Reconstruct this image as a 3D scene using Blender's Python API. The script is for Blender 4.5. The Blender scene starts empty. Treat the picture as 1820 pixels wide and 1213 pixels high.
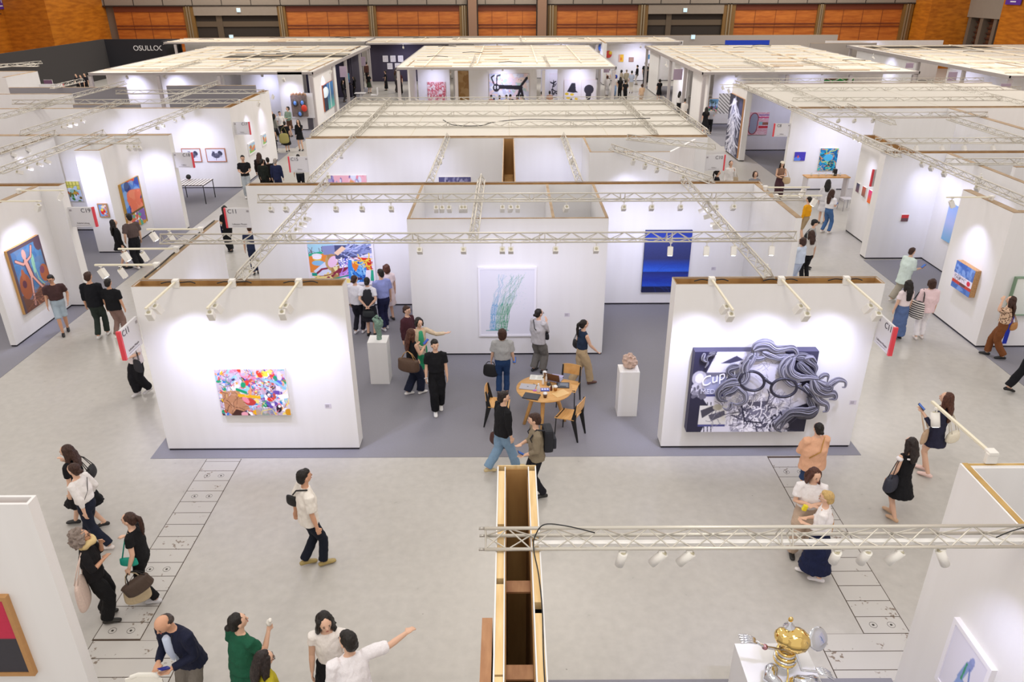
import bpy, bmesh, math, random
import numpy as np
from mathutils import Vector, Matrix, Euler, Quaternion
R = math.radians
random.seed(7)
SC = bpy.context.scene
COL = SC.collection
# ---------------------------------------------------------------- camera
CAMH = 7.9
f_, th, ro, ya = 1345.55, R(25.4033), R(-0.204167), R(0.150429)
def _camera():
    c, s = math.cos(th), math.sin(th); cy, sy = math.cos(ya), math.sin(ya)
    right = Vector((cy, -sy, 0)); fwd = Vector((sy*c, cy*c, -s)); up = Vector((sy*s, cy*s, c))
    cr, sr = math.cos(ro), math.sin(ro)
    X = right*cr + up*sr; Y = up*cr - right*sr; Z = -fwd
    m = Matrix(((X.x, Y.x, Z.x, 0), (X.y, Y.y, Z.y, 0), (X.z, Y.z, Z.z, CAMH), (0, 0, 0, 1)))
    cam = bpy.data.cameras.new('camera'); cam.sensor_width = 36; cam.lens = 36*f_/1820
    cam.clip_start = .1; cam.clip_end = 300
    o = bpy.data.objects.new('camera', cam); COL.objects.link(o); o.matrix_world = m
    SC.camera = o
_camera()
SC.view_settings.view_transform = 'Standard'; SC.view_settings.look = 'None'
SC.view_settings.gamma = 1; SC.view_settings.use_curve_mapping = False
SC.view_settings.exposure = 0.46
SC.cycles.max_bounces = 6; SC.cycles.diffuse_bounces = 3; SC.cycles.glossy_bounces = 3
SC.cycles.transmission_bounces = 4; SC.cycles.sample_clamp_indirect = 6
SC.cycles.caustics_reflective = False; SC.cycles.caustics_refractive = False
# ---------------------------------------------------------------- world: soft light of the lit hall
W = bpy.data.worlds.new('world'); SC.world = W; W.use_nodes = True
bg = W.node_tree.nodes['Background']; bg.inputs[0].default_value = (1, .95, .91, 1); bg.inputs[1].default_value = .62
# ---------------------------------------------------------------- hall ceiling lamps
def hall_lamp(x, y, sx, sy, e, z=15.5):
    l = bpy.data.lights.new('hall_lamp', 'AREA'); l.shape = 'RECTANGLE'; l.size = sx; l.size_y = sy
    l.energy = e; l.color = (1, .92, .82)
    o = bpy.data.objects.new('hall_lamp', l); COL.objects.link(o); o.location = (x, y, z)
for x in (-26, 0, 26):
    for y in (2, 24, 48, 74):
        hall_lamp(x, y, 3, 8, 520 if y < 40 else 1300)
WARM = (1, .97, .95); COOL = (.66, .68, 1.0)
SPOT_E = 50.0
WH = 3.28

# ---------------------------------------------------------------- helpers
def link(o): COL.objects.link(o); return o
def tag(o, label=None, cat=None, group=None, kind=None):
    if label: o['label'] = label
    if cat: o['category'] = cat
    if group: o['group'] = group
    if kind: o['kind'] = kind
    return o
def thing(name, loc, label, cat, group=None, rz=0):
    o = bpy.data.objects.new(name, None); link(o); o.empty_display_size = .1
    o.location = loc; o.rotation_euler = (0, 0, rz)
    return tag(o, label, cat, group)
def total(o):
    m = Matrix.Identity(4)
    while o is not None: m = o.matrix_basis @ m; o = o.parent
    return m
_m = {}
def rgb(h):
    if isinstance(h, str):
        h = h.lstrip('#'); h = ''.join(c*2 for c in h) if len(h) == 3 else h; v = [int(h[i:i+2], 16)/255 for i in (0, 2, 4)]
        return tuple(((c+.055)/1.055)**2.4 if c > .04045 else c/12.92 for c in v)
    return tuple(h)
def mat(col, rough=.6, metal=0., noise=0., nscale=8., bump=0., emit=0., spec=.5, coat=0., bscale=None, sheen=0):
    key = (str(col), rough, metal, noise, nscale, bump, emit, spec, coat, bscale, sheen)
    if key in _m: return _m[key]
    m = bpy.data.materials.new('mat'); m.use_nodes = True; nt = m.node_tree; b = nt.nodes['Principled BSDF']
    c = rgb(col); b.inputs['Base Color'].default_value = (*c, 1)
    b.inputs['Roughness'].default_value = rough; b.inputs['Metallic'].default_value = metal
    b.inputs['Specular IOR Level'].default_value = spec
    if coat: b.inputs['Coat Weight'].default_value = coat
    if sheen: b.inputs['Sheen Weight'].default_value = sheen
    if emit:
        b.inputs['Emission Color'].default_value = (*c, 1); b.inputs['Emission Strength'].default_value = emit
    if noise or bump:
        tc = nt.nodes.new('ShaderNodeTexCoord'); n = nt.nodes.new('ShaderNodeTexNoise'); n.inputs['Scale'].default_value = nscale
        n.inputs['Detail'].default_value = 3
        nt.links.new(tc.outputs['Object'], n.inputs['Vector'])
        if noise:
            mx = nt.nodes.new('ShaderNodeMix'); mx.data_type = 'RGBA'; nt.links.new(n.outputs['Fac'], mx.inputs['Factor'])
            mx.inputs['A'].default_value = (*[v*(1-noise) for v in c], 1); mx.inputs['B'].default_value = (*[min(1, v*(1+noise)) for v in c], 1)
            nt.links.new(mx.outputs['Result'], b.inputs['Base Color'])
        if bump:
            if bscale:
                n = nt.nodes.new('ShaderNodeTexNoise'); n.inputs['Scale'].default_value = bscale; nt.links.new(tc.outputs['Object'], n.inputs['Vector'])
            bp = nt.nodes.new('ShaderNodeBump'); bp.inputs['Strength'].default_value = bump; bp.inputs['Distance'].default_value = .02
            nt.links.new(n.outputs['Fac'], bp.inputs['Height']); nt.links.new(bp.outputs['Normal'], b.inputs['Normal'])
    _m[key] = m; return m
def tricol(name, fn):
    m = bpy.data.materials.new(name); m.use_nodes = True; fn(m.node_tree, m.node_tree.nodes['Principled BSDF']); return m
class MB:
    def __init__(s): s.bm = bmesh.new(); s.mi = 0
    def box(s, a, b):
        x0, x1 = sorted((a[0], b[0])); y0, y1 = sorted((a[1], b[1])); z0, z1 = sorted((a[2], b[2]))
        v = [s.bm.verts.new((x, y, z)) for z in (z0, z1) for x, y in ((x0, y0), (x1, y0), (x1, y1), (x0, y1))]
        for f in ((0, 3, 2, 1), (4, 5, 6, 7), (0, 1, 5, 4), (1, 2, 6, 5), (2, 3, 7, 6), (3, 0, 4, 7)):
            s.bm.faces.new([v[i] for i in f]).material_index = s.mi
        return s
    def obox(s, c, size, q=None, bev=0):
        c = Vector(c); h = [d/2 for d in size]; q = q or Quaternion()
        v = [s.bm.verts.new(c + q @ Vector((x*h[0], y*h[1], z*h[2]))) for z in (-1, 1) for x, y in ((-1, -1), (1, -1), (1, 1), (-1, 1))]
        fs = [s.bm.faces.new([v[i] for i in f]) for f in ((0, 3, 2, 1), (4, 5, 6, 7), (0, 1, 5, 4), (1, 2, 6, 5), (2, 3, 7, 6), (3, 0, 4, 7))]
        for f in fs: f.material_index = s.mi
        if bev:
            es = list({e for f in fs for e in f.edges})
            bmesh.ops.bevel(s.bm, geom=es, offset=bev, segments=2, affect='EDGES', profile=.6)
        return s
    def prism(s, pts, z0, z1):
        n = len(pts); a = [s.bm.verts.new((p[0], p[1], z0)) for p in pts]; b = [s.bm.verts.new((p[0], p[1], z1)) for p in pts]
        ar = sum(pts[i][0]*pts[(i+1) % n][1]-pts[(i+1) % n][0]*pts[i][1] for i in range(n))
        if ar < 0: a.reverse(); b.reverse()
        s.bm.faces.new(list(reversed(a))); s.bm.faces.new(b)
        for i in range(n): s.bm.faces.new((a[i], a[(i+1) % n], b[(i+1) % n], b[i]))
        for f in s.bm.faces[-1:]: pass
        return s
    def tube(s, pts, rad, n=8, ry=None, ref=None, cap=True, smooth=True):
        pts = [Vector(p) for p in pts]; k = len(pts)
        if not isinstance(rad, (list, tuple)): rad = [rad]*k
        if ry is None: ry = rad
        elif not isinstance(ry, (list, tuple)): ry = [ry]*k
        P, A, B = [], list(rad), list(ry)
        rings = []; prev = None
        for i in range(k):
            t = (pts[min(i+1, k-1)]-pts[max(i-1, 0)])
            t = t.normalized() if t.length > 1e-9 else Vector((0, 0, 1))
            if ref is not None: u = (Vector(ref) - t*Vector(ref).dot(t))
            elif prev is not None: u = prev - t*prev.dot(t)
            else:
                a = Vector((1, 0, 0)) if abs(t.x) < .8 else Vector((0, 1, 0)); u = a - t*a.dot(t)
            if u.length < 1e-6:
                u = t.orthogonal()
            u.normalize(); w = t.cross(u); prev = u
            rings.append((pts[i], u, w, A[i], B[i], t))
        if cap == 'round':
            p, u, w, a, b, t = rings[0]; rings.insert(0, (p - t*min(a, b)*.6, u, w, a*.6, b*.6, t))
            p, u, w, a, b, t = rings[-1]; rings.append((p + t*min(a, b)*.6, u, w, a*.6, b*.6, t))
        vs = []
        for p, u, w, a, b, t in rings:
            vs.append([s.bm.verts.new(p + u*(a*math.cos(2*math.pi*j/n)) + w*(b*math.sin(2*math.pi*j/n))) for j in range(n)])
        for i in range(len(vs)-1):
            for j in range(n):
                f = s.bm.faces.new((vs[i][j], vs[i][(j+1) % n], vs[i+1][(j+1) % n], vs[i+1][j])); f.smooth = smooth; f.material_index = s.mi
        if cap:
            f = s.bm.faces.new(list(reversed(vs[0]))); f.material_index = s.mi
            f = s.bm.faces.new(vs[-1]); f.material_index = s.mi
        return s
    def ell(s, c, r, q=None, seg=12, rings=8):
        c = Vector(c); q = q or Quaternion(); r = (r, r, r) if not isinstance(r, (tuple, list)) else r
        top = s.bm.verts.new(c + q @ Vector((0, 0, r[2]))); bot = s.bm.verts.new(c + q @ Vector((0, 0, -r[2]))); rows = []
        for i in range(1, rings):
            a = math.pi*i/rings
            rows.append([s.bm.verts.new(c + q @ Vector((r[0]*math.sin(a)*math.cos(2*math.pi*j/seg), r[1]*math.sin(a)*math.sin(2*math.pi*j/seg), r[2]*math.cos(a)))) for j in range(seg)])
        fs = []
        for j in range(seg):
            k = (j+1) % seg
            fs.append(s.bm.faces.new((top, rows[0][j], rows[0][k])))
            for i in range(len(rows)-1): fs.append(s.bm.faces.new((rows[i][j], rows[i+1][j], rows[i+1][k], rows[i][k])))
            fs.append(s.bm.faces.new((bot, rows[-1][k], rows[-1][j])))
        for f in fs: f.smooth = True; f.material_index = s.mi
        return s
    def lathe(s, c, prof, n=24, q=None):
        c = Vector(c); q = q or Quaternion(); rows = []
        for r, z in prof: rows.append([s.bm.verts.new(c + q @ Vector((max(r, 1e-4)*math.cos(2*math.pi*j/n), max(r, 1e-4)*math.sin(2*math.pi*j/n), z))) for j in range(n)])
        for i in range(len(rows)-1):
            for j in range(n):
                f = s.bm.faces.new((rows[i][j], rows[i][(j+1) % n], rows[i+1][(j+1) % n], rows[i+1][j])); f.smooth = True; f.material_index = s.mi
        s.bm.faces.new(list(reversed(rows[0]))); s.bm.faces.new(rows[-1])
        return s
    def build(s, name, mats, parent=None, local=False, smooth=None):
        me = bpy.data.meshes.new(name)
        if parent is not None and not local: s.bm.transform(total(parent).inverted())
        s.bm.to_mesh(me); s.bm.free()
        for m in (mats if isinstance(mats, (list, tuple)) else [mats]): me.materials.append(m)
        if smooth: me.shade_smooth()
        o = bpy.data.objects.new(name, me); link(o)
        if parent is not None: o.parent = parent
        return o
def text(body, parent, center, right, up, size, m, name='lettering', align='CENTER', shear=0):
    c = bpy.data.curves.new(name, 'FONT'); c.body = body; c.size = size; c.align_x = align; c.align_y = 'CENTER'; c.extrude = .002; c.shear = shear
    c.materials.append(m); o = bpy.data.objects.new(name, c); link(o)
    X = Vector(right).normalized(); Y = Vector(up).normalized(); Z = X.cross(Y)
    m4 = Matrix(((X.x, Y.x, Z.x, center[0]), (X.y, Y.y, Z.y, center[1]), (X.z, Y.z, Z.z, center[2]), (0, 0, 0, 1)))
    if parent is not None: o.parent = parent; m4 = total(parent).inverted() @ m4
    dg = bpy.context.evaluated_depsgraph_get()
    me = bpy.data.meshes.new_from_object(o.evaluated_get(dg)); bpy.data.objects.remove(o); bpy.data.curves.remove(c)
    if not me.materials: me.materials.append(m)
    o = bpy.data.objects.new(name, me); link(o); o.parent = parent; o.matrix_basis = m4
    return o
# ---------------------------------------------------------------- materials
def _white(nt, b):
    tc = nt.nodes.new('ShaderNodeTexCoord'); n = nt.nodes.new('ShaderNodeTexNoise'); n.inputs['Scale'].default_value = .8
    mp = nt.nodes.new('ShaderNodeMapping'); mp.inputs['Scale'].default_value = (6, 6, .3)
    nt.links.new(tc.outputs['Object'], mp.inputs[0]); nt.links.new(mp.outputs[0], n.inputs['Vector'])
    mx = nt.nodes.new('ShaderNodeMix'); mx.data_type = 'RGBA'; nt.links.new(n.outputs['Fac'], mx.inputs['Factor'])
    mx.inputs['A'].default_value = (.80, .785, .78, 1); mx.inputs['B'].default_value = (.86, .85, .85, 1)
    nt.links.new(mx.outputs['Result'], b.inputs['Base Color']); b.inputs['Roughness'].default_value = .75; b.inputs['Specular IOR Level'].default_value = .2
def cloth(col, stripes=False):
    key = ('cloth', str(col))
    if key in _m: return _m[key]
    def f(nt, b):
        c = rgb(col); L = nt.links.new; N = nt.nodes.new
        tc = N('ShaderNodeTexCoord'); n = N('ShaderNodeTexNoise'); n.inputs['Scale'].default_value = 9; n.inputs['Detail'].default_value = 2; n.inputs['Distortion'].default_value = 1.6
        mp = N('ShaderNodeMapping'); mp.inputs['Scale'].default_value = (1.6, 1.6, .7); L(tc.outputs['Object'], mp.inputs[0]); L(mp.outputs[0], n.inputs['Vector'])
        n2 = N('ShaderNodeTexNoise'); n2.inputs['Scale'].default_value = 120; L(tc.outputs['Object'], n2.inputs['Vector'])
        mx = N('ShaderNodeMix'); mx.data_type = 'RGBA'; L(n2.outputs['Fac'], mx.inputs['Factor']); mx.inputs['A'].default_value = (*[v*.88 for v in c], 1); mx.inputs['B'].default_value = (*[min(1, v*1.1) for v in c], 1)
        L(mx.outputs['Result'], b.inputs['Base Color']); b.inputs['Roughness'].default_value = .85; b.inputs['Specular IOR Level'].default_value = .25
        bp = N('ShaderNodeBump'); bp.inputs['Strength'].default_value = .4; bp.inputs['Distance'].default_value = .03; L(n.outputs['Fac'], bp.inputs['Height']); L(bp.outputs['Normal'], b.inputs['Normal'])
    _m[key] = tricol('cloth', f); return _m[key]
def hairmat(col):
    key = ('hair', str(col))
    if key in _m: return _m[key]
    def f(nt, b):
        c = rgb(col); L = nt.links.new; N = nt.nodes.new
        tc = N('ShaderNodeTexCoord'); n = N('ShaderNodeTexNoise'); n.inputs['Scale'].default_value = 1; n.inputs['Detail'].default_value = 3
        mp = N('ShaderNodeMapping'); mp.inputs['Scale'].default_value = (110, 110, 9); L(tc.outputs['Object'], mp.inputs[0]); L(mp.outputs[0], n.inputs['Vector'])
        cr = N('ShaderNodeValToRGB'); cr.color_ramp.elements[0].position = .35; cr.color_ramp.elements[1].position = .7; cr.color_ramp.elements[0].color = (*[v*(.55 if max(c) < .2 else .8) for v in c], 1); cr.color_ramp.elements[1].color = (*[min(1, v*(1.7 if max(c) < .2 else 1.15)+.006) for v in c], 1)
        L(n.outputs['Fac'], cr.inputs[0]); L(cr.outputs[0], b.inputs['Base Color']); b.inputs['Roughness'].default_value = .5; b.inputs['Specular IOR Level'].default_value = .35
        bp = N('ShaderNodeBump'); bp.inputs['Strength'].default_value = .7; bp.inputs['Distance'].default_value = .008; L(n.outputs['Fac'], bp.inputs['Height']); L(bp.outputs['Normal'], b.inputs['Normal'])
    _m[key] = tricol('hair', f); return _m[key]
WHITE = tricol('wall_paint', _white)
def _wood(c1, c2, sc=(1, 1, 12), rough=.6):
    def f(nt, b):
        tc = nt.nodes.new('ShaderNodeTexCoord'); n = nt.nodes.new('ShaderNodeTexNoise'); n.inputs['Scale'].default_value = 1.5; n.inputs['Detail'].default_value = 6
        mp = nt.nodes.new('ShaderNodeMapping'); mp.inputs['Scale'].default_value = sc
        nt.links.new(tc.outputs['Object'], mp.inputs[0]); nt.links.new(mp.outputs[0], n.inputs['Vector'])
        cr = nt.nodes.new('ShaderNodeValToRGB'); cr.color_ramp.elements[0].position = .35; cr.color_ramp.elements[1].position = .65
        cr.color_ramp.elements[0].color = (*rgb(c1), 1); cr.color_ramp.elements[1].color = (*rgb(c2), 1)
        nt.links.new(n.outputs['Fac'], cr.inputs[0]); nt.links.new(cr.outputs[0], b.inputs['Base Color']); b.inputs['Roughness'].default_value = rough
    return f
PLY = tricol('plywood_raw', _wood('#a67c4a', '#bd935c', (3, 3, .6)))
PLYD = tricol('plywood_red_brown', _wood('#9a6a48', '#b58760', (8, 2, 2)))
PINE = tricol('pine_stud', _wood('#d8b67e', '#e8cb98', (14, 1.5, 1)))
TOPW = tricol('wood_rim', _wood('#94795a', '#ab9170', (2, 2, 2)))
BEAM = tricol('pine_beam', _wood('#efe0c6', '#f6ecd8', (1, 1, 1)))
BEAMD = tricol('brown_offcut', _wood('#c9a98a', '#dcc4a4', (1, 1, 1)))
OAK = tricol('oak_veneer', _wood('#d09a58', '#e2b274', (3, 18, 3), .45))
SKIRT = mat('#2c2a33', .7)
ALU = mat('#d2cdc2', .36, .38)
def _fab(nt, b):
    b.inputs['Base Color'].default_value = (.86, .82, .74, 1); b.inputs['Roughness'].default_value = .9
    t = nt.nodes.new('ShaderNodeBsdfTranslucent'); t.inputs[0].default_value = (.9, .87, .84, 1); mx = nt.nodes.new('ShaderNodeMixShader'); mx.inputs[0].default_value = .35
    nt.links.new(b.outputs[0], mx.inputs[1]); nt.links.new(t.outputs[0], mx.inputs[2]); nt.links.new(mx.outputs[0], nt.nodes['Material Output'].inputs[0])
CREAMF = tricol('cream_fabric', _fab)
GREYF = mat('#8f8f93', .9)
FIX = mat('#e9e6e0', .45)
FIXB = mat('#c9c2a8', .4, .2)
BLACK = mat('#141416', .5)
CABLE = mat('#1c1d20', .55)
RED = mat('#e0434f', .5)
SIGN = mat('#dcdadc', .5)
INK = mat('#55505a', .6)
def _floor(nt, b):
    L = nt.links.new; N = nt.nodes.new
    tc = N('ShaderNodeTexCoord')
    n1 = N('ShaderNodeTexNoise'); n1.inputs['Scale'].default_value = .35; n1.inputs['Detail'].default_value = 4
    L(tc.outputs['Object'], n1.inputs['Vector'])
    n3 = N('ShaderNodeTexNoise'); n3.inputs['Scale'].default_value = 7; n3.inputs['Detail'].default_value = 6
    L(tc.outputs['Object'], n3.inputs['Vector'])
    cr = N('ShaderNodeValToRGB'); cr.color_ramp.elements[0].position = .3; cr.color_ramp.elements[1].position = .7
    cr.color_ramp.elements[0].color = (.53, .505, .465, 1); cr.color_ramp.elements[1].color = (.59, .566, .53, 1)
    L(n1.outputs['Fac'], cr.inputs[0])
    mm = N('ShaderNodeMix'); mm.data_type = 'RGBA'; mm.blend_type = 'MULTIPLY'; mm.inputs['Factor'].default_value = .25
    L(cr.outputs[0], mm.inputs['A']); L(n3.outputs['Fac'], mm.inputs['B'])
    # small scuffs and specks
    v = N('ShaderNodeTexVoronoi'); v.inputs['Scale'].default_value = 1.6; L(tc.outputs['Object'], v.inputs['Vector'])
    n2 = N('ShaderNodeTexNoise'); n2.inputs['Scale'].default_value = 35; L(tc.outputs['Object'], n2.inputs['Vector'])
    ad = N('ShaderNodeMath'); ad.operation = 'MULTIPLY_ADD'; L(n2.outputs['Fac'], ad.inputs[0]); ad.inputs[1].default_value = .05; L(v.outputs['Distance'], ad.inputs[2])
    lt = N('ShaderNodeMath'); lt.operation = 'LESS_THAN'; L(ad.outputs[0], lt.inputs[0]); lt.inputs[1].default_value = .042
    mx = N('ShaderNodeMix'); mx.data_type = 'RGBA'; L(lt.outputs[0], mx.inputs['Factor']); L(mm.outputs['Result'], mx.inputs['A']); mx.inputs['B'].default_value = (.27, .25, .23, 1)
    L(mx.outputs['Result'], b.inputs['Base Color'])
    rr = N('ShaderNodeMapRange'); rr.inputs['To Min'].default_value = .22; rr.inputs['To Max'].default_value = .42; L(n3.outputs['Fac'], rr.inputs['Value']); L(rr.outputs[0], b.inputs['Roughness'])
    b.inputs['Specular IOR Level'].default_value = .4
FLOORM = tricol('floor_coating', _floor)
def _plate(nt, b):
    L = nt.links.new; N = nt.nodes.new
    tc = N('ShaderNodeTexCoord'); n = N('ShaderNodeTexNoise'); n.inputs['Scale'].default_value = 16; n.inputs['Detail'].default_value = 8; L(tc.outputs['Object'], n.inputs['Vector'])
    n2 = N('ShaderNodeTexNoise'); n2.inputs['Scale'].default_value = 2.2; L(tc.outputs['Object'], n2.inputs['Vector'])
    ml = N('ShaderNodeMath'); ml.operation = 'MULTIPLY'; L(n.outputs['Fac'], ml.inputs[0]); L(n2.outputs['Fac'], ml.inputs[1])
    cr = N('ShaderNodeValToRGB'); e = cr.color_ramp.elements; e[0].position = .345; e[0].color = (.53, .51, .48, 1); e[1].position = .385; e[1].color = (.22, .17, .13, 1)
    L(ml.outputs[0], cr.inputs[0]); L(cr.outputs[0], b.inputs['Base Color']); b.inputs['Roughness'].default_value = .45
PLATE = tricol('trench_plate_paint', _plate)
CARPET = mat('#8b8a92', .95, 0, .06, 60, .15, spec=.1)

# ================================================================ SETTING
m = MB(); m.box((-60, -6, -.3), (60, 96, 0)); tag(m.build('floor', FLOORM), kind='structure')
def trench(x0, x1, y0, y1, ys, holes):
    o = thing('trench_cover', ((x0+x1)/2, (y0+y1)/2, 0), None, None); o['kind'] = 'structure'; o.name = 'trim_1'
    ys = sorted(ys); k = 0
    m = MB(); m.box((x0-.012, y0, .0), (x1+.012, y1, .0015)); m.build('groove', mat('#4a3c30', .8), o)
    m = MB(); h = MB()
    for a, c in zip(ys[:-1], ys[1:]):
        m.box((x0, a+.006, .0), (x1, c-.006, .003)); k += 1
        if k in holes:
            for fx in (.3, .7):
                cx = x0+(x1-x0)*fx; cy = (a+c)/2
                h.tube([(cx, cy, .003), (cx, cy, .005)], .017, 10)
                for j in range(20):
                    t = 2*math.pi*j/20; h.obox((cx+.05*math.cos(t), cy+.05*math.sin(t), .004), (.014, .004, .002), Quaternion((0, 0, 1), t+math.pi/2))
    m.build('cover_plate', PLATE, o); h.build('bolt_hole', mat('#3a342e', .7), o)
S = .2955
trench(-5.57, -4.95, 7.40, 11.64, [11.56-S*i+.0 for i in range(-0, 15)]+[11.64], {13, 11, 1, 5})
trench(4.72, 5.33, 7.45, 11.64, [7.45+S*i for i in range(15)], {1, 13})
trench(-5.55, -4.30, 4.5, 7.40, [7.40-S*i for i in range(10)], set())
trench(4.08, 5.30, 4.5, 7.45, [7.45-S*i for i in range(10)], set())
# scratches on the floor
def carpet(x0, y0, x1, y1, label, pts=None):
    o = thing('carpet', ((x0+x1)/2, (y0+y1)/2, 0), label, 'carpet')
    m = MB()
    if pts: m.prism(pts, .0, .006)
    else: m.box((x0, y0, 0), (x1, y1, .006))
    m.build('pile', CARPET, o); o['kind'] = 'structure'; return o
carpet(-6.62, 11.66, 6.45, 18.9, 'grey carpet under the round table and the two white plinths')
carpet(-6.62, 19.2, 6.45, 25.3, 'grey carpet behind the long back wall with the blue painting')
carpet(-6.6, 26, 6.4, 33, 'grey carpet below the cream fabric ceiling')
carpet(-30, 12.0, -11.3, 25.9, 'grey carpet beside the painting of a figure with raised arms')
carpet(-30, 26.0, -11.3, 39.2, 'grey carpet under the striped table with the black ball')
carpet(11.05, 13.0, 24, 22.4, 'grey carpet under the small red painting on the right')
carpet(11.9, 31.5, 24, 39.3, 'grey carpet in front of the pink painting with a grey oval')
carpet(-24, 40.5, -11.3, 66, 'grey carpet below the left wood and fabric canopy')
carpet(11.2, 40.5, 23, 66, 'grey carpet below the right wood and fabric canopy')
carpet(.40, 3.2, 4.75, 6.73, 'grey carpet under the gold and chrome sculpture')
# hall rear wall at y = 82
HW = tricol('hall_wood', _wood('#a4561c', '#c0702a', (.5, 1, 3), .45))
HWL = tricol('hall_wood_side', _wood('#a85f12', '#c97a1e', (1, .5, 3), .45))
CONC = mat('#8f8478', .8, 0, .06, 3); CONCD = mat('#77685a', .8); DK = mat('#2e2620', .8); METAL = mat('#9a8a70', .4, .4)
Y0 = 82
def st(name, m, mt): return tag(m.build(name, mt), kind='structure')
m = MB(); m.box((-45, Y0+.6, 0), (45, Y0+1, 16)); st('wall_back', m, CONCD)
m = MB(); m.box((-41, Y0+.1, 5.86), (40.5, Y0+.6, 9.5)); st('trim_2', m, CONC)
m = MB()
for x in np.arange(-40, 40, 2.9): m.box((x-.03, Y0+.07, 5.86), (x+.03, Y0+.1, 9.5))
m.box((-41, Y0+.0, 5.8), (40.5, Y0+.12, 5.9)); st('trim_3', m, DK)
pan = [(-39.3, -32.3), (-22.2, -14.0), (-13.2, -4.9), (-3.2, 2.9), (4.8, 12.9), (22.6, 30.8), (31.5, 39.3)]
for i, (a, c) in enumerate(pan):
    m = MB(); m.box((a, Y0+.3, 0), (c, Y0+.6, 5.86))
    o = thing('wood_panel', ((a+c)/2, Y0, 0), None, None); o.name = 'wall_panel'; o['kind'] = 'structure'
    m.build('veneer', HW, o)
    m = MB(); m.mi = 0
    for z0, z1 in ((5.3, 5.8), (3.98, 4.06), (3.7, 3.78)): m.box((a+.05, Y0+.22, z0), (c-.05, Y0+.3, z1))
    m.build('recess_band', mat('#6b2e12', .6), o)
    m = MB()
    for k in range(1, 4): m.box((a+(c-a)*k/4-.02, Y0+.27, 0), (a+(c-a)*k/4+.02, Y0+.3, 5.86))
    m.build('joint', mat('#7c3d14', .6), o)
for i, (a, c) in enumerate([(-32.3, -31.3), (-23.0, -22.2), (-14.0, -13.2), (-4.9, -4.0), (3.8, 4.8), (12.9, 13.9), (21.4, 22.6), (30.8, 31.5), (39.3, 40.3)]):
    m = MB(); m.box((a, Y0+.1, 0), (c, Y0+.5, 5.9)); st('trim_4', m, mat('#7a5a2c', .5))
    m = MB()
    for q in (.35, .6): m.box((a+(c-a)*q-.06, Y0, 0), (a+(c-a)*q+.06, Y0+.1, 5.9))
    st('trim_5', m, METAL)
for a, c in ((-4.0, -3.16), (2.86, 3.75)):
    m = MB(); m.box((a, Y0-.6, 0), (c, Y0+.3, 16)); st('trim_6', m, mat('#8a6a55', .6))
    m = MB(); m.box((a-.12, Y0-.1, 0), (a, Y0+.2, 16)); m.box((c, Y0-.1, 0), (c+.12, Y0+.2, 16)); st('trim_7', m, DK)
for k, (a, c) in enumerate(((-31.3, -23.0), (13.9, 21.4))):
    m = MB(); m.box((a, Y0+.05, 4.95), (c, Y0+.55, 5.9)); st('trim_8', m, CONC)
    m = MB(); m.box((a, Y0+.4, 0), (c, Y0+.58, 4.95)); st('door_%d' % (k+1), m, DK)
    m = MB(); m.box((a, Y0+.3, 3.9), (c, Y0+.4, 4.4)); m.box((a+(c-a)*.25, Y0+.25, 0), (a+(c-a)*.32, Y0+.4, 4.95)); st('trim_9', m, mat('#5a4c3c', .6))
# side walls
for sx in (-1, 1):
    X = 44*sx
    m = MB()
    if sx < 0:
        m.box((X-.5, -6, 0), (X, 84, 16)); st('wall_left', m, HWL)
        m = MB(); m.box((X, -6, 5.5), (X+.12, 71.5, 5.58)); st('trim_10', m, mat('#3a2018', .6))
        m = MB(); m.box((X, 72, 0), (-40.2, 82.6, 16)); st('wall_left', m, HWL)
    else:
        m = MB(); m.box((40.4, 79, 0), (44.4, 82.6, 16)); st('wall_right', m, HWL)
        m = MB(); m.box((44.9, -6, 0), (45.4, 80, 16)); st('wall_right', m, mat('#6b3f22', .6))
        m = MB(); m.box((44, -6, 0), (44.9, 73.5, 16)); st('wall_right', m, HWL)
        m = MB(); m.box((44.1, 73.6, 4.7), (44.9, 79.2, 6.4)); st('trim_11', m, CONC)
        m = MB()
        for y in (74.4, 76.6, 78.6): m.box((44.2, y-.25, 0), (44.9, y+.25, 4.7))
        st('trim_12', m, mat('#6e6154', .6))
        m = MB()
        for z in np.arange(2, 4.6, .45): m.box((44.7, 73.6, z), (44.9, 79.0, z+.1))
        st('trim_13', m, mat('#4a2416', .6))
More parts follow.
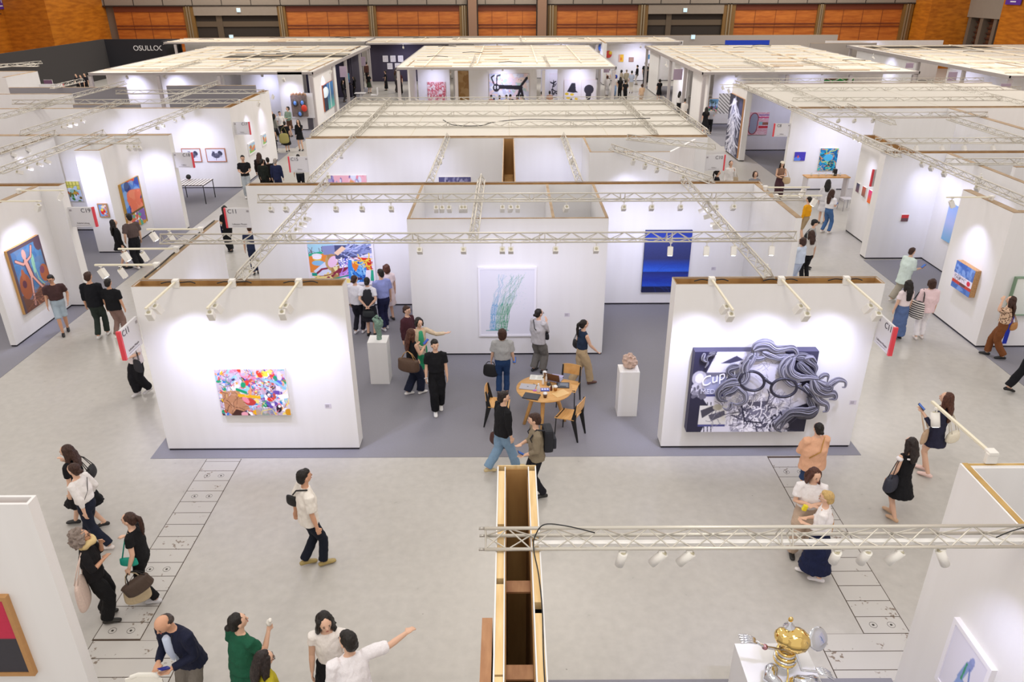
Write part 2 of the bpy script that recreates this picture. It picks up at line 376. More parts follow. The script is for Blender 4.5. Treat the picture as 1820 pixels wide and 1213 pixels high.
# hall signs
def hall_sign(x, z, y, label, col='#8fd8ff'):
    o = thing('exit_sign', (x, y, z), label, 'sign')
    m = MB(); m.box((x-.2, y-.08, z-.2), (x+.2, y, z+.2)); m.build('housing', mat('#d8dcdc', .5), o)
    m = MB(); m.box((x-.15, y-.1, z-.14), (x+.15, y-.08, z+.14)); m.build('pictogram', mat(col, .5, emit=1.5), o)
hall_sign(-26.78, 5.44, 82.05, 'small lit green and blue exit sign above the left rear doorway')
hall_sign(17.55, 5.29, 82.05, 'small lit green and blue exit sign above the right rear doorway')
hall_sign(-26.04, 3.29, 76.6, 'small lit sign low on the far left grey partition')
hall_sign(17.34, 3.14, 76.6, 'small lit sign low on the far right grey partition')
for sx, pts, lb in ((-1, (69.9, 72.6, 5.9, 8.2), 'purple hanging banner on the left wooden wall'), (1, (70.8, 73.0, 5.95, 8.2), 'purple hanging banner on the right wooden wall')):
    o = thing('banner', (43.9*sx, (pts[0]+pts[1])/2, pts[2]), lb, 'banner')
    m = MB(); m.box((43.9*sx, pts[0], pts[2]), (43.84*sx, pts[1], pts[3])); m.build('cloth', mat('#5b2d9b', .7), o)
    m = MB()
    text('ART', o, (43.82*sx, (pts[0]+pts[1])/2, pts[2]+.75), (0, 1 if sx < 0 else -1, 0), (0, 0, 1), .9, mat('#f0eef5', .6))
    m.box((43.83*sx, pts[0]+.7, pts[2]+.2), (43.84*sx, pts[1]-.7, pts[2]+.3)); m.build('small_print', mat('#f0eef5', .6), o)
# ================================================================ PARTITION WALLS
def seams(m, a, b, y, axis, side, t=.0015):
    pass
def hollow(name, x0, y0, x1, y1, label, studs=True, h=WH, skirt=True, deep=1.2):
    """free-standing hollow partition: white skins, raw plywood inside, open top with wood rim"""
    o = thing(name, ((x0+x1)/2, (y0+y1)/2, 0), label, 'wall')
    t = .02
    m = MB(); z0 = .05
    m.box((x0, y0+t, z0), (x0+t, y1-t, h)); m.box((x1-t, y0+t, z0), (x1, y1-t, h)); m.box((x0, y0, z0), (x1, y0+t, h)); m.box((x0, y1-t, z0), (x1, y1, h))
    m.build('white_panel', WHITE, o); o['kind'] = 'structure'
    m = MB(); i = t+.001; w = .012
    m.box((x0+i, y0+i, .1), (x0+i+w, y1-i, h-.015)); m.box((x1-i-w, y0+i, .1), (x1-i, y1-i, h-.015)); m.box((x0+i, y0+i, .1), (x1-i, y0+i+w, h-.015)); m.box((x0+i, y1-i-w, .1), (x1-i, y1-i, h-.015))
    m.box((x0+i, y0+i, h-deep), (x1-i, y1-i, h-deep+.02))
    m.build('inner_lining', PLY, o)
    m = MB()
    m.box((x0+.003, y0+.003, h), (x1-.003, y0+.018, h+.006)); m.box((x0+.003, y1-.03, h), (x1-.003, y1-.003, h+.006))
    m.box((x0+.003, y0+.018, h), (x0+.018, y1-.03, h+.006)); m.box((x1-.018, y0+.018, h), (x1-.003, y1-.03, h+.006))
    m.build('rim', TOPW, o)
    if skirt:
        m = MB(); m.box((x0+.012, y0+.012, .006), (x1-.012, y1-.012, .05)); m.build('skirting', SKIRT, o)
    return o
def slab(name, x0, y0, x1, y1, label, h=WH, top=None, mt=None, skirt=True, parent=None):
    o = parent or thing(name, ((x0+x1)/2, (y0+y1)/2, 0), label, 'wall')
    o['kind'] = 'structure'
    m = MB(); m.box((x0, y0, .05), (x1, y1, h)); m.build('white_panel', mt or WHITE, o)
    m = MB(); m.box((x0+.004, y0+.004, h), (x1-.004, y1-.004, h+.012)); m.build('rim', top or TOPW, o)
    if skirt:
        m = MB(); m.box((x0+.012, y0+.012, .006), (x1-.012, y1-.012, .05)); m.build('skirting', SKIRT, o)
    return o
PW = 'partition_wall'
hollow(PW, -6.38, 11.92, -2.82, 12.27, 'white hollow front wall carrying the colourful collage painting')
hollow(PW, 2.80, 11.92, 6.33, 12.27, 'white hollow front wall carrying the black and white curly hair relief')
slab(PW, -6.36, 12.27, -6.24, 15.82, 'thin white side wall running back from the collage wall')
slab(PW, 6.16, 15.83, 6.30, 18.9, 'thin white side wall right of the blue painting')
hollow(PW, -6.64, 18.9, 6.38, 19.2, 'long white back wall with the comic style and blue paintings')
# storage room in the middle
o = thing('storage_room', (0, 17.3, 0), 'white walled storage box behind the framed green tree drawing', 'storage room')
slab('', -2.22, 15.87, 2.14, 15.93, '', parent=o); slab('', -2.22, 15.93, -2.15, 18.9, '', parent=o); slab('', 2.07, 15.93, 2.14, 18.9, '', parent=o); slab('', .91, 15.93, .98, 18.9, '', parent=o)
# middle island, second row
hollow(PW, -.2, 19.2, .16, 25.2, 'hollow dividing wall with raw wood top between the two rear booths')
slab(PW, -6.66, 25.2, 6.5, 25.35, 'long white wall below the near edge of the cream fabric ceiling')
o = thing('storage_room', (4, 24, 0), 'white storage corner under the two slanted trusses, right of centre', 'storage room')
slab('', 2.4, 22.86, 4.82, 22.93, '', parent=o)
m = MB(); m.prism([(4.82, 22.86), (6.05, 24.9), (5.99, 24.94), (4.78, 22.93)], .05, WH); m.build('white_panel', WHITE, o)
slab('', 2.4, 22.93, 2.47, 25.2, '', parent=o)
slab(PW, -6.5, 33.1, 6.6, 33.2, 'long white wall at the rear edge of the cream fabric ceiling')
# ---- left side
slab(PW, -12.0, 16.43, -11.85, 18.95, 'white wall carrying the painting of a figure with raised arms')
hollow(PW, -22, 18.95, -11.36, 19.27, 'white wall behind the arms-raised figure painting, wood rim on top')
slab(PW, -22, 25.9, -11.42, 26.2, 'white wall with the fruit painting, left of the rooster prints')
o = thing('storage_room', (-12.9, 24.6, 0), 'white storage box carrying the orange and blue painting', 'storage room')
slab('', -13.3, 23.43, -12.52, 23.5, '', parent=o); slab('', -12.6, 23.5, -12.52, 25.9, '', parent=o); slab('', -13.3, 23.5, -13.23, 25.9, '', parent=o)
slab(PW, -15.3, 19.3, -15.2, 25.8, 'white divider wall with wood rim on the far left')
slab(PW, -22, 31.95, -11.4, 32.15, 'white wall carrying the two rooster prints')
hollow(PW, -11.75, 32.15, -11.4, 37.6, 'white hollow aisle wall carrying two small landscape pictures')
GREYW = mat('#8e8b90', .9)
slab(PW, -17.0, 39.4, -12.6, 39.55, 'grey backed wall panel behind the left trusses', mt=GREYW)
slab(PW, -26.0, 36.5, -20.2, 36.65, 'short white wall left of the grey panels', mt=WHITE)
slab(PW, -24.5, 38.9, -18.8, 39.05, 'grey backed wall panel at far left', mt=GREYW)
slab(PW, -18.3, 33.0, -15.5, 33.1, 'low lying grey panel between left trusses', mt=GREYW)
slab(PW, -30.3, 46.5, -27.6, 46.7, 'white wall of the far left booth with a red edged sign')
slab(PW, -27.6, 43.5, -27.4, 46.6, 'cream end wall of the far left booth')
slab(PW, -36, 42.5, -30.4, 42.7, 'white wall edge cut by the left frame')
m = MB()
# dark booth
DKW = mat('#2b2829', .85)
o = thing('booth_shell', (-36.9, 66, 0), 'charcoal walled booth with white lettering below the wooden wall', 'booth')
m = MB(); m.box((-37.1, 40, 0), (-36.85, 74.2, 3.28)); m.build('side_panel', mat('#3a3737', .85), o)
m = MB(); m.box((-37.1, 74.2, 0), (-30.0, 74.5, 3.28)); m.box((-30.6, 71.5, 0), (-30.2, 74.4, 3.28)); m.build('front_panel', mat('#25242a', .85), o)
text('OSULLOC', o, (-32.96, 74.17, 2.5), (1, 0, 0), (0, 0, 1), .62, mat('#f2f2f4', .6))
# ---- right side
slab(PW, 11.1, 36.8, 11.36, 39.3, 'white aisle wall carrying the tall black and silver painting')
slab(PW, 11.5, 39.35, 24, 39.5, 'white rear wall with the pink painting on the right')
slab(PW, 11.35, 31.2, 21, 31.45, 'white wall carrying the small purple and the teal paintings')
hollow(PW, 11.72, 22.9, 12.1, 25.5, 'beige ended aisle wall with small gradient pictures')
hollow(PW, 11.12, 22.5, 24, 22.88, 'white wall carrying the single small red painting')
slab(PW, 12.9, 16.3, 13.05, 22.5, 'white wall carrying the tall pale blue painting')
o = slab(PW, 11.05, 16.15, 11.25, 18.2, 'white aisle wall carrying the blue and red corrugated collage')
slab(PW, 11.25, 16.15, 20, 16.35, 'white wall carrying the pale box with rounded green edge')
slab(PW, 17.5, 24.2, 17.75, 31.2, 'white dividing wall with a wide wood rim at right edge')
slab(PW, 13.6, 28.8, 16.6, 28.87, 'thin white storage wall below the right fabric ceiling')
slab(PW, 13.8, 20.6, 20, 20.75, 'pale beige inner wall at the right edge')
# ---- foreground
def fg_wall():
    o = thing(PW, (.05, 5.0, 0), 'open topped double wall of pine studs in the centre foreground', 'wall'); o['kind'] = 'structure'
    x0, x1, y0, y1 = -.14, .265, 2.6, 6.66
    m = MB(); m.box((x0, y0, 0), (x0+.012, y1, WH)); m.box((x1-.012, y0, 0), (x1, y1, WH)); m.build('white_panel', WHITE, o)
    m = MB(); m.box((x0+.075, y0, .0), (x0+.085, y1-.02, WH)); m.box((x1-.085, y0, 0), (x1-.075, y1-.02, WH)); m.build('inner_panel', WHITE, o)
    m = MB(); m.box((x0, y1-.012, 0), (x1, y1, WH+.004)); m.build('end_panel', PINE, o)
    m = MB(); m.box((x0+.086, y0, 0), (x0+.094, y1-.02, WH-.12)); m.box((x1-.094, y0, 0), (x1-.086, y1-.02, WH-.12)); m.box((x0+.09, y1-.03, 0), (x1-.09, y1-.02, WH-.03)); m.build('plywood_lining', PLY, o)
    for a, c in ((6.58, 5.72), (5.68, 5.0), (4.93, 4.0), (3.98, 2.7)):
        m = MB(); m.box((x0+.013, c, WH-.09), (x0+.074, a, WH-.012)); m.build('stud', PINE, o)
    for a, c in ((6.58, 5.5), (5.47, 4.72), (4.6, 3.3), (3.27, 2.7)):
        m = MB(); m.box((x1-.074, c, WH-.09), (x1-.013, a, WH-.012)); m.build('stud', PINE, o)
    for y, z in ((5.22, 2.95), (4.28, 2.95), (4.06, 2.1), (3.84, 2.6), (3.6, 2.2), (3.3, 2.9)):
        m = MB(); m.box((x0+.09, y-.07, z), (x1-.09, y+.07, z+.02)); m.build('cross_brace', PLYD, o)
    return o
fg_wall()
o = thing('plank', (-.2, 4.1, 0), 'brown plank leaning on the left side of the foreground double wall', 'plank')
m = MB(); m.box((-.24, 3.0, .8), (-.155, 4.62, 3.2)); m.build('board', PLYD, o)
# bottom right enclosure
o = thing(PW, (4.8, 5.5, 0), 'white walled storage corner at the lower right with wood rim', 'wall'); o['kind'] = 'structure'
m = MB(); m.box((4.75, 2.5, .03), (4.77, 6.66, WH)); m.box((4.77, 6.6, .03), (9, 6.66, WH)); m.build('white_panel', WHITE, o)
m = MB(); m.box((4.772, 2.5, WH-.01), (4.832, 6.66, WH+.004)); m.box((4.83, 6.615, WH-.01), (9, 6.65, WH+.004)); m.build('rim', tricol('gilt_rim', _wood('#a88442', '#c4a263', (2, 2, 2))), o)
m = MB(); m.box((4.835, 2.5, .03), (4.85, 6.61, WH-.004)); m.box((4.85, 6.58, .03), (9, 6.61, WH-.01)); m.build('inner_panel', WHITE, o)
m = MB(); m.box((4.76, 2.5, .0), (9, 6.64, .03)); m.build('skirting', SKIRT, o)
# bottom left
o = thing(PW, (-6.8, 6.1, 0), 'white wall at the lower left carrying the red and charcoal painting', 'wall'); o['kind'] = 'structure'
m = MB(); m.box((-9, 6.04, .03), (-4.74, 6.07, WH)); m.box((-9, 6.16, .03), (-4.74, 6.19, WH)); m.box((-4.77, 6.07, .03), (-4.74, 6.16, WH)); m.build('white_panel', WHITE, o)
m = MB(); m.box((-8.9, 6.07, .2), (-4.77, 6.16, WH-.12)); m.build('inner_lining', PLYD, o)
m = MB(); m.box((-8.98, 6.06, .0), (-4.76, 6.17, .03)); m.build('skirting', SKIRT, o)

# ================================================================ TRUSSES
TW = .18
def truss(p0, p1, label, size=TW, z=3.29, group=None, near=False, mt=None):
    """aluminium box truss, bottom chords at z"""
    a = Vector((p0[0], p0[1], z+size/2)); b = Vector((p1[0], p1[1], z+size/2))
    d = (b-a); L = d.length; d.normalize(); w = Vector((d.y, -d.x, 0)); u = Vector((0, 0, 1)); h = size/2
    o = thing('lighting_truss', ((a.x+b.x)/2, (a.y+b.y)/2, z), label, 'truss', group)
    mt = mt or ALU
    dist = min(a.y, b.y); R1 = .0165 if near else .016; r2 = .007 if near else .0075; n = 10 if near else 6
    H3 = size*.433; c3 = [(u*H3), (w*h-u*H3), (-w*h-u*H3)]      # triangular section, apex up
    for cc in c3:
        m = MB(); m.tube([a+cc, b+cc], R1, n); m.build('chord', mt, o)
    m = MB(); k = max(1, round(L/(.21 if near else (.25 if dist < 24 else .34)))); st_ = L/k
    nn = 6 if near else 4
    for i in range(k):
        p = a+d*st_*i; q = a+d*st_*(i+1); e = i % 2
        for cc in c3[1:]: m.tube([p+(c3[0] if e else cc), q+(cc if e else c3[0])], r2, nn, cap=False)
        m.tube([p+(c3[1] if e else c3[2]), q+(c3[2] if e else c3[1])], r2, nn, cap=False)
    nb = max(1, int(L/2))
    for i in range(nb+1):
        for dd in ((-.05, .05) if 0 < i < nb else (0,)):
            t = min(max(i*L/nb+dd, .01), L-.01); p = a+d*t
            for x_, y_ in ((0, 1), (1, 2), (2, 0)): m.tube([p+c3[x_], p+c3[y_]], r2, nn, cap=False)
    m.build('lacing', mt, o)
    if near:
        for t in (0, 1):
            for cc in c3:
                e = a if t == 0 else b; s_ = -1 if t == 0 else 1
                m = MB(); m.tube([e+cc, e+cc+d*s_*.05], .013, 8); m.build('coupler', mat('#b9b4ac', .3, .8), o)
        m = MB(); m.box((a.x+.45, a.y-.025, a.z-H3-.03), (b.x-.2, a.y+.025, a.z-H3)); m.build('light_track', mat('#f1efec', .4), o)
    return o
truss((-.24, 5.42), (5.2, 5.42), 'aluminium truss crossing the lower right foreground above the visitors', near=True, size=.185)
truss((-6.52, 13.62), (5.36, 13.62), 'long truss above the round table, front of the two long crossing ones', z=3.5)
truss((-5.57, 16.52), (6.55, 16.52), 'long truss over the storage box, rear of the two long crossing ones', z=3.5)
truss((-4.62, 12.1), (-4.62, 18.95), 'slanting side truss from the collage wall to the back wall', z=3.3)
truss((4.42, 12.1), (4.42, 18.95), 'slanting side truss from the curly hair relief wall to the back wall', z=3.3)
truss((-.72, 14.3), (-.72, 19.3), 'short truss over the storage box towards the camera', z=3.3)
truss((-2.03, 19.1), (-2.03, 25.2), 'middle truss left of the rear dividing wall')
truss((1.78, 19.1), (1.78, 25.2), 'middle truss right of the rear dividing wall')
truss((-5.06, 19.1), (-5.06, 25.1), 'truss left of the pair between back wall and fabric ceiling')
truss((3.09, 23.2), (5.1, 18.9), 'slanting truss above the storage corner right of centre')
truss((3.8, 24.8), (6.2, 23.1), 'short slanting truss beside the right edge of the fabric ceiling')
for i, y in enumerate((33.2, 32.2, 29.4, 27.0)):
    truss((-6.45, y), (6.5, y), ['rearmost', 'second from the rear', 'third from the rear', 'frontmost'][i] + ' cross truss on the cream fabric ceiling', z=3.34)
truss((-6.45, 25.3), (-6.45, 33.3), 'left edge truss of the cream fabric ceiling', z=3.34)
truss((6.5, 25.3), (6.5, 33.3), 'right edge truss of the cream fabric ceiling', z=3.34)
truss((-5.0, 25.3), (-5.0, 33.3), 'second truss from the left edge of the cream fabric ceiling', z=3.34)
truss((4.8, 25.3), (4.8, 33.3), 'second truss from the right edge of the cream fabric ceiling', z=3.34)
LT = [((-18.0, 36.3), (-11.2, 36.3), 'far cross truss in front of the left canopy'), ((-20.9, 33.2), (-11.4, 33.2), 'cross truss over the left grey panels'),
      ((-16.3, 25.9), (-16.3, 33.2), 'diagonal looking truss above the white wall, upper left'), ((-12.7, 25.9), (-12.7, 33.2), 'diagonal looking truss above the rooster prints'),
      ((-13.6, 20.2), (-13.6, 26.0), 'truss ending above the orange and blue painting'), ((-13.5, 24.4), (-11.7, 24.4), 'short cross truss above the orange and blue painting'),
      ((-15.2, 22.8), (-15.2, 26.0), 'short truss at the left edge above the fruit painting'), ((-19.1, 29.4), (-19.1, 33.0), 'short truss at the left edge near the grey panels'),
      ((-22.0, 38.2), (-22.0, 41.2), 'short far truss above the grey panel, upper left'), ((-31.2, 49.2), (-28.8, 49.2), 'far left truss over the charcoal booth'),
      ((-19.3, 31), (-19.3, 40), 'long receding truss at the far left'), ((-14.6, 33.3), (-14.6, 40), 'receding truss over the grey panel beside the left canopy'),
      ((-31.6, 46.9), (-29.6, 51), 'short far left truss beside the charcoal booth')]
for p, q, l in LT: truss(p, q, l, z=3.3)
RT = [((11.15, 21.8), (11.15, 39.2), 'long truss along the left edge of the right fabric ceiling', 3.3), ((12.95, 30.6), (12.95, 39.2), 'receding truss on the right fabric ceiling, left one', 3.3), ((20.8, 31.3), (20.8, 39.2), 'receding truss on the right fabric ceiling, far right one', 3.3),
      ((11.2, 36.3), (23.5, 36.3), 'rear cross truss of the right fabric ceiling', 3.3), ((11.9, 33), (20.7, 33), 'front cross truss of the right fabric ceiling', 3.3), ((11.2, 39.0), (23.3, 39.0), 'truss along the rear edge of the right fabric ceiling', 3.4),
      ((11.45, 29.0), (17.8, 29.0), 'cross truss with spotlights below the right fabric ceiling', 3.3), ((11.37, 23.9), (17, 23.9), 'cross truss with five spotlights above the small red painting', 3.3),
      ((12.0, 20.9), (16, 20.9), 'cross truss behind the wood rimmed right wall', 3.3), ((11.65, 16.6), (11.65, 22.8), 'truss sloping down the right edge above the tall pale blue painting', 3.3),
      ((13.5, 27.2), (13.5, 31.3), 'short receding truss near the small red painting wall', 3.3), ((16.0, 23.6), (16.0, 28.3), 'receding truss above the wide wood rim at right', 3.3)]
for p, q, l, z in RT: truss(p, q, l, z=z)
# ================================================================ SPOTLIGHTS
HOUS = FIX
def lens_mat(): return mat('#fff8f0', .4, emit=6)
def fixture(top, aim, label, power=1.0, group=None, kind='box', size=.10, length=.17, drop=.1, col=COOL, angle=78, blend=1.0, light=True, par=None):
    """spotlight: clip, stem, yoke and housing; carries its own lamp"""
    top = Vector(top); o = thing('spotlight', top, label, 'spotlight', group)
    piv = top - Vector((0, 0, drop)); d = (Vector(aim)-piv).normalized(); q = d.to_track_quat('-Z', 'Y')
    m = MB(); m.tube([top+Vector((0, 0, .03)), piv], .009, 6); m.obox(top, (.05, .035, .03)); m.build('stem', FIX, o)
    c = piv + d*length*.25
    m = MB()
    if kind == 'box':
        m.obox(c, (size, size, length), q, .006)
    else:
        m.tube([c-d*length*.5, c+d*length*.5], size*.5, 14)
    hs = m.build('housing', FIX, o)
    m = MB()
    back = c-d*(length*.5+.001)
    m.tube([back, back-d*.004], size*.3, 10)
    for k in range(6):
        t = k*math.pi/3; v = q @ Vector((math.cos(t), math.sin(t), 0)); m.tube([back-d*.004, back-d*.007+v*size*.28], .004, 4)
    m.build('heat_sink', FIXB, hs)
    m = MB(); e = c+d*(length*.5+.001); m.tube([e, e+d*.002], size*.38, 12); m.build('lens', lens_mat(), hs)
    if light:
        l = bpy.data.lights.new('spotlight_lamp', 'SPOT'); l.energy = SPOT_E*power; l.color = col; l.spot_size = R(angle); l.spot_blend = blend; l.shadow_soft_size = .04
        lo = bpy.data.objects.new('lamp', l); link(lo); lo.parent = o
        lo.matrix_basis = Matrix.Translation(e+d*.012-top) @ q.to_matrix().to_4x4()
    return o
ORD = ['first', 'second', 'third', 'fourth', 'fifth', 'sixth', 'seventh', 'eighth', 'ninth', 'tenth', 'eleventh', 'twelfth', 'thirteenth', 'fourteenth']
# arms with two box spotlights over the front walls
def arm(base, tip, label, skin='box'):
    b = Vector(base); t = Vector(tip); d = (t-b).normalized()
    o = thing('light_arm', b, label, 'light arm')
    m = MB(); q = d.to_track_quat('Y', 'Z'); m.obox((b+t)/2, (.035, (t-b).length, .03), q, .004); m.build('track', mat('#e6dfc9', .5), o)
    m = MB(); m.obox(b+Vector((0, -.02 if abs(d.y) > .5 else 0, -.04)), (.12, .05, .12) if abs(d.y) > .5 else (.05, .12, .12), None, .006); m.obox(b+Vector((0, 0, .02)), (.1, .1, .04), None, .006); m.build('clamp', FIX, o)
    return d
names = ['left', 'middle', 'right']
for i, x in enumerate((-5.62, -4.67, -3.55)):
    arm((x, 11.95, 3.36), (x, 10.78, 3.36), names[i]+' light arm over the collage wall')
    fixture((x, 10.86, 3.34), (x-.1, 11.92, 1.5), 'front spotlight on the '+names[i]+' arm over the collage wall', 1.35)
    fixture((x+(.0), 11.12, 3.34), (x+.35, 11.92, 1.9), 'rear spotlight on the '+names[i]+' arm over the collage wall', 1.2)
for i, x in enumerate((3.40, 4.57, 5.67)):
    arm((x, 11.95, 3.36), (x, 10.62, 3.36), names[i]+' light arm over the curly hair relief wall')
    fixture((x, 10.7, 3.34), (x-.05, 11.92, 1.5), 'front spotlight on the '+names[i]+' arm over the curly hair relief', 1.35)
    fixture((x, 11.0, 3.34), (x-.35, 11.92, 1.8), 'rear spotlight on the '+names[i]+' arm over the curly hair relief', 1.2)
for i, y in enumerate((17.8, 14.95, 13.7, 12.8)):
    if i == 0: continue
    nm = ['', 'rear', 'middle', 'front'][i]
    arm((-6.3, y, 3.36), (-7.4, y, 3.36), nm+' light arm over the left aisle side wall')
    fixture((-7.3, y, 3.34), (-6.4, y-.2, 1.6), 'outer spotlight on the '+nm+' arm at the left aisle', 1.1)
    fixture((-6.95, y, 3.34), (-6.4, y+.3, 1.6), 'inner spotlight on the '+nm+' arm at the left aisle', .0001, light=False)
for i, y in enumerate((18.2, 17.4)):
    nm = ['rear', 'front'][i]
    arm((6.22, y, 3.36), (7.3, y, 3.36), nm+' light arm over the right aisle beside the yellow sweater')
    fixture((7.15, y, 3.34), (6.4, y, 1.6), 'spotlight on the '+nm+' arm over the right aisle', 1.0)
def row(pts, z, aimf, lab, **k):
    for i, p in enumerate(pts):
        fixture((p[0], p[1], z), aimf(p), '%s spotlight from the left on %s' % (ORD[i], lab), **k)
T1X = [-1.69, -0.87, -0.14, 0.02, 0.86, 1.62]
row([(x, 13.55) for x in T1X], 3.49, lambda p: (p[0], 15.87, 1.7), 'the truss above the round table, box type', power=.58, drop=.13, angle=90)
row([(3.01, 13.55), (3.69, 13.55), (4.2, 13.55), (4.91, 13.55)], 3.49, lambda p: (p[0]-.2, 12.3, .2), 'the truss in front of the blue painting', power=.5, drop=.13)
T2X = [-5.3, -4.97, -3.86, -3.28, -2.63]
row([(x, 16.45) for x in T2X], 3.49, lambda p: (p[0], 18.9, 1.7), 'the rear truss above the comic style painting', power=.85, drop=.13, angle=80)
row([(-1.63, 16.45), (-1.5, 16.45), (-1.34, 16.45), (-1.07, 16.45), (-0.99, 16.45), (-0.16, 16.45), (0.02, 16.45), (0.18, 16.45), (1.26, 16.45)], 3.49, lambda p: (p[0]+random.uniform(-.5, .5), 18.2, 1.5), 'the rear truss over the storage box', power=.55, drop=.13)
row([(2.54, 16.45), (3.16, 16.45), (3.8, 16.45), (4.59, 16.45), (4.98, 16.45)], 3.49, lambda p: (p[0], 18.9, 1.7), 'the rear truss above the blue painting', power=.9, drop=.13, angle=80)
row([(-4.5, y) for y in (15.0, 15.5, 15.9, 16.3)], 3.3, lambda p: (-3.4, 18.9, 1.7), 'the slanting truss left of the comic style painting', power=.35, drop=.13)
row([(-4.7, 12.9), (-4.75, 13.5)], 3.3, lambda p: (-6.2, 14.5, 1.7), 'the slanting truss just behind the collage wall', power=.6, drop=.13)
row([(4.45, y) for y in (16.4, 15.8, 15.6, 16.9)], 3.3, lambda p: (2.4, 18.9, 1.7), 'the slanting truss right of the blue painting', power=.3, drop=.13)
row([(4.6, 12.8)], 3.3, lambda p: (6.2, 13, 1.7), 'the slanting truss behind the relief wall', power=.4, drop=.13)
# foreground truss lights (round)
for i, (px, tilt) in enumerate(((1.0, (-.15, .6)), (1.35, (-.8, .5)), (1.6, (-.8, .5)), (2.93, (-.45, .5)), (3.2, (-.6, -.5)), (3.49, (-.75, .5)), (3.88, (.25, .9)))):
    fixture((px, 5.33, 3.27), {3: (3.1, 6.1, 1.1), 4: (2.95, 6.0, 1.0), 6: (4.75, 5.15, 1.5)}.get(i, (px+tilt[0]*1.2, 5.33+tilt[1]*.8-.2, 1.9)), ORD[i]+' round spotlight from the left on the foreground truss', .7, kind='round', size=.085, length=.17, drop=.05, light=i in (3, 4, 6))
fixture((4.7, 5.3, 3.3), (4.2, 3.8, 1.2), 'round spotlight hidden near the right end of the foreground truss', 2.2, kind='round', size=.085, light=True) if False else None
arm((5.05, 6.66, 3.40), (4.98, 7.75, 3.40), 'light arm rising from the lower right storage corner')
fixture((4.98, 7.62, 3.38), (5.0, 6.7, 1.4), 'spotlight on the arm above the lower right corner', 1.0, kind='round', size=.1)
# remaining booths
row([(-2.6, 24.9)]*0+[(-5.04, 22.9), (-4.85, 20.2)], 3.3, lambda p: (p[0]-.3, 25.2, 1.6), 'the truss left of the rear dividing wall', power=1.2)
row([(-3.6, 22.6), (-.9, 22.6), (.9, 22.6), (1.5, 22.6)], 3.3, lambda p: (p[0], 25.2, 1.6), 'the thin cable between back wall and fabric ceiling', power=1.3, angle=90) if False else None
row([(-2.0, 22.0), (-2.0, 22.8), (1.8, 22.0), (1.8, 22.8)], 3.28, lambda p: (p[0]*1.6 if p[0] < 0 else 1.2, 25.2, 1.7), 'the two middle trusses before the fabric ceiling', power=1.1, angle=90)
row([(3.6, 22.1), (3.85, 21.5), (4.1, 21.0), (4.6, 20.0)], 3.28, lambda p: (p[0]-.2, 22.9, 1.5), 'the slanting truss at the storage corner', power=.6)
row([(-16.2, 29.6), (-16.2, 28.2), (-16.2, 28.6), (-16.2, 29.0)], 3.28, lambda p: (p[0]+1, 31.95, 1.7), 'the upper left diagonal looking truss', power=1.2, angle=80)
row([(-12.7, 28.0), (-12.7, 28.5), (-12.7, 29.6), (-12.7, 30.4)], 3.28, lambda p: (p[0]-.2, 31.95, 1.7), 'the truss above the rooster prints', power=1.1, angle=80)
row([(-13.6, 21.0), (-13.6, 21.5), (-13.6, 22.0), (-13.6, 22.4)], 3.28, lambda p: (p[0]+1.0, 24.5, 1.6), 'the truss left of the orange and blue painting', power=.9, angle=80)
row([(-12.1, 24.4), (-11.9, 24.4), (-11.75, 24.4)], 3.28, lambda p: (-12.0, 25.9, 1.7), 'the short cross truss above the big orange painting', power=.8)
row([(-15.2, 23.4), (-15.2, 24.2)], 3.28, lambda p: (-14.2, 25.9, 1.5), 'the short truss above the fruit painting', power=.9)
arm((-11.9, 18.2, 3.36), (-10.8, 18.2, 3.36), 'upper light arm over the arms-raised figure painting'); fixture((-10.9, 18.2, 3.34), (-11.85, 17.6, 1.6), 'spotlight on the upper arm over the arms-raised figure', 1.4)
arm((-11.9, 17.2, 3.36), (-10.8, 17.2, 3.36), 'lower light arm over the arms-raised figure painting'); fixture((-10.9, 17.2, 3.34), (-11.85, 17.4, 1.6), 'spotlight on the lower arm over the arms-raised figure', 1.4)
arm((-11.5, 33.6, 3.36), (-10.6, 33.6, 3.36), 'light arm over the small landscape pictures'); fixture((-10.7, 33.6, 3.34), (-11.4, 34, 1.6), 'front spotlight over the small landscape pictures', 1.0); fixture((-10.7, 35.8, 3.34), (-11.4, 36.0, 1.6), 'rear spotlight over the small landscape pictures', 1.0)
row([(11.9, 23.9), (12.7, 23.9), (13.5, 23.9), (14.2, 23.9), (15.1, 23.9)], 3.28, lambda p: (p[0]+.2, 31.2 if p[0] < 0 else 22.9, 1.8), 'the cross truss above the small red painting', power=.5)
row([(12.3, 29.0), (12.9, 29.0), (13.6, 29.0), (15.2, 29.0), (16.4, 29.0)], 3.28, lambda p: (p[0], 31.2, 1.7), 'the cross truss below the right fabric ceiling', power=1.1, angle=85)
row([(11.2, 24.6), (11.2, 25.0)], 3.45, lambda p: (11.4, 24.2, 1.7), 'the long truss near the small gradient pictures', power=.7)
row([(11.75, 21.6), (11.75, 21.1), (11.75, 20.4), (11.75, 18.8)], 3.28, lambda p: (13.0, p[1]+1.0, 1.7), 'the truss above the tall pale blue painting', power=.7, angle=85)
row([(12.4, 19.8), (13.2, 20.9)], 3.28, lambda p: (p[0], 22.5, 1.7), 'the cross truss behind the right wall rim', power=.8, angle=85)
arm((11.15, 17.2, 3.36), (10.1, 17.2, 3.36), 'light arm over the blue and red corrugated collage'); fixture((10.25, 17.2, 3.34), (11.05, 17.1, 1.6), 'spotlight over the blue and red corrugated collage', 1.5)
fixture((12.6, 14.9, 3.3), (12.8, 16.15, 1.6), 'spotlight at the right edge above the pale box picture', 1.4)
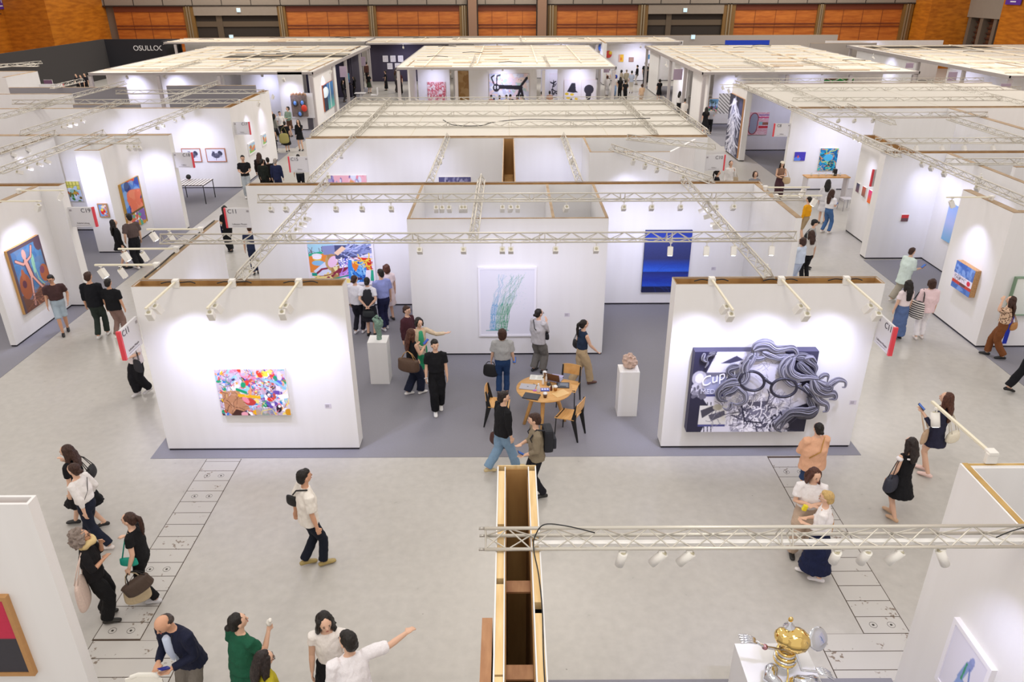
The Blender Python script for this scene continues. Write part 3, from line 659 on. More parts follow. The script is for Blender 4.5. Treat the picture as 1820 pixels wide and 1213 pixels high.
for i, y in enumerate((37.3, 38.4)):
    arm((11.15, y, 3.36), (10.2, y, 3.36), names[i]+' light arm over the tall black and silver painting')
    fixture((10.35, y, 3.34), (11.1, y, 1.8), names[i]+' spotlight over the tall black and silver painting', 1.1)
row([(13.5, 36.5), (15, 36.5)], 3.28, lambda p: (p[0]-.3, 39.3, 1.7), 'the ceiling over the pink painting', power=1.5, angle=90)
fixture((-4.85, 3.6, 3.3), (-4.8, 3.7, 2), 'x', 1) if False else None
l = None

# ================================================================ FABRIC CEILINGS AND CANOPIES
def fabric(x0, y0, x1, y1, label, z=3.3, drop=None):
    o = thing('fabric_ceiling', ((x0+x1)/2, (y0+y1)/2, z), label, 'fabric ceiling'); o['kind'] = 'structure'
    m = MB(); m.box((x0, y0, z), (x1, y1, z+.015)); m.build('fabric', CREAMF, o)
    m = MB()
    for k in range(1, 4): m.box((x0+(x1-x0)*k/4-.01, y0, z+.015), (x0+(x1-x0)*k/4+.01, y1, z+.019))
    m.build('joint', mat('#cfc6b4', .9), o)
    m = MB(); m.box((x0, y0-.02, z-.02), (x1, y0+.03, z+.03)); m.build('edge_batten', TOPW, o)
    return o
fabric(-6.5, 25.36, 6.5, 33.2, 'cream fabric ceiling crossed by trusses, in the centre')
fabric(11.2, 31.4, 23.5, 39.0, 'cream fabric ceiling crossed by trusses, right side')
def canopy(x0, y0, x1, y1, label, posts, z=3.22, dark=None, nx=6, ny=7, trs=2):
    rnd = random.Random(int(abs(x0)*10+y0))
    o = thing('canopy_roof', ((x0+x1)/2, (y0+y1)/2, 0), label, 'canopy'); o['kind'] = 'structure'
    m = MB(); m.box((x0+.05, y0+.05, z), (x1-.05, y1-.05, z+.01)); m.build('fabric', CREAMF, o)
    if dark:
        m = MB(); m.box((x0+dark[0], y0+dark[1], z+.012), (x0+dark[2], y0+dark[3], z+.02)); m.build('dark_bay_sheet', mat('#3a342c', .9), o)  # dark sheet on the closed fabric, coloured as the shade of an open bay
    m = MB(); m.box((x0, y0, z-.1), (x1, y0+.06, z+.03)); m.box((x0, y0, z-.16), (x0+.06, y1, z+.03)); m.box((x1-.06, y0, z-.16), (x1, y1, z+.03)); m.box((x0, y1-.06, z-.16), (x1, y1, z+.03)); m.build('fascia', mat('#a9a2a0', .6), o)
    for i in range(ny):
        y = y0+(y1-y0)*(i+.5)/ny
        m = MB(); a = x0+rnd.uniform(.05, .6); c = x1-rnd.uniform(.05, .6); m.box((a, y-.035, z+.02), (c, y+.035, z+.07)); m.build('beam', BEAM, o)
        if rnd.random() < .8:
            m = MB(); xx = rnd.uniform(x0+1, x1-3); m.box((xx, y-.5, z+.02), (xx+rnd.uniform(1, 3), y-.36, z+.06)); m.build('offcut', BEAMD, o)
    for i in range(nx):
        x = x0+(x1-x0)*(i+.5)/nx+rnd.uniform(-.3, .3)
        m = MB(); a = y0+rnd.uniform(.2, 3); c = y1-rnd.uniform(.2, 3); m.box((x-.035, a, z+.07), (x+.035, c, z+.12)); m.build('beam', BEAM, o)
    for px_, py_ in posts:
        m = MB(); m.box((px_-.09, py_-.09, 0), (px_+.09, py_+.09, z-.16)); m.build('post', mat('#bdb6b6', .6), o)
    m = MB()
    for k in range(5):
        xx = rnd.uniform(x0+1, x1-2); yy = rnd.uniform(y0+1, y1-1); m.tube([(xx, yy, z+.18), (xx+.6, yy+.3, z+.2), (xx+1.4, yy-.1, z+.18)], .02, 5)
    m.build('cable', CABLE, o)
    for k in range(trs):
        X = x0+(x1-x0)*(k+1)/(trs+1)+rnd.uniform(-.5, .5)
        truss((X, y0+.3), (X, y0+6), ['left', 'right', 'middle', 'far'][k]+' short truss lying on the '+label.split(' canopy')[0][-30:].split(' ',1)[1]+' canopy'+label.split('canopy')[1][:30], z=z+.05)
    return o
canopy(-24.2, 45.9, -11.25, 66, 'wide wood battened canopy on the left, half its bays dark', [(-11.4, y) for y in (46.0, 51.5, 56, 61.6, 65.8)]+[(-20.2, 46), (-16.7, 46), (-24.1, 46)], dark=(4.5, 9, 12.8, 12.5), nx=5, ny=8)
canopy(-6.85, 48.3, 6.5, 65.6, 'wood battened canopy in the centre above the black figure painting', [(-6.7, 48.4), (-3.2, 48.4), (2.1, 48.4), (6.35, 48.4), (-6.7, 60), (6.35, 56), (6.35, 65.3), (-6.7, 65.3)], nx=4, ny=8)
canopy(10.9, 45, 23.2, 65, 'wood battened canopy on the right beside the palm painting', [(11.1, y) for y in (45.2, 50.2, 55, 65-.2)]+[(15.8, 45.2), (19.4, 45.2), (23.0, 45.2)], nx=4, ny=8)
canopy(26.9, 42.7, 42, 64.5, 'wood battened canopy at the far right edge', [(27.1, y) for y in (42.9, 47.5, 53, 64)], nx=5, ny=8, dark=(.8, 17.5, 10, 20.5))
canopy(-12.2, 68.8, 14.7, 75, 'long thin canopy row before the rear wooden wall', [(x, 68.95) for x in (-12, -4.6, 1.4, 7.5, 14.5)], nx=9, ny=3, trs=1)
canopy(-30, 70.5, -12.4, 75, 'long thin canopy row to the left before the rear wall', [(x, 70.6) for x in (-29, -20)], nx=6, ny=3, trs=0)
# walls standing under and behind the canopies
slab(PW, -26, 76.6, 31, 76.8, 'pale grey partition running below the rear wooden wall', mt=mat('#a79f98', .8), skirt=False)
slab(PW, -12.3, 70.0, -5.2, 70.2, 'dark violet wall with five small white framed pictures', mt=mat('#3d3748', .9))
slab(PW, -5.2, 72, 8, 72.2, 'white rear wall under the long canopy row')
slab(PW, 7.9, 66.9, 8.1, 72, 'white wall with small colourful objects behind the crowd')
slab(PW, 8.1, 69.8, 15.0, 70.0, 'white wall behind the crowd, right of the colourful objects')
slab(PW, -30, 75.2, -12.5, 75.4, 'pale wall under the left canopy row')
def below(walls):
    for a in walls: slab(PW, *a[:4], a[4], **(a[5] if len(a) > 5 else {}))
below([(-24, 47.6, -17.0, 47.75, 'white wall under the left canopy lit by two spots'), (-17.15, 47.8, -17.0, 52.4, 'white divider under the left canopy'), (-16.9, 52.5, -13.4, 52.65, 'white rear wall under the left canopy with two framed paintings'),
       (-16.4, 48.8, -13.4, 48.95, 'white wall behind the mask sculpture, left piece'), (-13.3, 45.9, -11.9, 46.05, 'white wall carrying the robot mask sculpture'), (-11.6, 46.1, -11.45, 52.9, 'white side wall with the tall teal painting under the left canopy'),
       (-16.3, 60.0, -11.9, 60.2, 'dark violet wall behind the seated women', dict(mt=mat('#3a3546', .9))), (-12.0, 60.4, -11.85, 65, 'dark violet side wall of the left canopy', dict(mt=mat('#3a3546', .9))),
       (-6.0, 52.4, -3.9, 52.6, 'white wall with the red patterned painting'), (-3.8, 54, -2.7, 54.2, 'white wall behind the wooden door panel'), (-2.6, 51.6, 1.8, 51.8, 'white wall carrying the big black figure painting'),
       (2.2, 54.5, 3.4, 54.7, 'white wall behind the black glyph painting'), (3.2, 52.4, 5.7, 52.6, 'white wall carrying the yellow and black painting pair'), (-6.2, 48.8, -6.1, 52.4, 'white side wall under the central canopy'),
       (11.3, 50.3, 11.45, 54.6, 'white side wall of the right canopy, rear one'), (12.2, 47.3, 16, 47.45, 'white wall carrying the palm tree painting'), (11.4, 45.4, 11.5, 49.4, 'white side wall of the right canopy, front one'), (16, 49, 23, 49.2, 'white wall with the long green and red stripe painting'),
       (11.2, 60, 11.3, 64, 'white side wall deep in the right canopy'), (12.5, 58, 15, 58.15, 'white wall far inside the right canopy'),
       (27.3, 49.5, 42, 49.7, 'white wall under the far right canopy'), (27.2, 53.2, 27.35, 63, 'white side wall under the far right canopy'), (30, 43.5, 30.2, 49.5, 'white divider under the far right canopy'), (24.6, 66, 30, 66.2, 'pale grey wall beyond the right canopy', dict(mt=mat('#a79f98', .8))), (18.71, 70, 22.5, 70.2, 'cobalt blue wall under a small truss at the rear', dict(mt=mat('#1f45c8', .8))),
       (27, 69, 37, 69.2, 'white rear wall with hanging spotlights, upper right')])
# lamps inside the canopies
def strip(x, y, power, aim, lab, angle=110):
    fixture((x, y, 3.20), aim, lab, power, size=.12, length=.2, angle=angle, drop=.22)
CL = [(-22.2, 46.4, (-22.4, 47.6, 1.9), 2.2), (-20.0, 46.4, (-19.8, 47.6, 1.9), 2.2), (-16.2, 50.4, (-16.2, 52.5, 1.8), 2.2), (-14.6, 47.2, (-14.8, 48.8, 1.8), 2.4), (-12.7, 44.9, (-12.6, 45.9, 1.6), 1.3), (-10.9, 49, (-11.5, 49, 1.7), 1.2), (-13.8, 58.4, (-14, 60, 1.5), 2),
      (-4.9, 50.8, (-4.9, 52.4, 1.5), 2), (-.4, 50.2, (-.4, 51.6, 1.6), 2.4), (4.5, 50.8, (4.5, 52.4, 1.6), 2.4), (3, 52.8, (3, 54.4, 1.6), 1.6), (13.2, 46.2, (13.2, 47.3, 1.7), 1.6), (18.5, 47, (18.5, 49, 1.7), 2.2), (-8.8, 67.5, (-8.8, 70, 1.6), 2.6), (-1, 69.5, (-1, 72, 1.6), 2.6), (4.5, 69.5, (4.5, 72, 1.6), 2.6), (11, 67.5, (11, 69.8, 1.6), 3), (6.6, 69, (7.9, 69, 1.7), 2.4),
      (28.5, 47.5, (28.5, 49.5, 1.7), 2), (33, 47.5, (33, 49.5, 1.7), 2), (25.8, 57, (27.2, 57, 1.7), 2.2), (10.2, 52, (11.3, 52, 1.7), 1.6), (31, 67.2, (31, 69, 1.8), 2.5), (-8, 56, (-8, 58, 0), 2.5), (8.8, 56, (8.8, 58, 0), 2.5), (9, 45, (9, 46, 0), 2), (-9, 46, (-9, 47, 0), 2)]
CLN = ['spotlight left of two on the left canopy corner wall', 'spotlight right of two on the left canopy corner wall', 'spotlight before two framed paintings under the left canopy', 'spotlight near the divider in the left canopy', 'spotlight above the robot mask sculpture', 'spotlight above the tall teal painting', 'spotlight above the seated women', 'spotlight above the red patterned painting', 'spotlight above the big black figure painting', 'spotlight above the yellow and black pair', 'spotlight above the black glyph painting', 'spotlight above the palm tree painting', 'spotlight above the green and red stripe painting', 'spotlight before the dark violet wall with small frames', 'spotlight under the long row canopy, left', 'spotlight under the long row canopy, middle', 'spotlight under the long row canopy, right of the crowd', 'spotlight before the small colourful objects', 'spotlight under the far right canopy, left', 'spotlight under the far right canopy, right', 'spotlight on the far right canopy side wall', 'spotlight on the right canopy side wall', 'spotlight at the rear white wall, upper right']
for i, (x, y, a, p) in enumerate(CL[:23]):
    strip(x, y, p, a, CLN[i])

# ================================================================ PICTURES
class Cv:
    """tiny raster painter; the result becomes point colours on a fine mesh"""
    def __init__(s, w, h, bg):
        s.w, s.h = w, h; s.a = np.zeros((h, w, 3)); s.a[:] = rgb(bg)
        s.X, s.Y = np.meshgrid((np.arange(w)+.5)/w, (np.arange(h)+.5)/h)    # Y down
        s.asp = w/h; s.r = random.Random(w*h+int(rgb(bg)[0]*999))
    def put(s, mask, c, al=1.): s.a[mask] = s.a[mask]*(1-al)+np.array(rgb(c))*al
    def ell(s, x, y, rx, ry, c, rot=0, al=1.):
        dx = (s.X-x)*s.asp; dy = s.Y-y; ca, sa = math.cos(rot), math.sin(rot)
        s.put(((dx*ca+dy*sa)/(rx*s.asp))**2+((-dx*sa+dy*ca)/ry)**2 < 1, c, al)
    def rect(s, x0, y0, x1, y1, c, al=1.): s.put((s.X >= x0) & (s.X <= x1) & (s.Y >= y0) & (s.Y <= y1), c, al)
    def poly(s, pts, c, al=1.):
        m = np.zeros(s.X.shape, bool); n = len(pts)
        for i in range(n):
            (x0, y0), (x1, y1) = pts[i], pts[(i+1) % n]
            if y0 == y1: continue
            m ^= ((s.Y >= min(y0, y1)) & (s.Y < max(y0, y1))) & (s.X < x0+(s.Y-y0)*(x1-x0)/(y1-y0))
        s.put(m, c, al)
    def line(s, pts, wd, c, al=1.):
        m = np.zeros(s.X.shape, bool)
        for (x0, y0), (x1, y1) in zip(pts[:-1], pts[1:]):
            ax, bx = x0*s.asp, x1*s.asp; dx, dy = bx-ax, y1-y0; L = dx*dx+dy*dy+1e-12
            t = np.clip(((s.X*s.asp-ax)*dx+(s.Y-y0)*dy)/L, 0, 1)
            m |= (s.X*s.asp-ax-t*dx)**2+(s.Y-y0-t*dy)**2 < (wd/2)**2
        s.put(m, c, al)
    def blobs(s, n, cols, r0, r1, reg=(0, 0, 1, 1), al=1., stretch=2.5):
        for _ in range(n):
            x = s.r.uniform(reg[0], reg[2]); y = s.r.uniform(reg[1], reg[3]); r = s.r.uniform(r0, r1)
            s.ell(x, y, r*s.r.uniform(.6, stretch)/s.asp, r, s.r.choice(cols), s.r.uniform(0, 3.1), al)
    def strokes(s, n, cols, wd, L, reg=(0, 0, 1, 1), ang=None, al=1.):
        for _ in range(n):
            x = s.r.uniform(reg[0], reg[2]); y = s.r.uniform(reg[1], reg[3]); t = s.r.uniform(0, 6.3) if ang is None else ang+s.r.uniform(-.3, .3)
            p = [(x, y)]
            for k in range(3): t += s.r.uniform(-.7, .7); x += L*math.cos(t)/s.asp/3; y += L*math.sin(t)/3; p.append((x, y))
            s.line(p, wd*s.r.uniform(.5, 1.3), s.r.choice(cols), al)
    def vgrad(s, stops):
        ys = [p for p, _ in stops]; cs = np.array([rgb(c) for _, c in stops])
        for k in range(3): s.a[:, :, k] = np.interp(s.Y, ys, cs[:, k])
    def noise(s, k):
        rs = np.random.RandomState(3); s.a *= 1+k*(rs.rand(s.h, s.w, 1)-.5)*2; s.a = np.clip(s.a, 0, 1)
def _paint(nt, b):
    a = nt.nodes.new('ShaderNodeAttribute'); a.attribute_name = 'paint'; nt.links.new(a.outputs['Color'], b.inputs['Base Color']); b.inputs['Roughness'].default_value = .6; b.inputs['Specular IOR Level'].default_value = .3
PAINT = tricol('painted_canvas', _paint)
def canvas_mesh(cv, tl, tr, bl, parent, name='painted_face', lift=.0015):
    tl, tr, bl = Vector(tl), Vector(tr), Vector(bl); X = tr-tl; Y = bl-tl; N = Y.cross(X).normalized()
    w, h = cv.w, cv.h
    A = np.pad(cv.a, ((1, 1), (1, 1), (0, 0)), 'edge'); cv.a = (A[:-2, 1:-1]+A[2:, 1:-1]+A[1:-1, :-2]+A[1:-1, 2:]+2*A[1:-1, 1:-1])/6
    u = np.linspace(0, 1, w); v = np.linspace(0, 1, h); U, V = np.meshgrid(u, v)
    o3 = np.array(tl+N*lift); P = o3+U[..., None]*np.array(X)+V[..., None]*np.array(Y)
    P = P.reshape(-1, 3); idx = np.arange(w*h).reshape(h, w)
    F = np.stack([idx[:-1, :-1], idx[1:, :-1], idx[1:, 1:], idx[:-1, 1:]], -1).reshape(-1, 4)
    mi = total(parent).inverted(); P = P @ np.array(mi.to_3x3()).T + np.array(mi.translation)
    me = bpy.data.meshes.new(name); me.from_pydata(P.tolist(), [], F.tolist())
    at = me.color_attributes.new('paint', 'FLOAT_COLOR', 'POINT')
    c = np.ones((w*h, 4), np.float32); c[:, :3] = cv.a.reshape(-1, 3); at.data.foreach_set('color', c.ravel())
    me.materials.append(PAINT); o = bpy.data.objects.new(name, me); link(o); o.parent = parent; return o
def picture(cv, tl, tr, bl, depth, label, cat='painting', frame=None, fw=.03, side='#e9e5df', name=None, group=None):
    """canvas hung with its back on the wall; tl, tr, bl are corners on the wall plane"""
    tl, tr, bl = Vector(tl), Vector(tr), Vector(bl); X = (tr-tl); Y = (bl-tl); N = Y.cross(X).normalized()
    c = tl+(X+Y)/2
    o = thing(name or 'painting', c, label, cat, group)
    D = N*depth
    def slabq(m, a, w_, h_, d_):   # oriented box from corner a
        vs = [a, a+w_, a+w_+h_, a+h_]; v0 = [m.bm.verts.new(p) for p in vs]; v1 = [m.bm.verts.new(p+d_) for p in vs]
        m.bm.faces.new(v0[::-1]); m.bm.faces.new(v1)
        for i in range(4): m.bm.faces.new((v0[i], v0[(i+1) % 4], v1[(i+1) % 4], v1[i]))
        bmesh.ops.recalc_face_normals(m.bm, faces=m.bm.faces)
    if frame:
        m = MB(); xn, yn = X.normalized(), Y.normalized()
        for a, w_, h_ in ((tl, X, yn*fw), (bl-yn*fw, X, yn*fw), (tl+yn*fw, xn*fw, Y-yn*fw*2), (tr+yn*fw-xn*fw, xn*fw, Y-yn*fw*2)): slabq(m, a, w_, h_, D)
        m.build('frame', frame if not isinstance(frame, str) else mat(frame, .4), o)
        m = MB(); slabq(m, tl+xn*fw+yn*fw, X-xn*fw*2, Y-yn*fw*2, D*.75); m.build('backing', mat('#efedf2', .6), o)
        i = fw; canvas_mesh(cv, tl+xn*i+yn*i+D*.75, tr-xn*i+yn*i+D*.75, bl+xn*i-yn*i+D*.75, o)
    else:
        m = MB(); slabq(m, tl, X, Y, D); m.build('stretcher', mat(side, .7) if isinstance(side, str) else side, o)
        canvas_mesh(cv, tl+D, tr+D, bl+D, o)
    return o
def pY(cv, x0, z1, x1, z0, y, depth, label, **k): return picture(cv, (x0, y, z1), (x1, y, z1), (x0, y, z0), depth, label, **k)     # faces the camera side (-y)
def pXr(cv, ya_, yb, z1, z0, x, depth, label, **k): return picture(cv, (x, ya_, z1), (x, yb, z1), (x, ya_, z0), depth, label, **k)
def tagcard(x, y, z, lab, nrm='y'):
    o = thing('caption_card', (x, y, z), lab, 'caption card'); m = MB()
    if nrm == 'y': m.box((x-.06, y-.004, z-.045), (x+.06, y, z+.045))
    else: m.box((x-.004, y-.06, z-.045), (x, y+.06, z+.045))
    m.build('card', mat('#d6d0da', .6), o)
    m = MB()
    for k in range(3):
        if nrm == 'y': m.box((x-.045, y-.006, z+.02-k*.02), (x+.02, y-.004, z+.024-k*.02))
        else: m.box((x-.006, y-.045, z+.02-k*.02), (x-.004, y+.02, z+.024-k*.02))
    m.build('print', INK, o)
BR = ['#e8d8ec', '#d9c2e0', '#f3eef8', '#8fc8ee', '#2f7fd6', '#f0c022', '#e8432e', '#1f9e6a', '#f28aa6', '#c8584a', '#6b4fae', '#e9a070', '#f7e27a', '#42305a', '#b7a2b8', '#ffffff', '#9ad8d0']
# 1 collage on the left front wall
c = Cv(230, 150, '#cdbfd2')
c.blobs(330, BR+['#d8cde0', '#c3b2c8', '#efe6f4'], .018, .06); c.strokes(160, BR, .012, .16)
c.rect(.05, .27, .06, .28, '#000000', 0)
c.poly([(.05, .48), (.3, .45), (.42, .85), (.16, 1), (.06, .9)], '#c08a66'); c.strokes(26, ['#8f5f45', '#d7a684', '#5a3026'], .012, .2, (.08, .5, .36, .9)); c.poly([(.14, .98), (.22, .86), (.38, .93), (.42, 1), (.16, 1)], '#4a2a24'); c.ell(.33, .97, .05, .05, '#efa7b5')
c.line([(.3, .56), (.58, .6)], .07, '#efb81e'); c.line([(.28, .43), (.4, .5)], .06, '#17a06d'); c.ell(.38, .33, .035, .07, '#17a06d', .4); c.ell(.44, .71, .08, .07, '#c9403a'); c.ell(.38, .66, .06, .05, '#f08fa0', .7)
c.ell(.51, .93, .06, .06, '#f0b41c'); c.rect(.68, .05, .75, .16, '#f5df4d'); c.ell(.62, .08, .03, .05, '#e5432d'); c.ell(.89, .3, .05, .06, '#5f6ad0'); c.line([(.68, .22), (.85, .28), (.97, .42)], .05, '#8cc6f0')
c.ell(.84, .85, .04, .09, '#2b1e2a', .2); c.ell(.85, .8, .02, .03, '#ffffff'); c.ell(.97, .93, .05, .08, '#d89a22'); c.rect(.5, .84, .78, 1, '#a59ba0', .7); c.line([(.57, .98), (.59, .9), (.74, .86), (.78, .99)], .014, '#f2df55'); c.blobs(50, BR, .01, .02, (.5, .25, .75, .45))
c.strokes(60, BR, .008, .08)
X0, Z1 = (-5.22, 1.75); X1 = -3.98; Z0 = 0.81
pY(c, X0, Z1, X1, Z0, 11.92, .08, 'large busy multicoloured collage painting on the left front wall')
tagcard(-3.31, 11.92, 0.95, 'small caption card right of the colourful collage painting')
tagcard(6.22, 11.92, 0.97, 'small caption card right of the curly hair relief')
tagcard(1.3, 15.87, 1.02, 'small caption card right of the green tree drawing')
tagcard(5.39, 18.9, 1.02, 'small caption card right of the blue painting')
# 3 green tree drawing
c = Cv(240, 270, '#e6e5ee')
for k in range(46):
    b0 = .17+.33*k/46; g = k/46; col = ('#4f9ed0' if g < .3 else ('#2f9c8a' if g < .5 else '#2b9464')); x, y = b0, .93; p = [(x, y)]
    tx = .52+.36*g*c.r.uniform(.7, 1.1)-.12*(g < .3); amp = c.r.uniform(-.015, .015)
    for j in range(1, 13):
        t = j/12; xx = b0+(.02+.03*g)*math.sin(t*3)+(tx-b0)*max(0, t-.3)**1.4*1.5+amp*math.sin(j*1.7)+(.05*c.r.uniform(-1, 1) if t > .6 else 0); p.append((xx, .93-.86*t*c.r.uniform(.93, 1.0)))
    n = 9 if k % 2 else 13
    c.line(p[:7], .0048, col, .95); c.line(p[6:n], .0042, col if k % 3 else '#7fb9c4', .7)
c.blobs(260, ['#9cc7d6', '#a9d3c0', '#b9c9e4'], .002, .004, (.3, .05, .85, .6), .8, 1.3)
c.line([(.1, .935), (.52, .935)], .012, '#2a9a92', .8)
X0, Z1 = (-0.71, 2.19); X1 = 0.59; Z0 = 0.51
pY(c, X0, Z1, X1, Z0, 15.87, .06, 'white framed drawing of wind-bent blue and green trees', cat='drawing', frame='#f3f1f7', fw=.045)
# 4 comic style painting
c = Cv(290, 240, '#ece6f4')
c.rect(0, 0, 1, .12, '#cfe0f6'); c.rect(0, .1, .4, .32, '#a8d8ea'); c.strokes(12, ['#6b4a58'], .01, .3, (0, .1, .25, .3), 1.2); c.poly([(0, .32), (.2, .26), (.25, .32), (0, .42)], '#33b48e')
c.poly([(0, .38), (.28, .3), (.3, .75), (0, .75)], '#ee8f3c'); c.ell(.13, .36, .08, .05, '#f6f0fa'); c.ell(.13, .42, .07, .06, '#f3cf52'); c.ell(.14, .53, .1, .06, '#8cc4ea'); c.ell(.13, .4, .07, .045, '#fbf6ff'); c.poly([(.05, .72), (.25, .5), (.36, .72), (.2, .86)], '#dfe4fa')
c.poly([(.22, .14), (.42, .12), (.42, .34), (.24, .34)], '#8a93c0'); c.ell(.36, .52, .11, .2, '#c9a56a'); c.poly([(.28, .34), (.45, .33), (.47, .62), (.42, .98), (.3, .98), (.34, .65)], '#b08a55'); c.ell(.37, .5, .07, .14, '#f2c9e6', .4); c.poly([(.36, .62), (.44, .62), (.42, .82)], '#f4e6a8')
c.poly([(.42, .12), (.96, .12), (.98, .3), (.7, .42), (.42, .44)], '#4b5077'); c.strokes(26, ['#8e9acb', '#6f79ab', '#c3c9ec'], .03, .35, (.45, .18, .85, .38), -.15); c.poly([(.4, .3), (.54, .14), (.6, .2), (.46, .36)], '#f2cfae')
c.strokes(60, ['#3b46c0', '#ffffff'], .014, .09, (.46, .44, .66, .6)); c.poly([(.44, .66), (.68, .6), (.7, .82), (.44, .86)], '#8e2a45'); c.strokes(9, ['#d6a6e8', '#c08ae0'], .03, .3, (.4, .75, .62, .85), -.2); c.strokes(10, ['#8e2a45', '#f0d98a', '#e9e1f8'], .035, .3, (.05, .8, .3, .9), -.3); c.rect(.02, .76, .1, .83, '#1f9b85'); c.rect(0, .88, .3, .95, '#f2e3a2'); c.line([(.3, .92), (.66, .8)], .03, '#1f9b85')
c.poly([(.62, .46), (.84, .46), (.93, .58), (.92, .98), (.6, .98), (.6, .6)], '#3f8fe0'); c.strokes(30, ['#7fc0f6', '#2456b4', '#a4d8fa'], .02, .25, (.64, .5, .88, .9), 1.3); c.poly([(.67, .47), (.75, .5), (.77, .6), (.72, .74), (.67, .62)], '#f0832a'); c.poly([(.66, .44), (.71, .46), (.69, .56)], '#f2ecf6')
c.poly([(.74, .4), (.97, .42), (.98, .68), (.9, .7), (.86, .5)], '#e03428'); c.strokes(16, ['#f6d94e', '#c22a20'], .02, .2, (.8, .44, .95, .66)); c.rect(.9, .7, 1, .95, '#31b28c'); c.poly([(.88, .7), (.96, .7), (.94, .95), (.86, .9)], '#f6eef8'); c.ell(.73, .9, .09, .03, '#4a3d63'); c.rect(.55, .9, .62, 1, '#f2e08a'); c.rect(.84, .9, .92, 1, '#2a55c8')
X0, Z1 = (-5.31, 1.92); X1 = -3.55; Z0 = 0.63
pY(c, X0, Z1, X1, Z0, 18.9, .06, 'large comic style painting of cup, blue shirt and orange tie', frame='#f1ecf2', fw=.05)
# 5 blue painting
c = Cv(120, 170, '#1a2f86'); c.vgrad([(0, '#2a3b9a'), (.13, '#2e49b0'), (.2, '#39427c'), (.45, '#343b70'), (.55, '#2a4bb6'), (.63, '#3463d8'), (.655, '#2f5fd0'), (.66, '#24307a'), (.72, '#2a3a92'), (.8, '#2038a6'), (.89, '#2a55cc'), (.905, '#1c2146'), (1, '#20264e')]); c.noise(.12); c.strokes(30, ['#2f4ec0', '#26358a'], .006, .5, (0, .7, .7, .88), 0, .4)
X0, Z1 = (3.51, 2.09); X1 = 4.72; Z0 = 0.38
pY(c, X0, Z1, X1, Z0, 18.9, .07, 'tall deep blue horizon painting on the back wall', side='#3a4560')
# rear slivers
c = Cv(120, 60, '#f0b6c2'); c.blobs(60, ['#f6d5dc', '#7c6aa8', '#e98fa4', '#dfe3f4', '#e6a46c', '#a3a0c8'], .03, .12)
pY(c, -6.05, 2.09, -4.77, .95, 25.2, .05, 'pink and violet abstract painting behind the back wall, left')
c = Cv(120, 60, '#5c5a86'); c.blobs(120, ['#3b3a66', '#8b89ae', '#2c2b50', '#a9a8c4'], .02, .06)
pY(c, -2.36, 2.02, -1.29, 1.0, 25.2, .05, 'dark slate blue abstract painting behind the back wall')
# 6 figure with raised arms
c = Cv(140, 190, '#4f7ea6'); c.rect(0, .72, 1, 1, '#6f4a3a'); c.blobs(60, ['#3f6c9a', '#5b8ab4', '#6a7f98'], .04, .1, (0, 0, 1, .7), .6); c.rect(0, 0, 1, .06, '#5a4a50'); c.rect(0, 0, .07, 1, '#5a4a50'); c.rect(.94, 0, 1, .9, '#5a4a50'); c.ell(.9, .1, .12, .12, '#5b4650')
c.ell(.24, .62, .17, .2, '#9a5738'); c.ell(.25, .45, .05, .1, '#a8603c'); c.ell(.22, .58, .06, .06, '#5c3440'); c.ell(.86, .58, .13, .14, '#a8603c'); c.ell(.82, .52, .07, .06, '#7c4a58'); c.ell(.62, .35, .045, .17, '#8fc6a4', .1); c.line([(.62, .3), (.66, .62), (.78, .75)], .02, '#8fb79a')
for w_, cc in ((.055, '#4a3440'), (.035, '#d8a08e')):
    c.line([(.15, .2), (.34, .3), (.44, .28), (.6, .24), (.68, .1)], w_, cc); c.line([(.42, .27), (.48, .52)], w_*1.9, cc); c.line([(.46, .52), (.4, .75), (.36, .95)], w_, cc); c.line([(.49, .52), (.62, .68), (.78, .85)], w_, cc)
c.ell(.42, .17, .06, .08, '#d9a493'); c.strokes(40, ['#8f5a44', '#5c3a30', '#b07a60'], .01, .2, (.1, .75, .9, .98), .3)
ya0, z1 = (16.96, 2.25); yb0, z2 = (18.28, 2.2); zb = 0.62
pXr(c, ya0, yb0, (z1+z2)/2, zb, -11.85, .07, 'large painting of a pink figure with raised arms', side='#c99a5c')
# 7-9 left pictures
c = Cv(110, 170, '#3a5fc4'); c.rect(0, 0, 1, .06, '#3e9a4e'); c.rect(.3, 0, .75, .05, '#e2502c'); c.blobs(40, ['#2c3f9e', '#4f86dc', '#2a2c6e', '#8fb6ea'], .05, .12, (.05, .06, .95, .6), .8); c.blobs(34, ['#ea7a5a', '#f0906e', '#d8583c'], .05, .1, (.35, .25, .85, .62)); c.rect(0, .68, 1, 1, '#e7d9de'); c.blobs(60, ['#58b89a', '#e06a5a', '#ffffff', '#d7a23c', '#8a6ab8'], .02, .06, (.05, .7, .95, 1)); c.rect(0, .64, 1, .68, '#6e5a28'); c.rect(0, 0, .06, 1, '#a8862c'); c.rect(.94, 0, 1, 1, '#a8862c')
ya0, z1 = (24.04, 2.09); yb0, z2 = (25.39, 2.03); zb = 0.49
pXr(c, ya0, yb0, (z1+z2)/2, zb, -12.52, .06, 'tall orange and blue abstract painting in a gold edge', side='#c49a52')
c = Cv(70, 80, '#7fa6d8'); c.ell(.45, .6, .3, .25, '#d8322c'); c.ell(.4, .45, .2, .12, '#f0d24c'); c.blobs(24, ['#f2ece4', '#d8322c', '#5c84c8', '#f4b04a'], .04, .09, (.5, .1, 1, 1)); c.ell(.55, .2, .25, .1, '#e8dcc0')
X0, Z1 = (-12.97, 1.64); X1, Z0 = (-12.67, 1.2)
pY(c, X0, Z1, X1, Z0, 23.43, .05, 'small square painting of a red face with yellow cap', frame='#b98d63', fw=.03)
c = Cv(90, 110, '#c8d4ea'); c.rect(0, 0, 1, .42, '#b5b450')
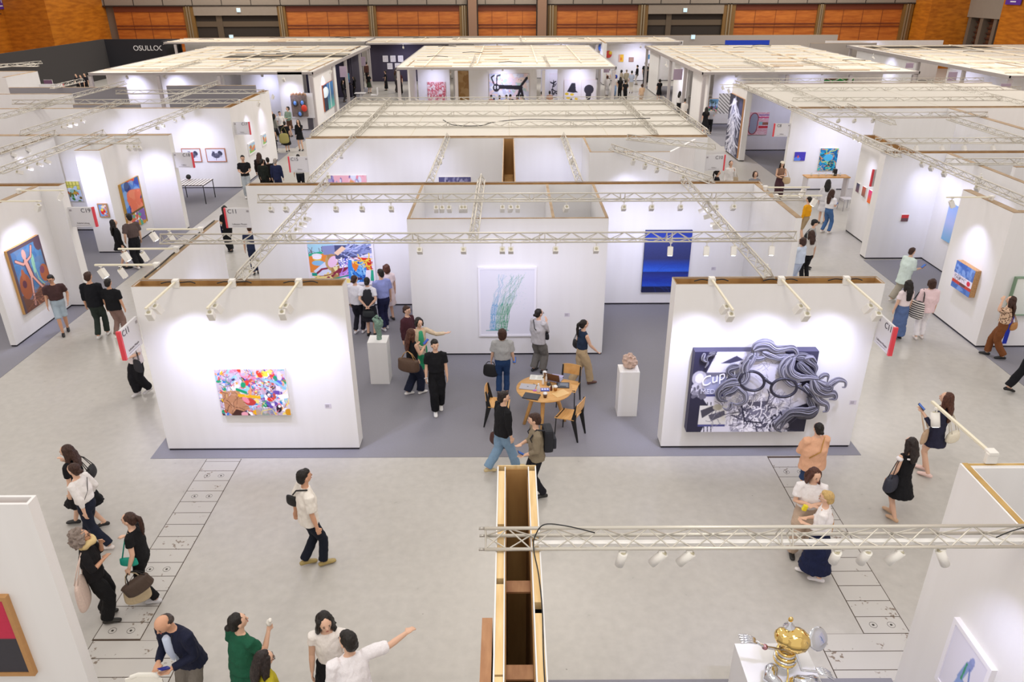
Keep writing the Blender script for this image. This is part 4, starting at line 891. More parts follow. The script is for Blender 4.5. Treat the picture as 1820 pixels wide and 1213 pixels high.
for i in range(4): c.rect(.05+i*.25, .02, .22+i*.25, .18, '#e9e27c'); c.rect(.05+i*.25, .22, .22+i*.25, .38, '#d7d35f')
c.blobs(20, ['#b9cfe8', '#94c7bd', '#dfe6f6'], .06, .12, (.1, .4, .9, .75)); c.blobs(12, ['#c9a23a', '#7c6a30', '#d8622c', '#4a7a3a'], .04, .07, (0, .5, 1, 1)); c.ell(.35, .88, .12, .07, '#3f8a3c', .5)
X0, Z1 = (-15.24, 1.76); X1, Z0 = (-14.78, 1.07)
pY(c, X0, Z1, X1, Z0, 25.9, .05, 'still life painting of yellow fruit on a pale blue cloth')
# 10 rooster prints
for k, (xa, xb, za, zb_, lab) in enumerate(((-13.65, -12.86, 1.68, 1.12, 'left rooster print, half hidden by the booth sign'), (-12.65, -11.83, 1.68, 1.12, 'right rooster print in a thin copper frame'))):
    c = Cv(90, 72, '#dfe0f0'); c.ell(.52, .55, .2, .2, '#55556a'); c.ell(.36, .4, .08, .22, '#4c4c60', .4); c.ell(.74, .35, .12, .2, '#3f3f52', -.3); c.line([(.5, .7), (.48, .92)], .03, '#55556a'); c.strokes(30, ['#8c8ca4', '#3a3a4c'], .015, .15, (.35, .3, .8, .7)); c.ell(.34, .2, .03, .04, '#77778c')
    pY(c, xa, za, xb, zb_, 31.95, .05, lab, cat='print', frame='#b5795a', fw=.03)
# 11 small landscapes on C17
for (a_, b_, lab) in (((442, 256), (450, 251), 'small green landscape picture, nearer one on the aisle wall'), ((465, 240), (474, 236), 'small green landscape picture, farther one on the aisle wall')):
    pass
def lsc():
    c = Cv(60, 80, '#a9cbe4'); c.rect(0, .55, 1, 1, '#8fbf6a'); c.blobs(12, ['#5c8f4c', '#c9d8a0', '#e08f6a', '#7f9fc8'], .06, .14, (0, .3, 1, .9)); c.ell(.3, .35, .16, .22, '#c77a4c'); return c
pXr(lsc(), 33.45, 34.4, 1.56, 1.06, -11.4, .05, 'small green landscape picture, nearer one on the aisle wall', frame='#f4f2f0', fw=.06)
pXr(lsc(), 35.45, 36.15, 1.59, 1.07, -11.4, .05, 'small green landscape picture, farther one on the aisle wall', frame='#f4f2f0', fw=.06)
# 12 red and charcoal painting (faces +x)
c = Cv(90, 110, '#3f3d44'); c.rect(0, 0, 1, .52, '#c43250'); c.noise(.06)
y2, z2 = (5.29, 2.77)
yA, zA = (5.31, 1.74)
pXr(c, 4.6, yA-.0, z2, 1.74-.0, -4.74, .07, 'red and charcoal two band painting with a wooden edge', side=PINE) if False else None
# 14.. right side small ones
c = Cv(50, 50, '#c83a3a'); c.rect(0, .5, 1, 1, '#6b4c4e'); c.noise(.1)
X0, Z1 = (11.96, 1.44); X1, Z0 = (12.18, 1.23)
pY(c, X0, Z1, X1, Z0, 22.5, .05, 'single small red and brown painting on a wide white wall')
for k, (y_, s_, c1, c2, lab) in enumerate(((25.1, .24, '#4a5570', '#7c5a66', 'small slate coloured picture on the aisle wall'), (24.62, .26, '#c8604c', '#8c6a5c', 'small coral coloured picture on the aisle wall'), (24.1, .34, '#f03c8c', '#f07a1e', 'pink to orange gradient picture on the aisle wall'))):
    c = Cv(40, 60, c1); c.vgrad([(0, c1), (1, c2)]); picture(c, (11.72, y_+s_/2, 1.76), (11.72, y_-s_/2, 1.76), (11.72, y_+s_/2, 1.76-s_*1.2), .04, lab)
# 16 corrugated collage (faces -x)
c = Cv(120, 110, '#5a82cc'); c.blobs(50, ['#3f62b0', '#7fa0de', '#4b6ab0', '#8fb0e6'], .05, .12, al=.7); c.rect(0, .45, 1, .68, '#e9e2ee'); c.strokes(40, ['#6a6478', '#3d3a50'], .012, .12, (.05, .48, .6, .66)); c.ell(.82, .57, .09, .09, '#d8344c'); c.rect(0, .68, 1, .8, '#c4483a'); c.rect(.4, .69, .7, .78, '#6b4a44')
y0_, z0_ = (17.48, 1.74); y1_, z1_ = (16.67, 1.73); zb = 1.07
picture(c, (11.05, y0_, (z0_+z1_)/2), (11.05, y1_, (z0_+z1_)/2), (11.05, y0_, zb), .14, 'blue, white and red collage on thick corrugated cardboard', side=mat('#b98f62', .8, 0, .55, 34))
# 18 tall pale blue painting (faces -x)
c = Cv(60, 120, '#a9c2ee'); c.vgrad([(0, '#8fb0e6'), (.5, '#b3c0ee'), (1, '#7fb6e0')]); c.ell(.6, .5, .2, .2, '#c9b4e0', 0, .5)
picture(c, (12.9, 21.62, 2.05), (12.9, 21.62-2.0, 2.05), (12.9, 21.62, .95), .06, 'tall pale blue painting with rounded look, behind the aisle wall', side='#cfd6f0')
# 17 pale box picture on y=16.15
c = Cv(70, 80, '#dfe4dc'); c.vgrad([(0, '#eceee8'), (1, '#d3d8d0')])
X0, Z1 = (11.49, 1.8)
pY(c, X0, Z1, X0+1.5, 0.87, 16.15, .1, 'pale box shaped picture with a green edge at the right frame edge', frame='#7e9a80', fw=.02)
c = Cv(30, 60, '#2438b0')
pY(c, 11.61, 0.87, 11.78, 0.08, 16.15, .03, 'cobalt blue picture low behind the leopard print blouse', frame='#e9e6f2', fw=.03)
# C8 paintings
c = Cv(60, 50, '#4a3fb4'); c.ell(.3, .8, .3, .25, '#5f8ae8'); c.ell(.35, .55, .07, .16, '#e0604c'); c.blobs(8, ['#7a6ad8'], .01, .02)
X0, Z1 = (11.65, 1.59); X1, Z0 = (12.1, 1.23)
pY(c, X0, Z1, X1, Z0, 31.2, .05, 'small purple painting with a red flame shape')
c = Cv(90, 110, '#1f78a8'); c.blobs(60, ['#2fa0c4', '#1a5c94', '#4cc0b4', '#2b8ed0'], .04, .1); c.strokes(50, ['#9ad46a', '#e8d46c', '#1b4a3c', '#e08f4c'], .03, .25); c.ell(.5, .42, .25, .16, '#4fb4dc')
X0, Z1 = (12.68, 1.73); X1 = 13.42; Z0 = 0.83
pY(c, X0, Z1, X1, Z0, 31.2, .06, 'teal and yellow river painting on the right white wall')
# pink painting with oval
c = Cv(110, 100, '#f2c3cb'); c.strokes(60, ['#f6dbe0', '#e8a0ac', '#ffffff'], .02, .3, ang=0); c.rect(.5, .1, 1, .14, '#8a5ab0'); c.rect(.5, .2, 1, .26, '#ea5a8a'); c.rect(.55, .6, 1, .7, '#d83a44'); c.rect(.55, .42, .75, .56, '#9fd0d4'); c.rect(.72, .44, 1, .56, '#a86a54')
c.ell(.3, .3, .22, .28, '#a8383c'); c.ell(.27, .72, .22, .26, '#a8383c'); c.rect(.08, .3, .5, .72, '#a8383c'); c.ell(.3, .3, .18, .24, '#a5a9bc'); c.ell(.27, .72, .18, .22, '#a5a9bc'); c.rect(.11, .3, .46, .72, '#a5a9bc')
X0, Z1 = (12.06, 1.92); X1 = 13.11; Z0 = 0.81
pY(c, X0, Z1, X1, Z0, 39.35, .06, 'pink painting with a large grey oval')
# tall silver (faces -x)
c = Cv(60, 180, '#3c3c50'); c.strokes(60, ['#c9cad8', '#8c8ea4', '#e6e6f0'], .02, .3, (.25, 0, .6, 1), 1.6, .8); c.strokes(30, ['#c9cad8', '#a4a6b8'], .012, .25, (0, .2, .9, 1), 1.5, .6)
y0_ = 38.89; y1_ = 37.07
picture(c, (11.1, 39.22, 2.87), (11.1, 36.95, 2.87), (11.1, 39.22, .12), .08, 'very tall black and silver streaked painting on the aisle wall', side='#c4936a')
# framed blue figure bottom right
c = Cv(90, 120, '#e4e2f0'); c.line([(.62, .2), (.6, .3)], .1, '#8f9ad0'); c.line([(.56, .3), (.46, .6), (.6, .62)], .1, '#8aa0d4'); c.line([(.62, .32), (.7, .55), (.6, .64)], .03, '#6f86c8'); c.line([(.47, .62), (.38, .95)], .09, '#8fa8dc'); c.line([(.52, .3), (.5, .58)], .03, '#3f9a6c'); c.ell(.63, .17, .05, .05, '#98a4d8')

yA, zA = (5.97, 1.78); yB, zB = (5.28, 1.82)
picture(c, (4.75, yA, (zA+zB)/2), (4.75, yB, (zA+zB)/2), (4.75, yA, (zA+zB)/2-(yA-yB)*1.3), .06, 'white framed drawing of a blue figure at the lower right', cat='drawing', frame='#f1eff6', fw=.05)
c = Cv(90, 110, '#3f3d44'); c.rect(0, 0, 1, .52, '#c43250'); c.noise(.06)
xr, zr = (-5.26, 2.13); zb = 0.99
pY(c, xr-1.4, zr, xr, zb, 6.04, .06, 'red and charcoal two band painting with a wooden edge', frame=mat('#b98a56', .6, 0, .1, 20), fw=.05)
# pictures under the canopies
def P2(cv, a, b_, y, d, lab, **k):
    return pY(cv, a[0], a[1], b_[0], b_[1], y, d, lab, **k)
c = Cv(150, 90, '#d6d9e8'); c.blobs(140, ['#e9d3d8', '#c4c9e4', '#eef0f6', '#f0dcd2', '#b9cfc4', '#cfd2ea'], .03, .09); c.blobs(26, ['#8fae9a', '#d98c96'], .01, .02)
K = '#26242c'; c.line([(.26, .42), (.8, .45)], .13, K); c.line([(.78, .42), (.94, .15)], .09, K); c.line([(.78, .48), (.68, .92)], .1, K); c.line([(.8, .48), (.88, .96)], .1, K); c.line([(.35, .93), (.92, .96)], .1, K); c.ell(.18, .45, .085, .13, K); c.line([(.14, .38), (.06, .12), (.13, .06)], .05, K); c.line([(.19, .36), (.2, .08), (.28, .05)], .05, K); c.ell(.15, .44, .02, .05, '#f4f2f6'); c.ell(.22, .44, .02, .05, '#f4f2f6'); c.ell(.15, .45, .008, .02, K); c.ell(.22, .45, .008, .02, K); c.ell(.12, .82, .02, .05, K); c.ell(.26, .9, .02, .04, K)
P2(c, (-1.29, 2.54), (1.3, 0.61), 51.6, .08, 'big painting of a thick black figure on pale speckled ground', side='#c9a08a')
c = Cv(70, 70, '#e9dcdc'); c.strokes(260, ['#c8485a', '#d86a76', '#b03a4c'], .025, .12)
P2(c, (-5.39, 1.95), (-4.19, 0.51), 52.4, .08, 'square painting of dense red marks on white', side='#d98a90')
c = Cv(50, 100, '#c9a06c'); c.blobs(40, ['#c39660', '#d4ad7a', '#bb8d58'], .05, .12)
P2(c, (-3.44, 2.48), (-2.73, 0.58), 54.0, .06, 'tall plain wooden panel picture left of the black figure')
c = Cv(50, 110, '#e6e0e2'); c.strokes(12, ['#2c2a34'], .05, .2, (.3, .45, .8, .9))
P2(c, (2.78, 2.22), (3.35, 0.71), 54.5, .06, 'narrow painting of black glyph strokes', side='#c9a08a')
c = Cv(60, 80, '#e7e2e6'); c.poly([(.2, .55), (.5, .15), (.75, .15), (.8, .5), (.95, .58), (.6, .6)], '#2f2c38'); c.ell(.2, .65, .13, .06, '#e8c83a'); c.ell(.55, .68, .13, .06, '#e8c83a'); c.ell(.3, .83, .14, .06, '#e8c83a'); c.ell(.85, .88, .12, .06, '#e8c83a'); c.poly([(.35, 1), (.5, .82), (.65, 1)], '#2f2c38')
P2(c, (3.64, 2.05), (4.61, 0.7), 52.4, .07, 'painting of a black form over yellow ovals', side='#d9a8a0')
c = Cv(60, 80, '#e7e2e6'); c.ell(.5, .45, .32, .22, '#3a3744'); c.ell(.48, .68, .18, .28, '#3a3744')
P2(c, (4.79, 2.05), (5.77, 0.69), 52.4, .07, 'painting of one large dark rounded form', side='#d9a8a0')
for k, (x, y, lab) in enumerate(((685, 105, 'upper left of the five small framed pictures on the dark wall'), (698.5, 105, 'upper middle of the five small framed pictures'), (711.5, 105, 'upper right of the five small framed pictures'), (692.5, 118, 'lower left of the five small framed pictures'), (706, 118, 'lower right of the five small framed pictures'))):
    pass
F5 = [((-10.95, 2.14), (-10.5, 1.63), 'upper left'), ((-10.29, 2.14), (-9.84, 1.63), 'upper middle'), ((-9.63, 2.14), (-9.18, 1.63), 'upper right'), ((-10.6, 1.52), (-10.15, 1.03), 'lower left'), ((-9.94, 1.52), (-9.48, 1.03), 'lower right')]
for a, b_, nm in F5:
    c = Cv(30, 30, '#cfcbd0'); c.strokes(30, ['#b7b2ba', '#e2dfe6'], .04, .3); P2(c, a, b_, 70.0, .05, nm+' of the five small framed pictures on the dark wall', frame='#e8e6ea', fw=.05)
c = Cv(40, 60, '#c8d8ee'); c.vgrad([(0, '#69b4e6'), (.55, '#bcd8ee'), (.6, '#5f8fd0'), (1, '#3f9a4c')]); c.line([(.3, .2), (.3, .75)], .03, '#4a3c30'); c.line([(.65, .25), (.65, .75)], .03, '#4a3c30'); c.strokes(24, ['#2f5a3c', '#3f4a34'], .03, .2, (.15, .12, .8, .32)); c.blobs(20, ['#e06a8a', '#3f8a4a', '#f0a0b0'], .03, .07, (0, .65, 1, 1))
P2(c, (12.0, 1.53), (12.69, 0.74), 47.3, .06, 'painting of two palm trees before the sea', frame='#d9c0a4', fw=.04)
c = Cv(90, 20, '#2f9a4c'); c.vgrad([(0, '#3fc45c'), (.5, '#2a8a44'), (1, '#5a2a34')]); c.rect(0, 0, .4, .35, '#6a2f34'); c.strokes(12, ['#8a3c44', '#2fc45c'], .08, 1, ang=0)
P2(c, (19.4, 2.47), (21.22, 2.2), 49.0, .08, 'long painting of green and dark red stripes')
c = Cv(60, 30, '#b0acb4'); c.strokes(60, ['#4a464e', '#e8e4ea'], .04, .2)
P2(c, (29.93, 2.35), (31.13, 1.89), 69.0, .06, 'small grey scribbled picture at the rear right')
c = Cv(50, 30, '#4a6a3c'); c.blobs(20, ['#c8862c', '#2f4a34', '#d8a04c'], .1, .2)
P2(c, (-18.85, 2.02), (-18.23, 1.73), 52.5, .08, 'orange edged dark green painting under the left canopy', side='#c8862c')
c = Cv(40, 30, '#7a6a84'); c.noise(.1)
P2(c, (-21.45, 2.14), (-20.43, 1.85), 52.5, .05, 'plain mauve panel under the left canopy, left of the green painting')
c = Cv(40, 30, '#6b4a64')
P2(c, (-27.11, 2.82), (-26.62, 2.57), 46.5, .05, 'small plum coloured picture in the far left booth')
c = Cv(40, 30, '#4a3a8a'); c.blobs(10, ['#3f8fb4', '#2a2a6a'], .1, .3)
P2(c, (-12.42, 1.75), (-11.98, 1.07), 60.0, .05, 'violet and teal painting behind the seated women')
# tall teal painting on x = -11.45 plane
c = Cv(50, 120, '#3f7aa8'); c.rect(0, 0, .5, .4, '#e0f0ec'); c.vgrad([(0, '#4a86c8'), (.5, '#3f6a9a'), (1, '#6ac0b0')]); c.rect(0, 0, .35, 1, '#26344a'); c.ell(.2, .3, .3, .2, '#d8e8ea'); c.rect(.62, 0, .68, 1, '#d8e8ea')
pXr(c, 48.5, 51.3, 2.2, .65, -11.45, .08, 'tall teal and navy painting on the left canopy side wall', side='#b0603c')
# signs of the canopies and mauve panels
def sheet(x0, z1, x1, z0, y, lab):
    o = thing('hanging_sign', ((x0+x1)/2, y, z0), lab, 'sign'); m = MB(); m.box((x0, y-.03, z0), (x1, y+.03, z1)); m.build('panel', mat('#a795a8', .7), o)
for (a, b_, y, lab) in (((-10.91, 3.02), (-10.47, 2.36), 51.6, 'mauve hanging sign beside the seated women'), ((-11.45, 2.75), (-10.99, 2.1), 61.6, 'mauve hanging sign farther along the left canopy'),
      ((11.38, 2.43), (11.84, 1.7), 64.5, 'mauve hanging sign near the blue picture, right canopy'), ((10.4, 2.89), (10.96, 2.24), 50.4, 'mauve hanging sign over the white counter'), ((6.75, 2.32), (7.16, 2.02), 57, 'mauve hanging sign at the right of the centre canopy'),
      ((23.61, 3.46), (24.04, 3.18), 47.6, 'left mauve hanging sign under the far right canopy'), ((24.51, 3.28), (24.98, 2.77), 44.4, 'middle mauve hanging sign under the far right canopy'), ((26.42, 2.87), (26.93, 2.55), 42.5, 'right mauve hanging sign under the far right canopy')):
    sheet(a[0], a[1], b_[0], b_[1], y, lab)
# small wall objects and blue picture behind the crowd
c = Cv(40, 30, '#6aa8e8'); c.ell(.6, .3, .1, .15, '#e8c84c'); c.rect(.5, .4, .72, 1, '#4a5a7a')
P2(c, (11.44, 2.39), (12.12, 2.04), 67.0, .05, 'sky blue picture of a seated figure behind the crowd')
c = Cv(40, 40, '#f0c040'); c.rect(0, 0, .3, 1, '#e0b0a0'); c.ell(.5, .6, .2, .2, '#e8862c')
P2(c, (9.51, 2.18), (9.94, 1.58), 69.8, .05, 'bright yellow and pink picture behind the crowd')
c = Cv(30, 40, '#8a5a4a'); c.rect(.1, .1, .9, .9, '#b08a7a')
P2(c, (10.4, 1.95), (10.82, 1.58), 69.8, .05, 'small brown framed picture behind the crowd')
for (p, r, cols, lab) in ((((8.04, 2.78)), .35, '#4a7ae0', 'small blue and yellow wall object, upper'), (((8.6, 2.2)), .3, '#e0483c', 'small red and blue wall object, lower')):
    o = thing('wall_sculpture', (p[0], 69.7, p[1]), lab, 'wall sculpture'); m = MB(); m.ell((p[0], 69.7, p[1]), (r, .12, r)); m.build('disc', mat(cols, .5), o)
    m = MB(); m.ell((p[0]+r*.5, 69.6, p[1]+r*.4), (r*.5, .12, r*.5)); m.build('knob', mat('#f0d040', .5), o)
# mask sculpture
mc = (-12.16, 1.45); mx, mz = mc
o = thing('mask_sculpture', (mx, 45.7, mz), 'mask shaped wall sculpture with three blue lenses and a red disc', 'sculpture')
m = MB(); m.prism([(mx-.45, 45.5), (mx+.45, 45.5), (mx+.4, 45.88), (mx-.4, 45.88)], mz-.62, mz+.55); m.build('body', mat('#7a6a64', .6, 0, .5, 6), o)
m = MB(); m.box((mx-.62, 45.86, mz-.75), (mx+.75, 45.9, mz+.65)); m.build('back_plate', mat('#ecebef', .6), o)
for sx, sz in ((-.2, .15), (.22, .17), (.02, -.45)):
    m = MB(); m.ell((mx+sx, 45.48, mz+sz), (.17, .08, .2)); m.build('lens_rim', mat('#4a4648', .5), o)
    m = MB(); m.ell((mx+sx, 45.42, mz+sz), (.09, .06, .12)); m.build('blue_lens', mat('#6a9af0', .2), o)
m = MB(); m.ell((mx+.3, 45.4, mz-.13), (.17, .08, .2)); m.build('red_disc', mat('#d8402c', .4), o)
m = MB()
for k in range(9): m.ell((mx-.4+k*.1, 45.6, mz+.6+.05*(k % 2)), (.06, .06, .08), seg=8, rings=5)
m.build('crest', mat('#b08a6a', .6), o)
# ================================================================ RELIEF WITH CURLY HAIR
RY = 11.73
c = Cv(340, 220, '#e4e2ee')
c.rect(0, 0, 1, 1, '#dddbe8'); c.poly([(0, 0), (.18, 0), (.1, .3), (0, .45)], '#34324a'); c.poly([(.72, 0), (1, 0), (1, .6), (.85, .3)], '#3b394c'); c.poly([(0, .5), (.1, .55), (.2, .75), (.12, 1), (0, 1)], '#2e2c40'); c.poly([(.68, .8), (1, .62), (1, 1), (.6, 1)], '#2f2d3e')
c.poly([(.22, .14), (.34, .05), (.4, .1), (.3, .14)], '#45435a'); c.ell(.42, .14, .04, .02, '#3b394c')
c.rect(.1, .25, .34, .3, '#6a6878'); c.rect(.1, .3, .34, .52, '#a4a6c4'); c.rect(.1, .52, .34, .545, '#50528a')
c.ell(.06, .32, .06, .09, '#b9b7c6'); c.ell(.06, .32, .035, .06, '#e9e7f2'); c.ell(.06, .47, .06, .07, '#c4c2d2'); c.blobs(20, ['#8e8c9c', '#cfcddc', '#6a6878'], .01, .03, (0, .4, .12, .55))
for k in range(6): c.line([(.03+k*.03, .62), (.06+k*.03, 1)], .012, '#2e2c40')
c.rect(.09, .66, .32, .9, '#dcdad8'); c.poly([(.1, .72), (.2, .66), (.24, .7), (.12, .82)], '#4a4854'); c.poly([(.17, .78), (.3, .72), (.31, .78), (.2, .86)], '#5c5a66'); c.rect(.09, .9, .32, .925, '#50528a'); c.strokes(20, ['#8e8c9c', '#45435a'], .008, .08, (.2, .6, .34, .9)); c.ell(.24, .68, .04, .04, '#b9b4a8')
c.blobs(120, ['#c9c7d6', '#e9e7f2', '#a9a7b8', '#f4f2fa'], .015, .04, (.36, .5, .84, 1)); c.strokes(150, ['#77758a', '#8e8c9c', '#f4f2fa', '#b4b2c2', '#5a5868'], .006, .14, (.36, .5, .86, 1)); c.strokes(60, ['#45435a', '#6a6878'], .014, .16, (.4, .62, .72, .95)); c.poly([(.48, .62), (.66, .6), (.64, .66), (.5, .66)], '#5a5868'); c.poly([(.5, .72), (.62, .68), (.7, .78), (.56, .82)], '#77758a'); c.strokes(24, ['#f4f2fa'], .012, .1, (.4, .6, .8, .95)); c.line([(.44, .66), (.48, .86), (.62, .88)], .018, '#2e2c40')
c.strokes(20, ['#9a98a8'], .006, .14, (.5, .08, .7, .3), .3)
lx0, lz1 = (3.2, 2.1); lx1 = 5.35; lz0 = 0.47
rel = pY(c, lx0, lz1, lx1, lz0, 11.92, .18, 'large black and white relief of curly hair and round glasses', cat='relief', side='#4a4862', name='relief_artwork')
# lettering on the relief: script word
q = (3.67, 1.61)
text('Cupid', rel, (q[0]-.04, 11.71, q[1]), (1, 0, .42), (-.42, 0, 1), .26, mat('#f6f5fb', .5), shear=.35)
q = (3.55, 1.32)
text('MEDO', rel, (q[0], 11.72, q[1]), (1, 0, 0), (0, 0, 1), .13, mat('#d9d9ea', .5))
def relx(p): # picture point (0..1820, 0..1138 of the survey enlargement) on the plane y = RY-.06
    return Vector((RXA+RXB*p[0]+RXC*p[1]+RXD*p[0]*p[1], RY-.05, RZA+RZB*p[1]))
_a = (2.81, 2.41); _b = (5.7, 2.39); _c = (3.0, 0.37); _d = (6.08, 0.35)
def relx(p, dy=0.):
    u = p[0]/5.6875; v = p[1]/5.6875; s_ = u/300; t = (v-10)/180
    zt = _a[1]*(1-t)+_c[1]*t; xt = (_a[0]*(1-s_)+_b[0]*s_)*(1-t)+(_c[0]*(1-s_)+_d[0]*s_)*t
    return Vector((xt, RY-.05-dy, zt))
HG = ['#8b8a98', '#73727f', '#a09fac', '#8b8a98', '#55545f', '#98979f', '#7d7c89']; HGD = ['#62616c', '#75747f', '#43424b', '#83828d', '#6a6974', '#55545e', '#7c7b86']
def smooth(pts, n=6):
    P = [Vector((*p, 0)) for p in pts]; out = []
    P = [P[0]*2-P[1]]+P+[P[-1]*2-P[-2]]
    for i in range(1, len(P)-2):
        for j in range(n):
            t = j/n; a, b_, c_, d_ = P[i-1], P[i], P[i+1], P[i+2]
            out.append(.5*((2*b_)+(c_-a)*t+(2*a-5*b_+4*c_-d_)*t*t+(3*b_-a-3*c_+d_)*t**3))
    out.append(P[-2]); return [(p.x, p.y) for p in out]
def lock(pts, w0, w1, cols, layer=0., ns=7, name='hair_lock'):
    pts = smooth(pts, 5); n = len(pts); m = MB(); rnd = random.Random(int(pts[0][0]))
    bk = []; br = []
    for i, p in enumerate(pts): t = i/(n-1); bk.append(relx(p, layer)); br.append(max(.004, (w0*(1-t)+w1*t)*(.6+.4*math.sin(math.pi*min(1, t*1.3+.15)))*min(1, (1.03-t)*4)**.7*min(1, (t+.06)*6)**.5/5.6875*.0089*.52))
    m.mi = 1; m.tube(bk, [.012]*n, 8, ry=br, ref=(0, 1, 0), cap=True)
    for k in range(ns):
        e = (k/(ns-1)-.5)*2; out = []; rad = []
        for i, p in enumerate(pts):
            a = pts[max(0, i-1)]; b_ = pts[min(n-1, i+1)]; d = Vector((b_[0]-a[0], b_[1]-a[1])).normalized(); nx, ny = -d.y, d.x
            t = i/(n-1); w = (w0*(1-t)+w1*t)*(.6+.4*math.sin(math.pi*min(1, t*1.3+.15)))*min(1, (1.03-t)*4)**.7*min(1, (t+.06)*6)**.5
            wob = math.sin(t*9+k*1.3)*.12
            out.append(relx((p[0]+nx*w*(e+wob)*.5, p[1]+ny*w*(e+wob)*.5), layer+.010+.012*(1-e*e))); rad.append(max(.003, w/5.6875*.0089*.5/ns*1.5*(1 if t < .9 else .55)))
        m.mi = k % len(cols); m.tube(out, rad, 6, ry=[r*.9+.004 for r in rad], cap='round')
    return m.build(name, [mat(c_, .95, spec=.08) for c_ in cols], rel)
L1 = [
 ([(1010, 170), (930, 120), (850, 125), (800, 180), (810, 260), (900, 250), (980, 180)], 90, 60, HG, .0),
 ([(780, 170), (830, 130), (930, 125), (1000, 165), (1080, 160), (1180, 150), (1225, 200), (1200, 250)], 90, 60, HG, .03),
 ([(880, 200), (960, 230), (1050, 255), (1130, 240), (1190, 260)], 80, 50, HG, .0),
 ([(790, 220), (740, 290), (690, 360), (650, 440), (600, 500)], 95, 60, HG, .03),
 ([(740, 260), (700, 340), (710, 420), (680, 480), (600, 500), (500, 520), (460, 560)], 80, 60, HG, .05),
 ([(640, 340), (560, 360), (540, 400), (600, 440), (640, 400)], 70, 40, HGD, .0),
 ([(640, 500), (560, 500), (480, 540), (430, 600), (450, 660), (520, 680)], 95, 70, HGD, .03),
 ([(600, 520), (650, 560), (700, 610), (690, 680), (620, 710), (570, 690)], 60, 45, HG, .05),
 ([(620, 530), (560, 580), (500, 600), (480, 640)], 60, 40, HGD, .06),
 ([(560, 690), (550, 740), (510, 765), (470, 740)], 50, 25, HG, .04),
 ([(1200, 230), (1120, 280), (1070, 350), (1080, 420), (1120, 480), (1180, 520), (1260, 500)], 85, 60, HG, .04),
 ([(1180, 250), (1140, 330), (1160, 400), (1240, 440), (1330, 440), (1430, 450), (1500, 420)], 100, 60, HG, .05),
 ([(1220, 250), (1300, 250), (1370, 300), (1420, 350), (1410, 420)], 90, 50, HGD, .0),
 ([(1300, 260), (1380, 245), (1420, 290)], 40, 20, HG, .02),
 ([(1240, 300), (1300, 360), (1380, 420), (1440, 450)], 80, 60, HGD, .02),
 ([(1440, 440), (1490, 410), (1530, 420), (1520, 480)], 50, 30, HG, .06),
 ([(1420, 470), (1520, 520), (1590, 480), (1640, 460), (1700, 480), (1700, 530), (1670, 535)], 80, 22, HG, .06),
 ([(1380, 460), (1420, 560), (1500, 600), (1590, 600), (1600, 650), (1540, 660)], 110, 60, HG, .05),
 ([(1300, 520), (1380, 600), (1440, 680), (1520, 720), (1520, 780), (1480, 795)], 100, 45, HG, .03),
 ([(1450, 540), (1540, 560), (1560, 520), (1500, 500)], 50, 30, HGD, .07),
 ([(1350, 640), (1400, 740), (1360, 830), (1260, 850), (1200, 840)], 110, 70, HGD, .0),
 ([(1420, 760), (1340, 800), (1240, 790), (1150, 800), (1090, 850), (1030, 900), (1000, 960), (1060, 1000)], 110, 40, HGD, .04),
 ([(1200, 800), (1120, 860), (1080, 920), (1040, 1000)], 80, 30, HGD, .03),
 ([(300, 210), (280, 270), (330, 300), (300, 350)], 40, 24, HG, .0),
 ([(340, 210), (400, 210), (330, 240), (320, 290)], 34, 20, HGD, .01)]
for a in L1: lock(a[0], a[1], a[2], a[3], a[4])
def ringel(cx, cy, rx, ry_, rot, col, w, name, dy=.06):
    m = MB(); pts = []
    for k in range(37):
        t = 2*math.pi*k/36; x = rx*math.cos(t); y = ry_*math.sin(t); pts.append(relx((cx+x*math.cos(rot)-y*math.sin(rot), cy+x*math.sin(rot)+y*math.cos(rot)), dy))
    m.tube(pts, w, 8, cap=False); m.build(name, mat(col, .35), rel)
ringel(765, 470, 125, 95, .2, '#2b2a38', .026, 'glasses_rim'); ringel(1085, 540, 130, 92, -.12, '#2b2a38', .026, 'glasses_rim')
m = MB(); m.tube([relx((885, 440), .06), relx((930, 480), .07), relx((965, 500), .06)], .026, 8); m.tube([relx((1210, 520), .05), relx((1290, 570), .05), relx((1370, 640), .04)], .024, 8); m.build('glasses_bridge', mat('#2b2a38', .35), rel)
# ================================================================ BLADE SIGNS
def blade(p, dirx, diry, code, sub, label, w=.62, h=.52, ztop=2.7, face=-1, lit=0):
    """p: attachment point, plate runs along (dirx, diry)"""
    d = Vector((dirx, diry, 0)).normalized(); n = Vector((d.y, -d.x, 0)); 
    if n.y > 0: n = -n
    if lit: n = Vector((lit, 0, 0))
    a = Vector((p[0], p[1], ztop)); o = thing('booth_sign', a, label, 'sign')
    q = d.to_track_quat('X', 'Z'); c_ = a+d*w/2-Vector((0, 0, h/2))
    m = MB(); m.obox(c_, (w, .035, h), q); m.build('plate', SIGN, o)
    e = a+d*(w+.02)-Vector((0, 0, h/2)); m = MB(); m.obox(e, (.045, .07, h), q); m.build('red_edge', RED, o)
    xr = Vector((1, 0, 0)) if abs(d.x) > .3 else d
    r_ = (Vector((0, 0, 1)).cross(n)) if lit else (d if d.x > 0 else -d)
    side = 1 if d.x > 0 else -1
    f = c_+n*.022
    text(code, o, f+d*(w*.5-.17)+Vector((0, 0, h*.5-.09)), r_, (0, 0, 1), .15, INK)
    text(sub, o, f+Vector((0, 0, -h*.5+.1)), r_, (0, 0, 1), .055, mat('#8a8488', .6))
    m = MB(); m.obox(f+Vector((0, 0, -h*.5+.045)), (w*.6, .003, .008), q); m.obox(f-d*(w*.5-.06)+Vector((0, 0, h*.5-.08)), (.06, .003, .05), q); m.build('small_print', mat('#a49ea2', .6), o)
    return o
